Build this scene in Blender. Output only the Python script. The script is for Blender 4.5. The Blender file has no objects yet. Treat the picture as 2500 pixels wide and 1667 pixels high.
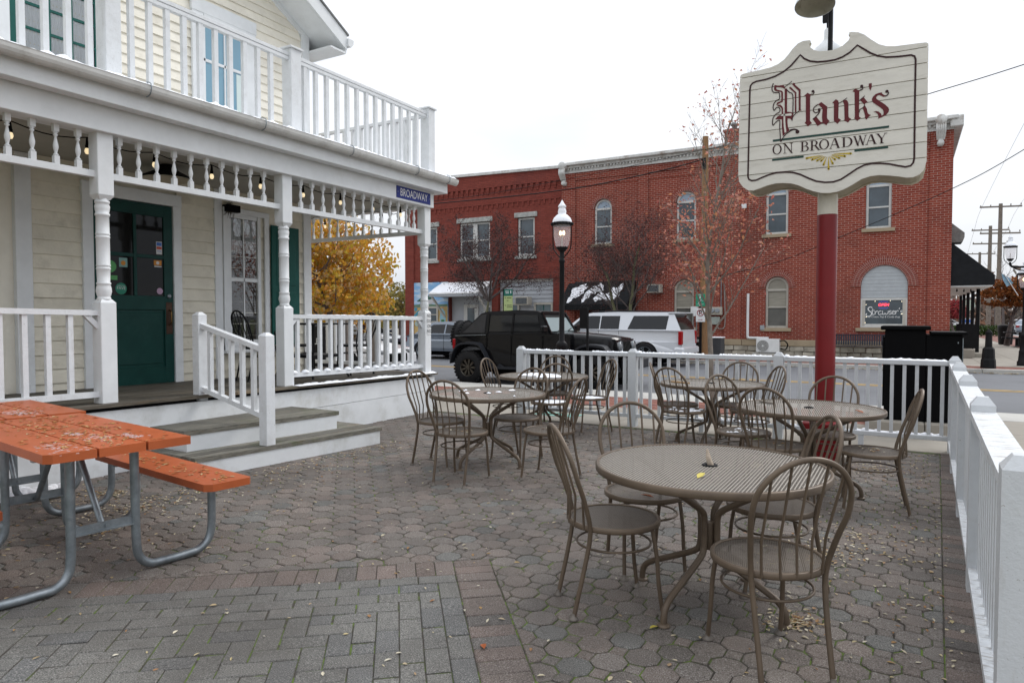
import bpy, math, random
import numpy as np
from mathutils import Vector, Matrix, noise
from mathutils.geometry import tessellate_polygon
R = math.radians
rnd = random.Random(7)
sc = bpy.context.scene

# ---------------------------------------------------------------- camera, sky, sun, exposure
cam = bpy.data.objects.new('camera', bpy.data.cameras.new('camera'))
sc.collection.objects.link(cam); sc.camera = cam
cam.location = (0, 0, 1.52)
cam.rotation_euler = (R(90 - 2.01), 0, R(29.92))
cam.data.sensor_width = 36.0
cam.data.lens = 24.0
cam.data.clip_start = 0.05
cam.data.clip_end = 3000
world = bpy.data.worlds.new('World'); sc.world = world; world.use_nodes = True
wn = world.node_tree.nodes; wl = world.node_tree.links; wn.clear()
SUN_EL, SUN_AZ = 42, 62          # elevation; azimuth measured from +X towards +Y
sky = wn.new('ShaderNodeTexSky'); sky.sky_type = 'NISHITA'; sky.sun_disc = False
sky.sun_elevation = R(SUN_EL); sky.sun_rotation = R(90 - SUN_AZ)
tc = wn.new('ShaderNodeTexCoord')
mp = wn.new('ShaderNodeMapping'); mp.inputs['Scale'].default_value = (1.0, 1.0, 3.2)
cn = wn.new('ShaderNodeTexNoise'); cn.inputs['Scale'].default_value = 1.7; cn.inputs['Detail'].default_value = 5
cn.inputs['Roughness'].default_value = 0.5
cr = wn.new('ShaderNodeValToRGB')
cr.color_ramp.elements[0].position = 0.34; cr.color_ramp.elements[0].color = (6.3, 6.7, 7.5, 1)
cr.color_ramp.elements[1].position = 0.60; cr.color_ramp.elements[1].color = (8.0, 8.15, 8.45, 1)
sx = wn.new('ShaderNodeSeparateXYZ')
zr = wn.new('ShaderNodeMapRange'); zr.inputs['From Min'].default_value = 0.0; zr.inputs['From Max'].default_value = 1.0
zr.inputs['To Min'].default_value = 0.93; zr.inputs['To Max'].default_value = 2.0
vm = wn.new('ShaderNodeVectorMath'); vm.operation = 'SCALE'
mixn = wn.new('ShaderNodeMix'); mixn.data_type = 'RGBA'; mixn.inputs[0].default_value = 0.93
bg = wn.new('ShaderNodeBackground'); bg.inputs['Strength'].default_value = 0.1
wo = wn.new('ShaderNodeOutputWorld')
wl.new(tc.outputs['Generated'], mp.inputs['Vector']); wl.new(mp.outputs[0], cn.inputs['Vector'])
wl.new(cn.outputs['Fac'], cr.inputs[0]); wl.new(tc.outputs['Generated'], sx.inputs[0]); wl.new(sx.outputs['Z'], zr.inputs['Value'])
wl.new(cr.outputs[0], vm.inputs[0]); wl.new(zr.outputs[0], vm.inputs['Scale'])
wl.new(sky.outputs[0], mixn.inputs[6]); wl.new(vm.outputs[0], mixn.inputs[7])
wl.new(mixn.outputs[2], bg.inputs['Color']); wl.new(bg.outputs[0], wo.inputs[0])
sl = bpy.data.lights.new('sun', 'SUN'); sl.energy = 1.3; sl.angle = R(20); sl.color = (1.0, 0.97, 0.93)
so = bpy.data.objects.new('sun', sl); sc.collection.objects.link(so)
_d = Vector((math.cos(R(SUN_EL)) * math.cos(R(SUN_AZ)), math.cos(R(SUN_EL)) * math.sin(R(SUN_AZ)), math.sin(R(SUN_EL))))
so.rotation_euler = (-_d).to_track_quat('-Z', 'Y').to_euler()
sc.view_settings.view_transform = 'Standard'; sc.view_settings.look = 'None'
sc.view_settings.exposure = 0.22; sc.view_settings.gamma = 1.0; sc.view_settings.use_curve_mapping = False
sc.cycles.transparent_max_bounces = 24
sc.cycles.max_bounces = 6
COL = sc.collection

# ---------------------------------------------------------------- materials
def _n(nt, t, **kw):
    n = nt.nodes.new(t)
    for k, v in kw.items(): setattr(n, k, v)
    return n
def _mixc(nt, fac, a, b, blend='MIX'):
    m = _n(nt, 'ShaderNodeMix', data_type='RGBA', blend_type=blend)
    for sock, v in ((m.inputs[0], fac), (m.inputs[6], a), (m.inputs[7], b)):
        if isinstance(v, bpy.types.NodeSocket): nt.links.new(v, sock)
        elif isinstance(v, (int, float)): sock.default_value = v
        else: sock.default_value = (*v, 1)
    return m.outputs[2]
def _math(nt, op, a, b=None):
    m = _n(nt, 'ShaderNodeMath', operation=op)
    for i, v in enumerate((a, b)):
        if v is None: continue
        if isinstance(v, bpy.types.NodeSocket): nt.links.new(v, m.inputs[i])
        else: m.inputs[i].default_value = v
    return m.outputs[0]
def _noise(nt, vec, scale, detail=4, rough=.55, dist=0, dims='3D'):
    n = _n(nt, 'ShaderNodeTexNoise', noise_dimensions=dims)
    n.inputs['Scale'].default_value = scale; n.inputs['Detail'].default_value = detail
    n.inputs['Roughness'].default_value = rough; n.inputs['Distortion'].default_value = dist
    nt.links.new(vec, n.inputs['Vector']); return n.outputs['Fac']
def _range(nt, v, a, b, c=0., d=1.):
    m = _n(nt, 'ShaderNodeMapRange'); nt.links.new(v, m.inputs['Value'])
    for k, x in zip(('From Min', 'From Max', 'To Min', 'To Max'), (a, b, c, d)): m.inputs[k].default_value = x
    return m.outputs[0]
def _map(nt, vec, scale=(1, 1, 1), rot=(0, 0, 0), loc=(0, 0, 0)):
    m = _n(nt, 'ShaderNodeMapping'); nt.links.new(vec, m.inputs['Vector'])
    m.inputs['Scale'].default_value = scale; m.inputs['Rotation'].default_value = rot; m.inputs['Location'].default_value = loc
    return m.outputs[0]
def new_mat(name):
    m = bpy.data.materials.new(name); m.use_nodes = True
    nt = m.node_tree; b = nt.nodes['Principled BSDF']
    return m, nt, b
def setc(b, c):
    b.inputs['Base Color'].default_value = (*c, 1)
def rnd_value(nt):
    """one number per loose piece of a mesh and per object"""
    g = _n(nt, 'ShaderNodeNewGeometry'); o = _n(nt, 'ShaderNodeObjectInfo')
    return _math(nt, 'FRACT', _math(nt, 'ADD', g.outputs['Random Per Island'], _math(nt, 'MULTIPLY', o.outputs['Random'], 7.31)))
def paint(name, col, rough=.5, metal=0., var=.12, vs=6., bump=.05, bs=90., tint=None, tintamt=.0, ts=3., spec=.2, coat=0., world_pos=False, stretch=(1, 1, 1), prand=0., chips=0.):
    """surface with slow tone variation, fine relief and optional dirt of its own shape"""
    m, nt, b = new_mat(name)
    if world_pos:
        vec = _n(nt, 'ShaderNodeNewGeometry').outputs['Position']
    else:
        vec = _n(nt, 'ShaderNodeTexCoord').outputs['Object']
        o = _n(nt, 'ShaderNodeObjectInfo'); va = _n(nt, 'ShaderNodeVectorMath', operation='ADD')
        cb = _n(nt, 'ShaderNodeCombineXYZ'); r20 = _math(nt, 'MULTIPLY', o.outputs['Random'], 23.7)
        nt.links.new(r20, cb.inputs[0]); nt.links.new(r20, cb.inputs[1])
        nt.links.new(vec, va.inputs[0]); nt.links.new(cb.outputs[0], va.inputs[1]); vec = va.outputs[0]
    if stretch != (1, 1, 1): vec = _map(nt, vec, stretch)
    f = _noise(nt, vec, vs, 5, .6)
    c = _mixc(nt, _range(nt, f, .3, .7), [x * (1 - var) for x in col], [min(1, x * (1 + var)) for x in col])
    if prand: 
        pv = _range(nt, rnd_value(nt), 0, 1, 1 - prand, 1 + prand)
        vmx = _n(nt, 'ShaderNodeVectorMath', operation='SCALE'); nt.links.new(c, vmx.inputs[0]); nt.links.new(pv, vmx.inputs['Scale']); c = vmx.outputs[0]
    if tint:
        t = _range(nt, _noise(nt, vec, ts, 6, .7), .52, .72, 0, tintamt)
        c = _mixc(nt, t, c, tint)
    if chips:
        gp = _n(nt, 'ShaderNodeNewGeometry').outputs['Position']
        c = _mixc(nt, _range(nt, _noise(nt, gp, 75, 4, .7), .72 - chips * .1, .74 - chips * .1, 0, .7), c, (.20, .165, .125))
        c = _mixc(nt, _range(nt, _noise(nt, _map(nt, gp, (9, 9, 1.1)), 1.5, 5, .75), .6, .8, 0, .45), c, (.36, .34, .29))
    nt.links.new(c, b.inputs['Base Color'])
    b.inputs['Roughness'].default_value = rough; b.inputs['Metallic'].default_value = metal
    b.inputs['Specular IOR Level'].default_value = spec; b.inputs['Coat Weight'].default_value = coat
    if bump:
        bn = _n(nt, 'ShaderNodeBump'); bn.inputs['Strength'].default_value = min(1, bump * 4); bn.inputs['Distance'].default_value = .004
        nt.links.new(_noise(nt, vec, bs, 3, .6), bn.inputs['Height']); nt.links.new(bn.outputs[0], b.inputs['Normal'])
    return m
def flat(name, col, rough=.5, metal=0., emit=None, es=1., alpha=1., spec=.3):
    m, nt, b = new_mat(name); setc(b, col)
    b.inputs['Roughness'].default_value = rough; b.inputs['Metallic'].default_value = metal; b.inputs['Specular IOR Level'].default_value = spec
    if emit: b.inputs['Emission Color'].default_value = (*emit, 1); b.inputs['Emission Strength'].default_value = es
    if alpha < 1: b.inputs['Alpha'].default_value = alpha
    return m
def wood_weathered(name, axis, base=(.115, .105, .09), dark=(.035, .032, .028), warm=(.22, .16, .10), moss=.25, paintc=None):
    m, nt, b = new_mat(name)
    pos = _n(nt, 'ShaderNodeNewGeometry').outputs['Position']
    st = [14, 14, 14]; st[axis] = .9
    v = _map(nt, pos, st)
    g = _noise(nt, v, 4., 6, .7, .4)
    c = _mixc(nt, _range(nt, g, .3, .72), dark, base)
    w = _range(nt, _noise(nt, _map(nt, pos, [x * .35 for x in st]), 2.2, 5, .7), .56, .7, 0, .75)
    c = _mixc(nt, w, c, warm)
    if moss: c = _mixc(nt, _range(nt, _noise(nt, pos, 3.1, 5, .7), .55, .68, 0, moss), c, (.06, .085, .02))
    pv = _range(nt, rnd_value(nt), 0, 1, .75, 1.25); s = _n(nt, 'ShaderNodeVectorMath', operation='SCALE')
    nt.links.new(c, s.inputs[0]); nt.links.new(pv, s.inputs['Scale'])
    c = s.outputs[0]
    if paintc: c = _mixc(nt, _range(nt, _noise(nt, pos, 9, 6, .75), .44, .5), c, paintc)
    nt.links.new(c, b.inputs['Base Color']); b.inputs['Roughness'].default_value = .62; b.inputs['Specular IOR Level'].default_value = .22
    bn = _n(nt, 'ShaderNodeBump'); bn.inputs['Strength'].default_value = .6; bn.inputs['Distance'].default_value = .006
    nt.links.new(g, bn.inputs['Height']); nt.links.new(bn.outputs[0], b.inputs['Normal'])
    return m
def paver_mat(name, cols, grey=(.12, .125, .125), gfrac=.15, vr=.13):
    m, nt, b = new_mat(name)
    pos = _n(nt, 'ShaderNodeNewGeometry').outputs['Position']
    rv = rnd_value(nt)
    cr = _n(nt, 'ShaderNodeValToRGB'); cr.color_ramp.interpolation = 'LINEAR'
    el = cr.color_ramp.elements
    n = len(cols)
    while len(el) < n: el.new(.5)
    for i, cc in enumerate(cols): el[i].position = i / max(1, n - 1); el[i].color = (*cc, 1)
    nt.links.new(rv, cr.inputs[0]); c = cr.outputs[0]
    # whole stones of a second colour
    r2 = _math(nt, 'FRACT', _math(nt, 'MULTIPLY', rv, 17.13))
    c = _mixc(nt, _math(nt, 'LESS_THAN', r2, gfrac), c, grey)
    # aggregate speckle, worn pale grit and dark stains
    sp = _noise(nt, pos, 170, 2, .7)
    c = _mixc(nt, _range(nt, sp, .56, .66, 0, .8), c, (.38, .36, .33))
    c = _mixc(nt, _range(nt, sp, .45, .34, 0, .8), c, (.022, .020, .018))
    big = _noise(nt, pos, .8, 5, .65)
    c = _mixc(nt, _range(nt, big, .44, .62, 0, .5), c, (.06, .052, .046))
    vv = _range(nt, _math(nt, 'FRACT', _math(nt, 'MULTIPLY', rv, 5.71)), 0, 1, 1 - vr, 1 + vr); vs_ = _n(nt, 'ShaderNodeVectorMath', operation='SCALE'); nt.links.new(c, vs_.inputs[0]); nt.links.new(vv, vs_.inputs['Scale']); c = vs_.outputs[0]
    c = _mixc(nt, _range(nt, _noise(nt, _map(nt, pos, (1, 1, 1), (0, 0, 0), (31, 7, 0)), 1.3, 5, .7), .6, .75, 0, .35), c, (.25, .21, .18))
    c = _mixc(nt, _range(nt, _noise(nt, pos, 7, 5, .7), .6, .72, 0, .5), c, (.07, .06, .05))
    nt.links.new(c, b.inputs['Base Color'])
    nt.links.new(_range(nt, big, .4, .6, .8, .55), b.inputs['Roughness'])
    b.inputs['Specular IOR Level'].default_value = .14
    bn = _n(nt, 'ShaderNodeBump'); bn.inputs['Strength'].default_value = .7; bn.inputs['Distance'].default_value = .003
    nt.links.new(_noise(nt, pos, 190, 3, .7), bn.inputs['Height']); nt.links.new(bn.outputs[0], b.inputs['Normal'])
    return m
def brick_mat(name, c1, c2, mortar, bw=.245, rh=.082, ms=.011, dirt=(.05, .03, .028), painted=False):
    m, nt, b = new_mat(name)
    pos = _n(nt, 'ShaderNodeNewGeometry').outputs['Position']
    nrm = _n(nt, 'ShaderNodeNewGeometry').outputs['Normal']
    sp = _n(nt, 'ShaderNodeSeparateXYZ'); nt.links.new(pos, sp.inputs[0])
    cb = _n(nt, 'ShaderNodeCombineXYZ')
    nt.links.new(_math(nt, 'ADD', sp.outputs[0], sp.outputs[1]), cb.inputs[0]); nt.links.new(sp.outputs[2], cb.inputs[1])
    bt = _n(nt, 'ShaderNodeTexBrick'); nt.links.new(cb.outputs[0], bt.inputs['Vector'])
    bt.inputs['Scale'].default_value = 1; bt.inputs['Brick Width'].default_value = bw; bt.inputs['Row Height'].default_value = rh
    bt.inputs['Mortar Size'].default_value = ms; bt.inputs['Mortar Smooth'].default_value = .15
    bt.inputs['Color1'].default_value = (*c1, 1); bt.inputs['Color2'].default_value = (*c2, 1); bt.inputs['Mortar'].default_value = (*mortar, 1)
    c = bt.outputs['Color']
    bignoise = _noise(nt, pos, .35, 6, .65)
    c = _mixc(nt, _range(nt, bignoise, .5, .72, 0, .55), c, dirt)
    c = _mixc(nt, _range(nt, _noise(nt, _map(nt, pos, (3, 3, .5)), 1.1, 5, .7), .58, .75, 0, .35), c, [x * .45 for x in c1])
    c = _mixc(nt, _range(nt, _noise(nt, pos, 9, 5, .7), .45, .7, 0, .22), c, [x * 1.3 for x in c2])
    nt.links.new(c, b.inputs['Base Color']); b.inputs['Roughness'].default_value = .85; b.inputs['Specular IOR Level'].default_value = .15
    bn = _n(nt, 'ShaderNodeBump'); bn.inputs['Strength'].default_value = .8; bn.inputs['Distance'].default_value = .012; bn.invert = True
    nt.links.new(bt.outputs['Fac'], bn.inputs['Height']); nt.links.new(bn.outputs[0], b.inputs['Normal'])
    return m
def ramp_mat(name, cols, rough=.6, trans=0., world_noise=0.):
    m, nt, b = new_mat(name)
    rv = rnd_value(nt); cr = _n(nt, 'ShaderNodeValToRGB'); el = cr.color_ramp.elements
    n = len(cols)
    while len(el) < n: el.new(.5)
    for i, cc in enumerate(cols): el[i].position = i / max(1, n - 1); el[i].color = (*cc, 1)
    nt.links.new(rv, cr.inputs[0]); c = cr.outputs[0]
    nt.links.new(c, b.inputs['Base Color']); b.inputs['Roughness'].default_value = rough; b.inputs['Specular IOR Level'].default_value = .15
    if trans:
        out = nt.nodes['Material Output']; tl = _n(nt, 'ShaderNodeBsdfTranslucent'); nt.links.new(c, tl.inputs[0])
        mx = _n(nt, 'ShaderNodeMixShader'); mx.inputs[0].default_value = trans
        nt.links.new(b.outputs[0], mx.inputs[1]); nt.links.new(tl.outputs[0], mx.inputs[2]); nt.links.new(mx.outputs[0], out.inputs[0])
    return m
def thin_glass(name, tint=(.8, .85, .85), refl=.25, rough=.02):
    m, nt, b = new_mat(name); out = nt.nodes['Material Output']
    tr = _n(nt, 'ShaderNodeBsdfTransparent'); tr.inputs[0].default_value = (*tint, 1)
    gl = _n(nt, 'ShaderNodeBsdfGlossy'); gl.inputs['Roughness'].default_value = rough
    fr = _n(nt, 'ShaderNodeFresnel'); fr.inputs[0].default_value = 1.5
    f = _math(nt, 'MINIMUM', _math(nt, 'ADD', fr.outputs[0], refl), 1.)
    mx = _n(nt, 'ShaderNodeMixShader'); nt.links.new(f, mx.inputs[0])
    nt.links.new(tr.outputs[0], mx.inputs[1]); nt.links.new(gl.outputs[0], mx.inputs[2]); nt.links.new(mx.outputs[0], out.inputs[0])
    return m
def grille_mat(name, col, pitch_x, pitch_y, wx, wy):
    """expanded-metal sheet: rows of slots are real openings"""
    m, nt, b = new_mat(name); setc(b, col); b.inputs['Roughness'].default_value = .5; b.inputs['Specular IOR Level'].default_value = .2
    tcn = _n(nt, 'ShaderNodeTexCoord'); s = _n(nt, 'ShaderNodeSeparateXYZ'); nt.links.new(tcn.outputs['Object'], s.inputs[0])
    fx = _math(nt, 'FRACT', _math(nt, 'DIVIDE', _math(nt, 'ADD', s.outputs[0], 10.), pitch_x))
    row = _math(nt, 'FLOOR', _math(nt, 'DIVIDE', _math(nt, 'ADD', s.outputs[0], 10.), pitch_x))
    off = _math(nt, 'MULTIPLY', _math(nt, 'MODULO', row, 2.), .5)
    fy = _math(nt, 'FRACT', _math(nt, 'ADD', _math(nt, 'DIVIDE', _math(nt, 'ADD', s.outputs[1], 10.), pitch_y), off))
    hx = _math(nt, 'GREATER_THAN', fx, wx); hy = _math(nt, 'GREATER_THAN', fy, wy)
    hole = _math(nt, 'MULTIPLY', hx, hy)
    nt.links.new(_math(nt, 'SUBTRACT', 1., hole), b.inputs['Alpha'])
    return m
# ---------------------------------------------------------------- geometry helpers
class MB:
    """collects shapes and turns them into ONE mesh"""
    def __init__(s): s.v = []; s.f = []; s.sm = []
    def add(s, vs, fs, smooth=False):
        o = len(s.v); s.v.extend([tuple(p) for p in vs]); s.f.extend([tuple(i + o for i in f) for f in fs]); s.sm.extend([smooth] * len(fs)); return s
    def box(s, x0, x1, y0, y1, z0, z1, c=0.):
        x0, x1 = min(x0, x1), max(x0, x1); y0, y1 = min(y0, y1), max(y0, y1); z0, z1 = min(z0, z1), max(z0, z1)
        if c <= 0:
            return s.add([(x0, y0, z0), (x1, y0, z0), (x1, y1, z0), (x0, y1, z0), (x0, y0, z1), (x1, y0, z1), (x1, y1, z1), (x0, y1, z1)],
                         [(0, 3, 2, 1), (4, 5, 6, 7), (0, 1, 5, 4), (1, 2, 6, 5), (2, 3, 7, 6), (3, 0, 4, 7)])
        h = ((x1 - x0) / 2, (y1 - y0) / 2, (z1 - z0) / 2); m = ((x0 + x1) / 2, (y0 + y1) / 2, (z0 + z1) / 2); c = min(c, *[q * .9 for q in h])
        vs = []; idx = {}
        for sx_ in (-1, 1):
            for sy_ in (-1, 1):
                for sz_ in (-1, 1):
                    sg = (sx_, sy_, sz_)
                    for a in range(3):
                        idx[(sg, a)] = len(vs); vs.append(tuple(m[k] + sg[k] * (h[k] if k == a else h[k] - c) for k in range(3)))
        fs = []
        def face(ids):
            P = [Vector(vs[i]) for i in ids]; ctr = sum(P, Vector()) / len(P); nn = (P[1] - P[0]).cross(P[2] - P[0])
            fs.append(tuple(ids) if nn.dot(ctr - Vector(m)) > 0 else tuple(reversed(ids)))
        for a in range(3):
            b_, c_ = (a + 1) % 3, (a + 2) % 3
            for sg0 in (-1, 1):
                def sgn(p, q):
                    t = [0, 0, 0]; t[a] = sg0; t[b_] = p; t[c_] = q; return tuple(t)
                face([idx[(sgn(p, q), a)] for p, q in ((-1, -1), (1, -1), (1, 1), (-1, 1))])
            for p in (-1, 1):
                for q in (-1, 1):
                    t0 = [0, 0, 0]; t0[a] = -1; t0[b_] = p; t0[c_] = q; t1 = list(t0); t1[a] = 1
                    face([idx[(tuple(t0), b_)], idx[(tuple(t1), b_)], idx[(tuple(t1), c_)], idx[(tuple(t0), c_)]])
        for sg in {k[0] for k in idx}: face([idx[(sg, 0)], idx[(sg, 1)], idx[(sg, 2)]])
        return s.add(vs, fs)
    def hexa(s, p):
        """8 corners: bottom ring of four then top ring of four"""
        return s.add(p, [(0, 3, 2, 1), (4, 5, 6, 7), (0, 1, 5, 4), (1, 2, 6, 5), (2, 3, 7, 6), (3, 0, 4, 7)])
    def bar(s, a, b, w, h, up=(0, 0, 1)):
        a, b = Vector(a), Vector(b); d = (b - a).normalized(); u = Vector(up)
        r_ = d.cross(u)
        if r_.length < 1e-4: r_ = d.cross(Vector((1, 0, 0)))
        r_.normalize(); u = r_.cross(d).normalized(); r_ *= w / 2; u *= h / 2
        return s.hexa([a - r_ - u, a + r_ - u, b + r_ - u, b - r_ - u, a - r_ + u, a + r_ + u, b + r_ + u, b - r_ + u])
    def tube(s, pts, r, n=8, closed=False, cap=True, smooth=True):
        P = [Vector(p) for p in pts]; k = len(P); rs = r if isinstance(r, (list, tuple)) else [r] * k
        ref = None; rings = []; vs = []
        for i in range(k):
            if closed: t = P[(i + 1) % k] - P[i - 1]
            else: t = P[min(i + 1, k - 1)] - P[max(i - 1, 0)]
            if t.length < 1e-9: t = Vector((0, 0, 1))
            t.normalize()
            if ref is None:
                ref = t.cross(Vector((0, 0, 1))) if abs(t.z) < .95 else t.cross(Vector((1, 0, 0)))
                ref.normalize()
            else:
                ref = ref - t * ref.dot(t)
                if ref.length < 1e-6: ref = t.orthogonal()
                ref.normalize()
            bi = t.cross(ref)
            for j in range(n):
                a = 2 * math.pi * j / n; vs.append(P[i] + (ref * math.cos(a) + bi * math.sin(a)) * rs[i])
        fs = []
        m = k if closed else k - 1
        for i in range(m):
            i2 = (i + 1) % k
            for j in range(n):
                fs.append((i * n + j, i * n + (j + 1) % n, i2 * n + (j + 1) % n, i2 * n + j))
        s.add(vs, fs, smooth)
        if cap and not closed:
            s.add([vs[j] for j in range(n)], [tuple(reversed(range(n)))]); s.add([vs[(k - 1) * n + j] for j in range(n)], [tuple(range(n))])
        return s
    def lathe(s, prof, c=(0, 0, 0), n=16, smooth=True, axis='z', cap=True):
        vs = []; k = len(prof)
        for r, z in prof:
            for j in range(n):
                a = 2 * math.pi * j / n; q = (r * math.cos(a), r * math.sin(a), z)
                if axis == 'y': q = (q[0], q[2], q[1])
                if axis == 'x': q = (q[2], q[0], q[1])
                vs.append((c[0] + q[0], c[1] + q[1], c[2] + q[2]))
        fs = []
        for i in range(k - 1):
            for j in range(n):
                f = (i * n + j, i * n + (j + 1) % n, (i + 1) * n + (j + 1) % n, (i + 1) * n + j)
                fs.append(f if axis != 'y' else tuple(reversed(f)))
        s.add(vs, fs, smooth)
        if cap:
            s.add(vs[:n], [tuple(reversed(range(n)))]); s.add(vs[-n:], [tuple(range(n))])
        return s
    def prism(s, poly, fn, d0, d1, holes=()):
        """flat outline (u,v) given thickness; fn(u,v,d) -> xyz"""
        loops = [poly] + list(holes); flat_ = [p for L in loops for p in L]
        tri = tessellate_polygon([[Vector((p[0], p[1], 0)) for p in L] for L in loops]); n = len(flat_)
        vs = [fn(p[0], p[1], d0) for p in flat_] + [fn(p[0], p[1], d1) for p in flat_]
        fs = [tuple(t) for t in tri] + [tuple(i + n for i in reversed(t)) for t in tri]
        o = 0
        for L in loops:
            m = len(L)
            for i in range(m): fs.append((o + i, o + (i + 1) % m, n + o + (i + 1) % m, n + o + i))
            o += m
        return s.add(vs, fs)
    def quad(s, a, b, c, d): return s.add([a, b, c, d], [(0, 1, 2, 3)])
    def mesh(s, name, origin=(0, 0, 0)):
        me = bpy.data.meshes.new(name); o = origin
        me.from_pydata([(p[0] - o[0], p[1] - o[1], p[2] - o[2]) for p in s.v], [], s.f)
        me.polygons.foreach_set('use_smooth', s.sm); me.update(); return me
ORG = {}
def link(name, me, mat, parent=None, **props):
    o = bpy.data.objects.new(name, me); COL.objects.link(o)
    if mat is not None:
        if isinstance(mat, (list, tuple)):
            for m in mat: me.materials.append(m)
        elif not me.materials: me.materials.append(mat)
    if parent is not None: o.parent = parent
    for k, v in props.items(): o[k] = v
    return o
def part(mb, name, mat, parent, recalc=False, **props):
    """a piece of a thing, built in the same frame as its thing"""
    org = ORG.get(parent.name, (0, 0, 0)); me = mb.mesh(name, org)
    if recalc: fix_normals(me)
    o = link(name, me, mat, parent, **props); ORG[o.name] = org
    return o
def fix_normals(me):
    import bmesh
    bm = bmesh.new(); bm.from_mesh(me); bmesh.ops.recalc_face_normals(bm, faces=bm.faces); bm.to_mesh(me); bm.free()
def inst(name, me, parent, loc, rz=0., scale=None, mat=None):
    o = bpy.data.objects.new(name, me); COL.objects.link(o); o.parent = parent
    org = ORG.get(parent.name, (0, 0, 0))
    o.location = (loc[0] - org[0], loc[1] - org[1], loc[2] - org[2]); o.rotation_euler = (0, 0, rz)
    if scale: o.scale = scale
    return o
def thing(name, label, cat, loc=(0, 0, 0), rz=0., group=None):
    o = bpy.data.objects.new(name, None); COL.objects.link(o); o.empty_display_size = .1
    o.location = loc; o.rotation_euler = (0, 0, rz); o['label'] = label; o['category'] = cat
    if group: o['group'] = group
    return o
def wthing(name, label, cat, org, group=None):
    """a thing whose pieces are written in world coordinates"""
    o = thing(name, label, cat, org, 0., group); ORG[o.name] = tuple(org); return o
def solo(mb, name, mat, label, cat, org=None, group=None, recalc=False, **props):
    """a thing that is one mesh"""
    if org is None:
        xs = [p[0] for p in mb.v]; ys = [p[1] for p in mb.v]; zs = [p[2] for p in mb.v]
        org = ((min(xs) + max(xs)) / 2, (min(ys) + max(ys)) / 2, min(zs))
    me = mb.mesh(name, org)
    if recalc: fix_normals(me)
    o = link(name, me, mat); o.location = org; o['label'] = label; o['category'] = cat
    if group: o['group'] = group
    for k, v in props.items(): o[k] = v
    ORG[o.name] = tuple(org); return o
def structure(mb, name, mat, recalc=False):
    me = mb.mesh(name)
    if recalc: fix_normals(me)
    return link(name, me, mat, None, kind='structure')
def copy_tree(o, parent=None, top=True):
    c = o.copy(); COL.objects.link(c)
    if parent is not None: c.parent = parent
    for ch in list(o.children): copy_tree(ch, c, False)
    return c
def arc(cx, cy, r, a0, a1, n):
    return [(cx + r * math.cos(R(a0 + (a1 - a0) * i / n)), cy + r * math.sin(R(a0 + (a1 - a0) * i / n))) for i in range(n + 1)]
def smooth_path(pts, n=6):
    """Catmull-Rom through the points"""
    P = [Vector(p) for p in pts]; out = []
    for i in range(len(P) - 1):
        p0 = P[max(i - 1, 0)]; p1 = P[i]; p2 = P[i + 1]; p3 = P[min(i + 2, len(P) - 1)]
        for k in range(n):
            t = k / n
            out.append(.5 * ((2 * p1) + (p2 - p0) * t + (2 * p0 - 5 * p1 + 4 * p2 - p3) * t * t + (3 * p1 - p0 - 3 * p2 + p3) * t ** 3))
    out.append(P[-1]); return out
def text_mesh(txt, size, fn, align='CENTER', sx=1., space=1., shear=0., bold=0.):
    """lettering as flat outlines; fn(u,v) -> xyz"""
    cu = bpy.data.curves.new('lettering', 'FONT'); cu.body = txt; cu.size = size; cu.align_x = align; cu.align_y = 'CENTER'
    cu.space_character = space; cu.shear = shear; cu.resolution_u = 3; cu.offset = bold
    ob = bpy.data.objects.new('lettering', cu); COL.objects.link(ob)
    dg = bpy.context.evaluated_depsgraph_get(); me = bpy.data.meshes.new_from_object(ob.evaluated_get(dg))
    vs = [fn(v.co.x * sx, v.co.y) for v in me.vertices]; fs = [tuple(p.vertices) for p in me.polygons]
    bpy.data.objects.remove(ob); bpy.data.curves.remove(cu); bpy.data.meshes.remove(me)
    return MB().add(vs, fs)
def stroke(mb, pts, w, fn, d0, d1):
    """painted line of even width along pts (u,v)"""
    P = [Vector((p[0], p[1])) for p in pts]; n = len(P); L = []; Rr = []
    ws = w if isinstance(w, (list, tuple)) else [w] * n
    for i in range(n):
        t = P[min(i + 1, n - 1)] - P[max(i - 1, 0)]
        if t.length < 1e-9: t = Vector((1, 0))
        t.normalize(); q = Vector((-t.y, t.x)) * ws[i] / 2; L.append(P[i] + q); Rr.append(P[i] - q)
    for i in range(n - 1):
        a, b, c, d = L[i], L[i + 1], Rr[i + 1], Rr[i]
        mb.add([fn(*a, d0), fn(*b, d0), fn(*c, d0), fn(*d, d0), fn(*a, d1), fn(*b, d1), fn(*c, d1), fn(*d, d1)],
               [(0, 1, 2, 3), (7, 6, 5, 4), (0, 4, 5, 1), (2, 6, 7, 3)] + ([(3, 7, 4, 0)] if i == 0 else []) + ([(1, 5, 6, 2)] if i == n - 2 else []))
    return mb

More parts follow.
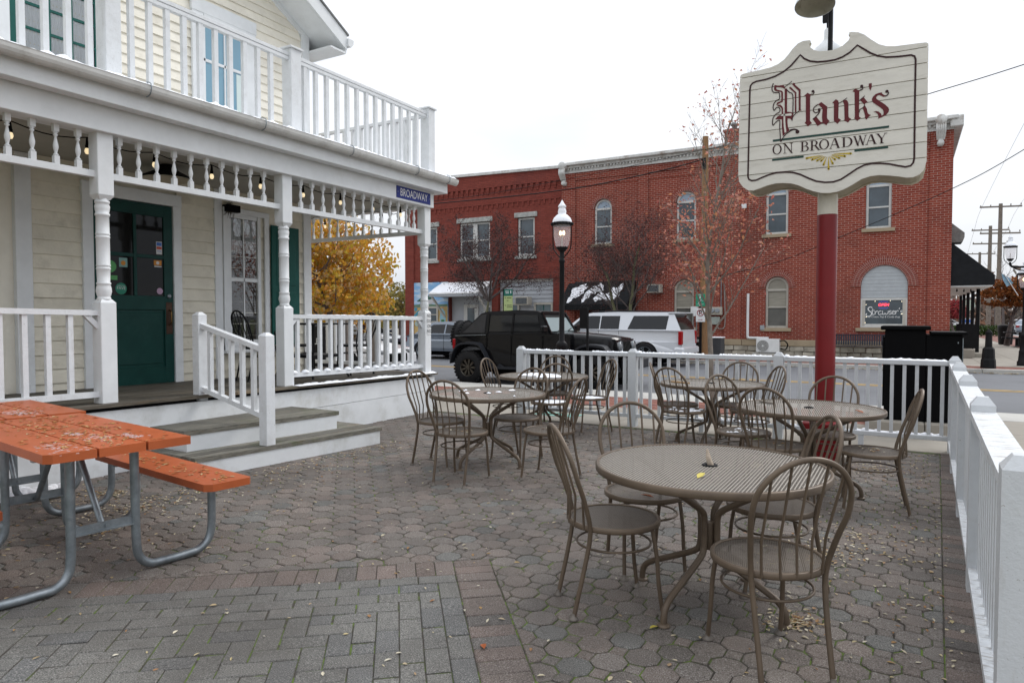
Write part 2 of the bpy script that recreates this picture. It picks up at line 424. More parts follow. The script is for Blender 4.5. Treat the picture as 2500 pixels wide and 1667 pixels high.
# ---------------------------------------------------------------- the paints
WHITE = paint('white_paint', (.74, .76, .77), .45, var=.05, vs=5, bump=.06, bs=120, tint=(.42, .41, .37), tintamt=.18, ts=2.2)
WHITE_WORN = paint('worn_white_paint', (.71, .73, .745), .5, var=.05, vs=9, bump=.12, bs=70, tint=(.42, .41, .38), tintamt=.3, ts=6., chips=.6)
WHITE_SKIRT = paint('white_skirt_paint', (.73, .75, .76), .5, var=.07, vs=3, bump=.08, bs=60, tint=(.42, .41, .36), tintamt=.5, ts=2.)
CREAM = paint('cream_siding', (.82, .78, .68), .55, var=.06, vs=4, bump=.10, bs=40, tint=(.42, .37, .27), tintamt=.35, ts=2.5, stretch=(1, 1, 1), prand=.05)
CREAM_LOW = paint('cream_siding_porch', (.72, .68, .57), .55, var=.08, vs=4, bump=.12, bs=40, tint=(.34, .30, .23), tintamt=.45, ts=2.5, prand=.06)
GREEN = paint('dark_green_paint', (.006, .045, .038), .4, var=.15, bump=.03, tint=(.02, .05, .045), tintamt=.4)
GREEN_W = paint('window_green_paint', (.012, .09, .075), .4, var=.12, bump=.03)
DARKGLASS = flat('dark_glass', (.008, .008, .008), .05, spec=.22)
SKYGLASS = flat('sky_painted_glass', (.16, .32, .42), .06, spec=.9)  # bluish sky reflection put into the base colour
FARGLASS = paint('far_window_glass', (.05, .07, .085), .12, var=.5, vs=.8, bump=0, spec=.8)
CLEAR = thin_glass('window_glass', tint=(.95, .96, .96), refl=.0)
BLACK = flat('black_paint', (.003, .003, .0035), .6, spec=.06)
BLACKM = paint('black_metal', (.008, .008, .009), .5, var=.3, bump=.04, spec=.16)
SNOW = paint('snow', (.88, .90, .94), .8, var=.04, bump=.3, bs=60)
BROWN = paint('brown_metal', (.125, .092, .064), .42, metal=.2, spec=.35, var=.18, vs=5, bump=.03, bs=200, tint=(.06, .045, .035), tintamt=.5, ts=6)
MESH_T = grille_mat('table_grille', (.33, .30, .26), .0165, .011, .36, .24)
MESH_U = grille_mat('grille_shade_sheet', (.035, .028, .022), .0165, .011, .46, .34)  # second sheet, coloured dark for the shade inside the slots
MESH_V = grille_mat('seat_shade_sheet', (.03, .025, .02), .0085, .0085, .60, .50)  # same painted slot shade, under the seats
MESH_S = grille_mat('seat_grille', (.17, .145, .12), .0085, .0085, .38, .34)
GALV = paint('galvanised_steel', (.24, .27, .29), .42, metal=.7, var=.22, vs=14, bump=.05, bs=160, tint=(.5, .52, .54), tintamt=.35, ts=9)
ORANGE = paint('orange_paint', (.42, .105, .038), .38, var=.12, vs=4, bump=.05, bs=50, tint=(.42, .10, .03), tintamt=.5, ts=3, prand=.05)
LEAF_PALE = ramp_mat('fallen_leaf', [(.40, .33, .18), (.50, .44, .31), (.56, .52, .42), (.34, .24, .11), (.26, .13, .06), (.46, .40, .27)], .7)
DECKWOOD = wood_weathered('deck_wood', 1, base=(.15, .135, .11), dark=(.04, .036, .03))
TREADWOOD = wood_weathered('tread_wood', 1, base=(.26, .245, .205), dark=(.075, .072, .06), moss=.45)
EDGEWOOD = wood_weathered('edge_wood', 1, base=(.20, .175, .14), dark=(.06, .05, .04), warm=(.28, .2, .12), moss=.2)
CONC = paint('concrete', (.30, .275, .235), .85, var=.12, vs=1.2, bump=.2, bs=60, tint=(.16, .145, .12), tintamt=.4, ts=1.1, world_pos=True)
CONC_L = paint('pale_concrete', (.44, .43, .40), .85, var=.08, vs=1.5, bump=.2, bs=60, tint=(.25, .24, .22), tintamt=.4, ts=1.3, world_pos=True)
ASPH = paint('asphalt', (.155, .160, .170), .8, var=.10, vs=.5, bump=.35, bs=90, tint=(.10, .103, .11), tintamt=.5, ts=.4, world_pos=True)
YELLOWLINE = paint('yellow_marking', (.52, .33, .09), .7, var=.2, vs=6, bump=.1, tint=(.2, .18, .13), tintamt=.7, ts=5, world_pos=True)
STEEL = paint('white_steel', (.72, .73, .73), .35, var=.06, bump=.02)
TAN = paint('tan_trim', (.50, .475, .41), .6, var=.08, bump=.06)
STONE = paint('sandstone', (.36, .29, .20), .85, var=.2, vs=2, bump=.3, bs=30, tint=(.18, .15, .12), tintamt=.5, ts=2.)
BARK = paint('grey_bark', (.19, .165, .14), .85, var=.3, vs=8, bump=.3, bs=30)
BARKD = paint('dark_bark', (.11, .09, .085), .85, var=.3, vs=8, bump=.3, bs=30)
BARKG = paint('mossy_bark', (.14, .14, .08), .85, var=.3, vs=4, bump=.3, bs=30)
BULB = flat('lit_bulb', (.9, .8, .6), .3, emit=(1., .78, .45), es=.7)
# ---------------------------------------------------------------- ground, road, pavements
GRASS = paint('dull_grass', (.075, .085, .035), .9, var=.3, vs=.6, bump=.4, bs=40, tint=(.14, .11, .06), tintamt=.5, ts=.5, world_pos=True, spec=.1)
structure(MB().quad((-500, -300, -.30), (500, -300, -.30), (500, 900, -.30), (-500, 900, -.30)), 'ground', GRASS)
structure(MB().quad((-70, 13.3, -.12), (70, 13.3, -.12), (70, 24.35, -.12), (-70, 24.35, -.12)), 'road', ASPH)
structure(MB().quad((8.2, 24.35, -.116), (24, 24.35, -.116), (24, 260, -.116), (8.2, 260, -.116)), 'side_road', ASPH)
m = MB()
for y in (18.45, 18.72):
    x = -60.
    while x < 60:
        m.quad((x, y, -.114), (x + 7.9, y, -.114), (x + 7.9, y + .11, -.114), (x, y + .11, -.114)); x += 8.
structure(m, 'centre_line', YELLOWLINE)
def slabs(m, x0, x1, y0, y1, z, dx, dy, gap=.008, t=.12):
    nx = max(1, round((x1 - x0) / dx)); ny = max(1, round((y1 - y0) / dy))
    for i in range(nx):
        for j in range(ny):
            m.box(x0 + (x1 - x0) * i / nx + gap / 2, x0 + (x1 - x0) * (i + 1) / nx - gap / 2, y0 + (y1 - y0) * j / ny + gap / 2, y0 + (y1 - y0) * (j + 1) / ny - gap / 2, z - t, z, .006)
    return m
m = MB(); m.quad((-45, 9.05, -.03), (45, 9.05, -.03), (45, 12.3, -.03), (-45, 12.3, -.03))
slabs(m, -45, 45, 9.0, 10.9, 0, 1.8, 1.9); slabs(m, 1.2, 45, 10.9, 12.28, 0, 1.8, 1.4); slabs(m, .9, 45, -6, 9.0, -.004, 1.8, 1.8)
m.quad((.45, -6, -.03), (.9, -6, -.03), (.9, 9.0, -.03), (.45, 9.0, -.03))
structure(m, 'near_pavement', CONC)
structure(slabs(MB(), -45, 45, 12.3, 13.32, .002, 3.0, 1.1, .012, .3), 'near_kerb', CONC_L)
BRICKPAVE = ramp_mat('red_paving_brick', [(.20, .085, .06), (.26, .12, .09), (.22, .10, .085), (.15, .07, .055)], .85)
m = MB(); x = -14.
row = 0; y = 10.92
while y < 12.26:
    x = -14. + (.11 if row % 2 else 0)
    while x < 1.15: m.box(x + .003, x + .217, y + .003, y + .107, -.06, rnd.uniform(-.004, .001)); x += .22
    y += .11; row += 1
p_ = structure(MB().quad((-14, 10.9, -.012), (1.2, 10.9, -.012), (1.2, 12.3, -.012), (-14, 12.3, -.012)), 'brick_pavement', CONC)
part(m, 'paving_brick', BRICKPAVE, p_, kind='stuff')
structure(slabs(slabs(MB(), -70, 8., 24.32, 24.6, .0, 3., .3, .01, .3), 8., 8.2, 24.6, 200, 0, .2, 6, .01, .3), 'far_kerb', CONC_L)
m = MB(); row = 0; y = 24.6
while y < 25.75:
    x = -16. + (.11 if row % 2 else 0)
    while x < 6.: m.box(x + .004, x + .216, y + .004, y + .106, -.06, rnd.uniform(-.004, .001)); x += .22
    y += .11; row += 1
p_ = structure(MB().quad((-70, 24.6, -.02), (8.0, 24.6, -.02), (8.0, 200, -.02), (-70, 200, -.02)), 'far_pavement', CONC)
part(m, 'paving_brick', BRICKPAVE, p_, kind='stuff')
m = slabs(MB(), -70, 2.2, 25.8, 30.4, -.003, 1.6, 1.5); slabs(m, 2.2, 4.6, 26, 90, -.003, 1.2, 3.); slabs(m, 4.9, 8., 26, 36, -.004, 1.5, 3.)
part(m, 'concrete_slab', CONC, p_, kind='stuff')
m = MB(); m.quad((5.0, 36, -.006), (8.0, 36, -.006), (8.0, 90, -.006), (5.0, 90, -.006)); part(m, 'brick_strip', paint('red_brick_strip', (.22, .11, .09), .85, var=.2, vs=3), p_)

# ---------------------------------------------------------------- patio of shaped pavers
PAV = paver_mat('patio_paver', [(.176, .148, .128), (.198, .160, .139), (.154, .136, .121), (.186, .160, .141), (.168, .147, .131)], (.160, .157, .146), .10)
PAVB = paver_mat('border_paver', [(.165, .128, .110), (.186, .142, .123), (.148, .120, .105), (.168, .136, .120)], (.135, .122, .112), .15)
PAVG = paver_mat('grey_paver', [(.152, .148, .136), (.166, .162, .150), (.142, .139, .130), (.158, .153, .140)], (.135, .135, .132), .12, .05)
mj, nt, b = new_mat('joint_sand')
pos = _n(nt, 'ShaderNodeNewGeometry').outputs['Position']
moss = _range(nt, _noise(nt, pos, 1.1, 5, .7), .44, .56)
moss2 = _math(nt, 'MULTIPLY', moss, _range(nt, _noise(nt, pos, 14, 3, .6), .42, .55))
c = _mixc(nt, _noise(nt, pos, 90, 2, .6), (.012, .010, .008), (.075, .062, .05))
c = _mixc(nt, moss2, c, (.095, .155, .015))
nt.links.new(c, b.inputs['Base Color']); b.inputs['Roughness'].default_value = .95
JOINT = mj
def clip(poly, n, d):
    """keep the side where n.p >= d"""
    out = []
    for i in range(len(poly)):
        a, b_ = poly[i], poly[(i + 1) % len(poly)]
        da = n[0] * a[0] + n[1] * a[1] - d; db = n[0] * b_[0] + n[1] * b_[1] - d
        if da >= 0: out.append(a)
        if (da >= 0) != (db >= 0):
            t = da / (da - db); out.append((a[0] + (b_[0] - a[0]) * t, a[1] + (b_[1] - a[1]) * t))
    return out
def area(p): return .5 * abs(sum(p[i][0] * p[(i + 1) % len(p)][1] - p[(i + 1) % len(p)][0] * p[i][1] for i in range(len(p))))
def stone(m, poly, gap=.0034, ch=.006, z=0., tilt=(0, 0), c=None):
    n = len(poly); cx = sum(p[0] for p in poly) / n; cy = sum(p[1] for p in poly) / n
    def off(p, g):
        dx, dy = p[0] - cx, p[1] - cy; L = math.hypot(dx, dy) or 1; k = max(.1, (L - g * 1.25) / L); return (cx + dx * k, cy + dy * k)
    def zz(p, h): return z + h + (p[0] - cx) * tilt[0] + (p[1] - cy) * tilt[1]
    a = [off(p, gap) for p in poly]; b_ = [off(p, gap + ch) for p in poly]
    vs = [(*p, -.03) for p in a] + [(*p, zz(p, -.0045)) for p in a] + [(*p, zz(p, 0)) for p in b_]
    fs = []
    for i in range(n):
        j = (i + 1) % n; fs += [(i, j, n + j, n + i), (n + i, n + j, 2 * n + j, 2 * n + i)]
    fs.append(tuple(range(2 * n, 3 * n)))
    return m.add(vs, fs)
CC = Vector((-2.285, 3.30)); ang1 = R(219.5)
e1 = Vector((math.cos(ang1), math.sin(ang1))); e2 = Vector((math.cos(ang1 + R(90)), math.sin(ang1 + R(90))))   # e1 along left edge, e2 along right edge
BW = .232
CO = CC - e1 * BW - e2 * BW
# outer half planes: outside left edge (beyond -e2) and outside right edge (beyond -e1)
sl0 = Vector((.183, 3.684)); sl1 = Vector((.36, 8.872)); sdir = (sl1 - sl0).normalized(); sn = Vector((-sdir.y, sdir.x))   # points to -X side
sd = sn.dot(sl0)
bed = MB(); bed.quad((-9.0, -2, -.0075), (.60, -2, -.0075), (.60, 9.05, -.0075), (-9.0, 9.05, -.0075))
patio = structure(bed, 'patio', JOINT)
P_ = .232; Wd = .157; s_ = P_ - Wd
def octo(cx, cy):
    h = Wd / 2; q = s_ / 2
    return [(cx + x, cy + y) for x, y in ((h, -q), (h, q), (q, h), (-q, h), (-h, q), (-h, -q), (-q, -h), (q, -h))]
def rect(cx, cy):
    q = s_ / 2; return [(cx + x, cy + y) for x, y in ((q, -q), (q, q), (-q, q), (-q, -q))]
stones = []
rot = R(1.2)
for i in range(-44, 12):
    for j in range(-6, 42):
        for k, (ox, oy) in enumerate(((0, 0), (.5, .5), (.5, 0), (0, .5))):
            gx = (i + ox) * P_; gy = (j + oy) * P_
            cx = gx * math.cos(rot) + gy * math.sin(rot) + .02 * math.sin(gy * 1.3); cy = -gx * math.sin(rot) + gy * math.cos(rot) + .015 * math.sin(gx * 1.1)
            if cy > 9.0 or cy < -.2 or cx < -6.7 or cx > .6: continue
            if math.atan2(-cx, cy) > R(29.9 + 42) or math.atan2(cx, cy) > R(14): 
                if cy < 1.2 or cx < -6: continue
            poly = [(p[0] + rnd.uniform(-.0016, .0016), p[1] + rnd.uniform(-.0016, .0016)) for p in (octo(cx, cy) if k < 2 else rect(cx, cy))]
            full = area(poly)
            poly = clip(poly, sn, sd)
            poly = clip(poly, (0, -1), -8.88)
            if len(poly) < 3: continue
            d1 = -e2.dot(Vector((cx, cy)) - CO); d2 = -e1.dot(Vector((cx, cy)) - CO)
            if max(d1, d2) < .12:
                nn = -e2 if d1 > d2 else -e1; poly = clip(poly, nn, nn.dot(CO))
            if len(poly) < 3 or area(poly) < .0006: continue
            stones.append((math.hypot(cx, cy), cx, cy, poly, area(poly) < full * .97, k))
def in_view(cx, cy):
    fx = -math.sin(R(29.92)) * cx + math.cos(R(29.92)) * cy; rx = math.cos(R(29.92)) * cx + math.sin(R(29.92)) * cy
    return fx > .3 and abs(rx / fx) < .76 and 1.52 / fx < .56
stones.sort(key=lambda s: s[0] + (0 if in_view(s[1], s[2]) else 100) + (0 if s[5] < 2 else 1.))
rest = MB(); oct_me = None
def one_stone(name, poly, cx, cy, mat, parent, k=0):
    mm = MB(); stone(mm, [(p[0] - cx, p[1] - cy) for p in poly], z=rnd.uniform(-.004, .002), tilt=(rnd.uniform(-.02, .02), rnd.uniform(-.02, .02)))
    me = mm.mesh(name); o = link(name, me, mat, parent); o.location = (cx, cy, 0); return o
for n_, (d, cx, cy, poly, cut, k) in enumerate(stones):
    if n_ < 290: one_stone('paver', poly, cx, cy, PAV, patio)
    else: stone(rest, poly, z=rnd.uniform(-.004, .002), tilt=(rnd.uniform(-.02, .02), rnd.uniform(-.02, .02)))
part(rest, 'paver_field', PAV, patio, kind='stuff')
# border course round the grey field, soldier course by the side fence
def brick_poly(o, u, v, a0, a1, b0, b1): return [tuple(o + u * a + v * b_) for a, b_ in ((a0, b0), (a1, b0), (a1, b1), (a0, b1))]
n_ = 0
for k in range(34):
    q = brick_poly(CO, e1, e2, k * .116 + BW, (k + 1) * .116 + BW, 0, BW); cx, cy = CO + e1 * (k * .116 + .06 + BW) + e2 * BW / 2
    if cy > .3: one_stone('border_brick', q, cx, cy, PAVB, patio)
for k in range(-2, 26):
    q = brick_poly(CO, e1, e2, 0, BW, k * .116 + BW, (k + 1) * .116 + BW); cx, cy = CO + e2 * (k * .116 + .06 + BW) + e1 * BW / 2
    if cy > .3: one_stone('border_brick', q, cx, cy, PAVB, patio)
for k in range(74):
    a = 1.0 + k * .108 - 3.684; o2 = sl0 + sdir * a
    q = [tuple(o2), tuple(o2 - sn * .235), tuple(o2 - sn * .235 + sdir * .108), tuple(o2 + sdir * .108)]
    cx, cy = o2 - sn * .117 + sdir * .054
    if cy < 8.95: one_stone('border_brick', q, cx, cy, PAVB, patio)
# grey herringbone field
G0 = CC; u_, w_ = .222, .111
bed = MB(); q = [CC, CC + e1 * 6, CC + e1 * 6 + e2 * 6, CC + e2 * 6]; bed.quad(*[(p.x, p.y, -.0065) for p in (q[0], q[1], q[2], q[3])])
grey = structure(bed, 'grey_paving', JOINT)
gs = []
NL = 4
cells_ = []
for m_ in range(NL):                                # mitred stretcher rows along both edges, herringbone inside
    a = m_
    while a < 40: cells_.append((a, a + 2, m_, m_ + 1)); a += 2
    a = m_ + 1
    while a < 40: cells_.append((m_, m_ + 1, a, a + 2)); a += 2
for i in range(NL, 40):
    for j in range(NL, 40):
        t = (i - j) % 4
        if t == 0: cells_.append((i, i + 2, j, j + 1))
        elif t == 3: cells_.append((i, i + 1, j, j + 2))
        elif t == 1 and i == NL: cells_.append((i, i + 1, j, j + 1))
        elif t == 2 and j == NL: cells_.append((i, i + 1, j, j + 1))
for cells in cells_:
    q = brick_poly(CC, e1, e2, cells[0] * w_, cells[1] * w_, cells[2] * w_, cells[3] * w_)
    cx = sum(p[0] for p in q) / 4; cy = sum(p[1] for p in q) / 4
    if cy > .9 and cx > -4.8 and cx < 1 and math.hypot(cx, cy) < 5: gs.append((0 if in_view(cx, cy) else 1, math.hypot(cx, cy), cx, cy, q))
gs.sort(); rest = MB()
for k, (a, d, cx, cy, q) in enumerate(gs):
    if k < 290: one_stone('paver', q, cx, cy, PAVG, grey)
    else: stone(rest, q)
if rest.v: part(rest, 'paver_field', PAVG, grey, kind='stuff')
# ---------------------------------------------------------------- the wooden house with its porch and balcony
XW = -8.5                                   # outer face of the front wall
def dk(y): return .62 + .012 * (8.9 - y)    # the deck falls a little towards the street
house = wthing('wooden_house', 'cream clapboard house with white porch, balcony rail and dark green door', 'house', (-8.5, 5, 0))
# body of the house
m = MB(); m.box(-16, XW - .03, -3.0, 8.06, .0, 6.02)
m.add([(-16, -1.1, 6.02), (XW - .03, -1.1, 6.02), (XW - .03, 8.06, 6.02), (-16, 8.06, 6.02), (-16, 3.48, 8.53), (XW - .03, 3.48, 8.53)], [(0, 3, 2, 1), (1, 2, 5), (0, 4, 3), (2, 3, 4, 5), (0, 1, 5, 4)])
wall = part(m, 'wall', CREAM, house)
def clap(y0, y1, z0, ex, mat, y0t=None, y1t=None, x=XW, th=.025):
    """one clapboard, thicker at its lower edge"""
    y0t = y0 if y0t is None else y0t; y1t = y1 if y1t is None else y1t
    mm = MB(); o = rnd.uniform(-.0015, .0015); z1 = z0 + ex + .012
    mm.add([(x - .012, y0, z0), (x + th + o, y0, z0), (x + th + o, y1, z0), (x - .012, y1, z0), (x - .012, y0t, z1), (x + .003, y0t, z1), (x + .003, y1t, z1), (x - .012, y1t, z1)],
           [(0, 3, 2, 1), (4, 5, 6, 7), (0, 1, 5, 4), (1, 2, 6, 5), (2, 3, 7, 6), (3, 0, 4, 7)])
    return part(mm, 'siding_board', mat, wall)
z = .60; ex = .164
while z < 3.3:
    if z < 3.14:
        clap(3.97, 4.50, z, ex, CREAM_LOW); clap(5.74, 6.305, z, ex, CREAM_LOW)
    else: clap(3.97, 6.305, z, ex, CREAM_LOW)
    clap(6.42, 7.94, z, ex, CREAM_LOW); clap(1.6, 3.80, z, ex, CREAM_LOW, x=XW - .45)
    z += ex
z = 3.80; ex = .126
while z < 8.3:
    def yr(zz): return min(7.945, 8.0 - (zz - 6.02) / .55) if zz > 6.02 else 7.945
    ya, yb_ = yr(z), yr(z + ex)
    yl, yl2 = max(0., -1.1 + (z - 6.02) / .55), max(0., -1.1 + (z + ex - 6.02) / .55)
    if yb_ > yl2 + .1: clap(yl, ya, z, ex, CREAM, yl2, yb_)
    z += ex
# corner boards and trims
def trim(name, mat, *a, c=.004, par=None): return part(MB().box(*a, c=c), name, mat, par or house)
trim('corner_board', WHITE, XW - .12, XW + .045, 7.94, 8.10, .55, 6.12)
trim('corner_board', WHITE, XW - .46, XW + .04, 3.80, 3.965, .62, 3.34)
trim('trim_board', WHITE, XW - .01, XW + .035, 6.30, 6.425, .62, 3.34)
# recessed wall left of the corner board
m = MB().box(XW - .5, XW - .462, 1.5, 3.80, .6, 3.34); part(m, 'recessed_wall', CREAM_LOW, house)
# front door
door = part(MB().box(XW - .02, XW + .012, 4.63, 5.655, .655, 2.985), 'door', GREEN, house)
trim('door_frame', WHITE, XW - .02, XW + .055, 4.50, 4.625, .64, 3.13); trim('door_frame', WHITE, XW - .02, XW + .055, 5.66, 5.775, .63, 3.13)
trim('door_frame', WHITE, XW - .02, XW + .060, 4.495, 5.78, 2.99, 3.145)
D = lambda y, zz: (XW, y, zz)
xd = XW + .012
for y0, y1, z0, z1 in ((4.77, 5.125, 2.33, 2.83), (5.165, 5.53, 2.33, 2.83), (4.77, 5.125, 1.80, 2.285), (5.165, 5.53, 1.80, 2.285)):
    part(MB().box(xd - .01, xd + .004, y0, y1, z0, z1), 'door_pane', DARKGLASS, door)
m = MB()                                        # stiles, rails and glazing bars stand proud of the panes
for a in ((4.632, 4.77, .66, 2.98), (5.53, 5.653, .66, 2.98), (4.77, 5.53, 2.83, 2.98), (4.77, 5.53, 1.62, 1.80), (4.77, 5.53, .66, .88), (5.125, 5.165, 1.80, 2.83)):
    m.box(xd + .0005, xd + .022, *a, c=.003)
m.box(xd + .0005, xd + .021, 4.77, 5.125, 2.285, 2.33, c=.003); m.box(xd + .0005, xd + .021, 5.165, 5.53, 2.285, 2.33, c=.003)
part(m, 'door_rails', GREEN, door)
m = MB().box(xd, xd + .010, 4.80, 5.50, .92, 1.58, c=.006); part(m, 'door_panel', GREEN, door)
BRASS = paint('old_brass', (.20, .12, .045), .35, metal=.9, var=.3); DARKBR = paint('dark_bronze', (.06, .035, .025), .4, metal=.6, var=.4)
part(MB().box(xd + .022, xd + .027, 5.545, 5.635, 1.30, 1.72, c=.003), 'push_plate', DARKBR, door)
part(MB().tube(smooth_path([(xd + .027, 5.59, 1.42), (xd + .065, 5.59, 1.45), (xd + .07, 5.59, 1.52), (xd + .065, 5.59, 1.59), (xd + .027, 5.59, 1.62)], 4), .009, 8), 'door_handle', BRASS, door)
part(MB().lathe([(.030, 0), (.030, .012), (.022, .020), (.010, .021)], (xd + .022, 5.59, 1.80), 14, axis='x'), 'lock', GALV, door)
# notices on the door glass
def px(u, v, d, y0=0, z0=0): return (xd + .0045 + d, y0 + u, z0 + v)
STK = {'g1': flat('sticker_green', (.10, .34, .12), .5), 'g2': flat('sticker_dark_green', (.02, .20, .13), .5), 'w': flat('sticker_white', (.6, .6, .6), .5), 'b': flat('sticker_blue', (.05, .14, .45), .5),
       'r': flat('sticker_red', (.5, .08, .05), .5), 'o': flat('sticker_orange', (.55, .22, .03), .5), 'p': flat('sticker_pink', (.45, .30, .42), .5), 't': flat('sticker_teal', (.2, .36, .34), .5)}
def disc(y, zz, r, mt, d=.0015): part(MB().prism(arc(0, 0, r, 0, 345, 23), lambda u, v, dd: (xd + .004 + dd, y + u, zz + v), 0, d), 'door_sticker', mt, door)
def sq(y0, y1, z0, z1, mt, d=.0015): part(MB().box(xd + .004, xd + .004 + d, y0, y1, z0, z1), 'door_sticker', mt, door)
disc(4.835, 2.15, .075, STK['g1']); disc(4.965, 1.88, .072, STK['g2']); sq(4.78, 4.92, 1.985, 2.04, STK['g1']); sq(4.945, 5.05, 2.15, 2.265, STK['t']); disc(4.997, 2.20, .030, STK['o'], .0025)
sq(5.435, 5.515, 2.345, 2.51, STK['w']); sq(5.44, 5.51, 2.455, 2.50, STK['b'], .0025); sq(5.44, 5.51, 2.41, 2.445, STK['r'], .0025); sq(5.40, 5.505, 2.20, 2.265, STK['o']); disc(5.452, 2.232, .022, STK['w'], .0025); sq(5.405, 5.505, 2.178, 2.192, STK['w'])
disc(5.475, 1.865, .042, STK['p'])
part(text_mesh('FAVE', .050, lambda u, v: (xd + .0062, 4.965 + u, 1.885 + v)), 'sticker_lettering', STK['w'], door)
part(text_mesh('neighborhood', .017, lambda u, v: (xd + .0062, 4.965 + u, 1.918 + v)), 'sticker_lettering', STK['w'], door)
part(text_mesh('VISA', .030, lambda u, v: (xd + .0062, 5.475 + u, 2.385 + v)), 'sticker_lettering', STK['b'], door)
# ground floor window with lace curtain and green shutter
win = part(MB().box(XW + .03, XW + .055, 6.43, 6.555, 1.05, 3.02, c=.004), 'window', WHITE, house)
for a in ((7.02, 7.075, 1.125, 3.018), (6.43, 7.24, 3.02, 3.10), (6.43, 7.24, 1.045, 1.12), (7.15, 7.235, 1.12, 3.02)): part(MB().box(XW + .03, XW + .06, *a, c=.004), 'window_casing', WHITE, win)
for a in ((6.555, 7.02, 2.96, 3.02), (6.555, 7.02, 2.045, 2.10), (6.555, 7.02, 1.12, 1.19), (6.768, 6.79, 1.19, 2.96)): part(MB().box(XW + .025, XW + .045, *a, c=.003), 'window_sash', WHITE, win)
part(MB().box(XW + .02, XW + .13, 6.40, 7.26, 1.005, 1.045, c=.004), 'sill', WHITE, win)
part(MB().box(XW + .034, XW + .036, 6.555, 7.02, 1.19, 2.96), 'pane', CLEAR, win)
part(MB().box(XW - .0, XW + .024, 6.56, 7.01, 1.12, 3.0), 'dark_backing', flat('painted_room_dark', (.01, .009, .009), .9), win)  # thin panel painted dark as the unlit room behind the glass
LACE = flat('lace', (.42, .42, .42), .9)
m = MB()
for k in range(23):
    y0 = 6.56 + k * .0196; o = .004 * (k % 2); zb = 2.46 if k not in (9, 10, 11, 12) else 2.74
    m.quad((XW + .0255 + o, y0, zb), (XW + .0255 + .004 - o, y0 + .0196, zb), (XW + .0255 + .004 - o, y0 + .0196, 2.95), (XW + .0255 + o, y0, 2.95))
part(m, 'lace_curtain', LACE, win)
sh = part(MB().box(XW + .05, XW + .085, 7.26, 7.80, 1.10, 2.93, c=.004), 'shutter', GREEN_W, house)
for z0, z1 in ((1.18, 1.92), (2.02, 2.84)): part(MB().box(XW + .083, XW + .094, 7.34, 7.72, z0, z1, c=.008), 'shutter_panel', GREEN_W, sh)
# upper windows
w2 = part(MB().box(XW + .02, XW + .06, 5.98, 6.155, 4.50, 5.86, c=.004), 'window', WHITE, house)
for a in ((6.86, 7.03, 4.50, 5.86), (5.97, 7.04, 5.70, 5.88), (6.155, 6.86, 5.62, 5.70)): part(MB().box(XW + .02, XW + .061 + .006 * (a[0] < 6.2), *a, c=.004), 'window_casing', WHITE, w2)
for a in ((6.155, 6.19, 4.50, 5.62), (6.825, 6.86, 4.50, 5.62), (6.155, 6.86, 5.585, 5.62), (6.155, 6.86, 5.06, 5.10), (6.155, 6.86, 4.46, 4.50), (6.49, 6.515, 4.50, 5.585)): part(MB().box(XW + .015, XW + .045, *a, c=.003), 'window_sash', WHITE, w2)
part(MB().box(XW + .02, XW + .11, 5.95, 7.06, 4.42, 4.46), 'sill', WHITE, w2)
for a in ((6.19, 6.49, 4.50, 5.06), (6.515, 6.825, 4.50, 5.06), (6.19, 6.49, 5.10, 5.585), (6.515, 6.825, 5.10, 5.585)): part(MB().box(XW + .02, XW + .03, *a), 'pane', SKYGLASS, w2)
part(MB().box(XW + .031, XW + .033, 6.70, 6.825, 4.50, 5.04), 'blind', flat('pale_blind', (.62, .72, .70), .6), w2)
w3 = part(MB().box(XW + .02, XW + .06, 3.62, 3.79, 4.30, 5.9, c=.004), 'window', WHITE, house)
for a in ((4.80, 4.97, 4.30, 5.9), (3.62, 4.97, 5.8, 5.97)): part(MB().box(XW + .02, XW + .061 + .006 * (a[2] > 5), *a, c=.004), 'window_casing', WHITE, w3)
for a in ((3.79, 3.92, 4.38, 5.8), (4.69, 4.80, 4.38, 5.8), (4.175, 4.205, 4.38, 5.8), (4.40, 4.445, 4.38, 5.8)): part(MB().box(XW + .02, XW + .05, *a, c=.003), 'window_sash', GREEN_W, w3)
for zz in (4.42, 4.72, 4.99, 5.26, 5.53, 5.78): part(MB().box(XW + .02, XW + .047, 3.92, 4.69, zz - .014, zz + .014), 'glazing_bar', GREEN_W, w3)
part(MB().box(XW + .034, XW + .036, 3.92, 4.69, 4.42, 5.79), 'pane', CLEAR, w3)
m = MB()
for k in range(38):
    y0 = 3.92 + k * .0203; o = .009 * (k % 2)
    m.quad((XW + .022 + o, y0, 4.42), (XW + .031 - o, y0 + .0203, 4.42), (XW + .031 - o, y0 + .0203, 5.8), (XW + .022 + o, y0, 5.8))
part(m, 'curtain', flat('white_curtain', (.85, .86, .88), .9), w3)
part(MB().box(XW + .0, XW + .02, 3.92, 4.69, 4.38, 5.8), 'dark_backing', flat('painted_room_dim', (.06, .06, .065), .9), w3)  # panel painted dim for the room shade behind the curtain
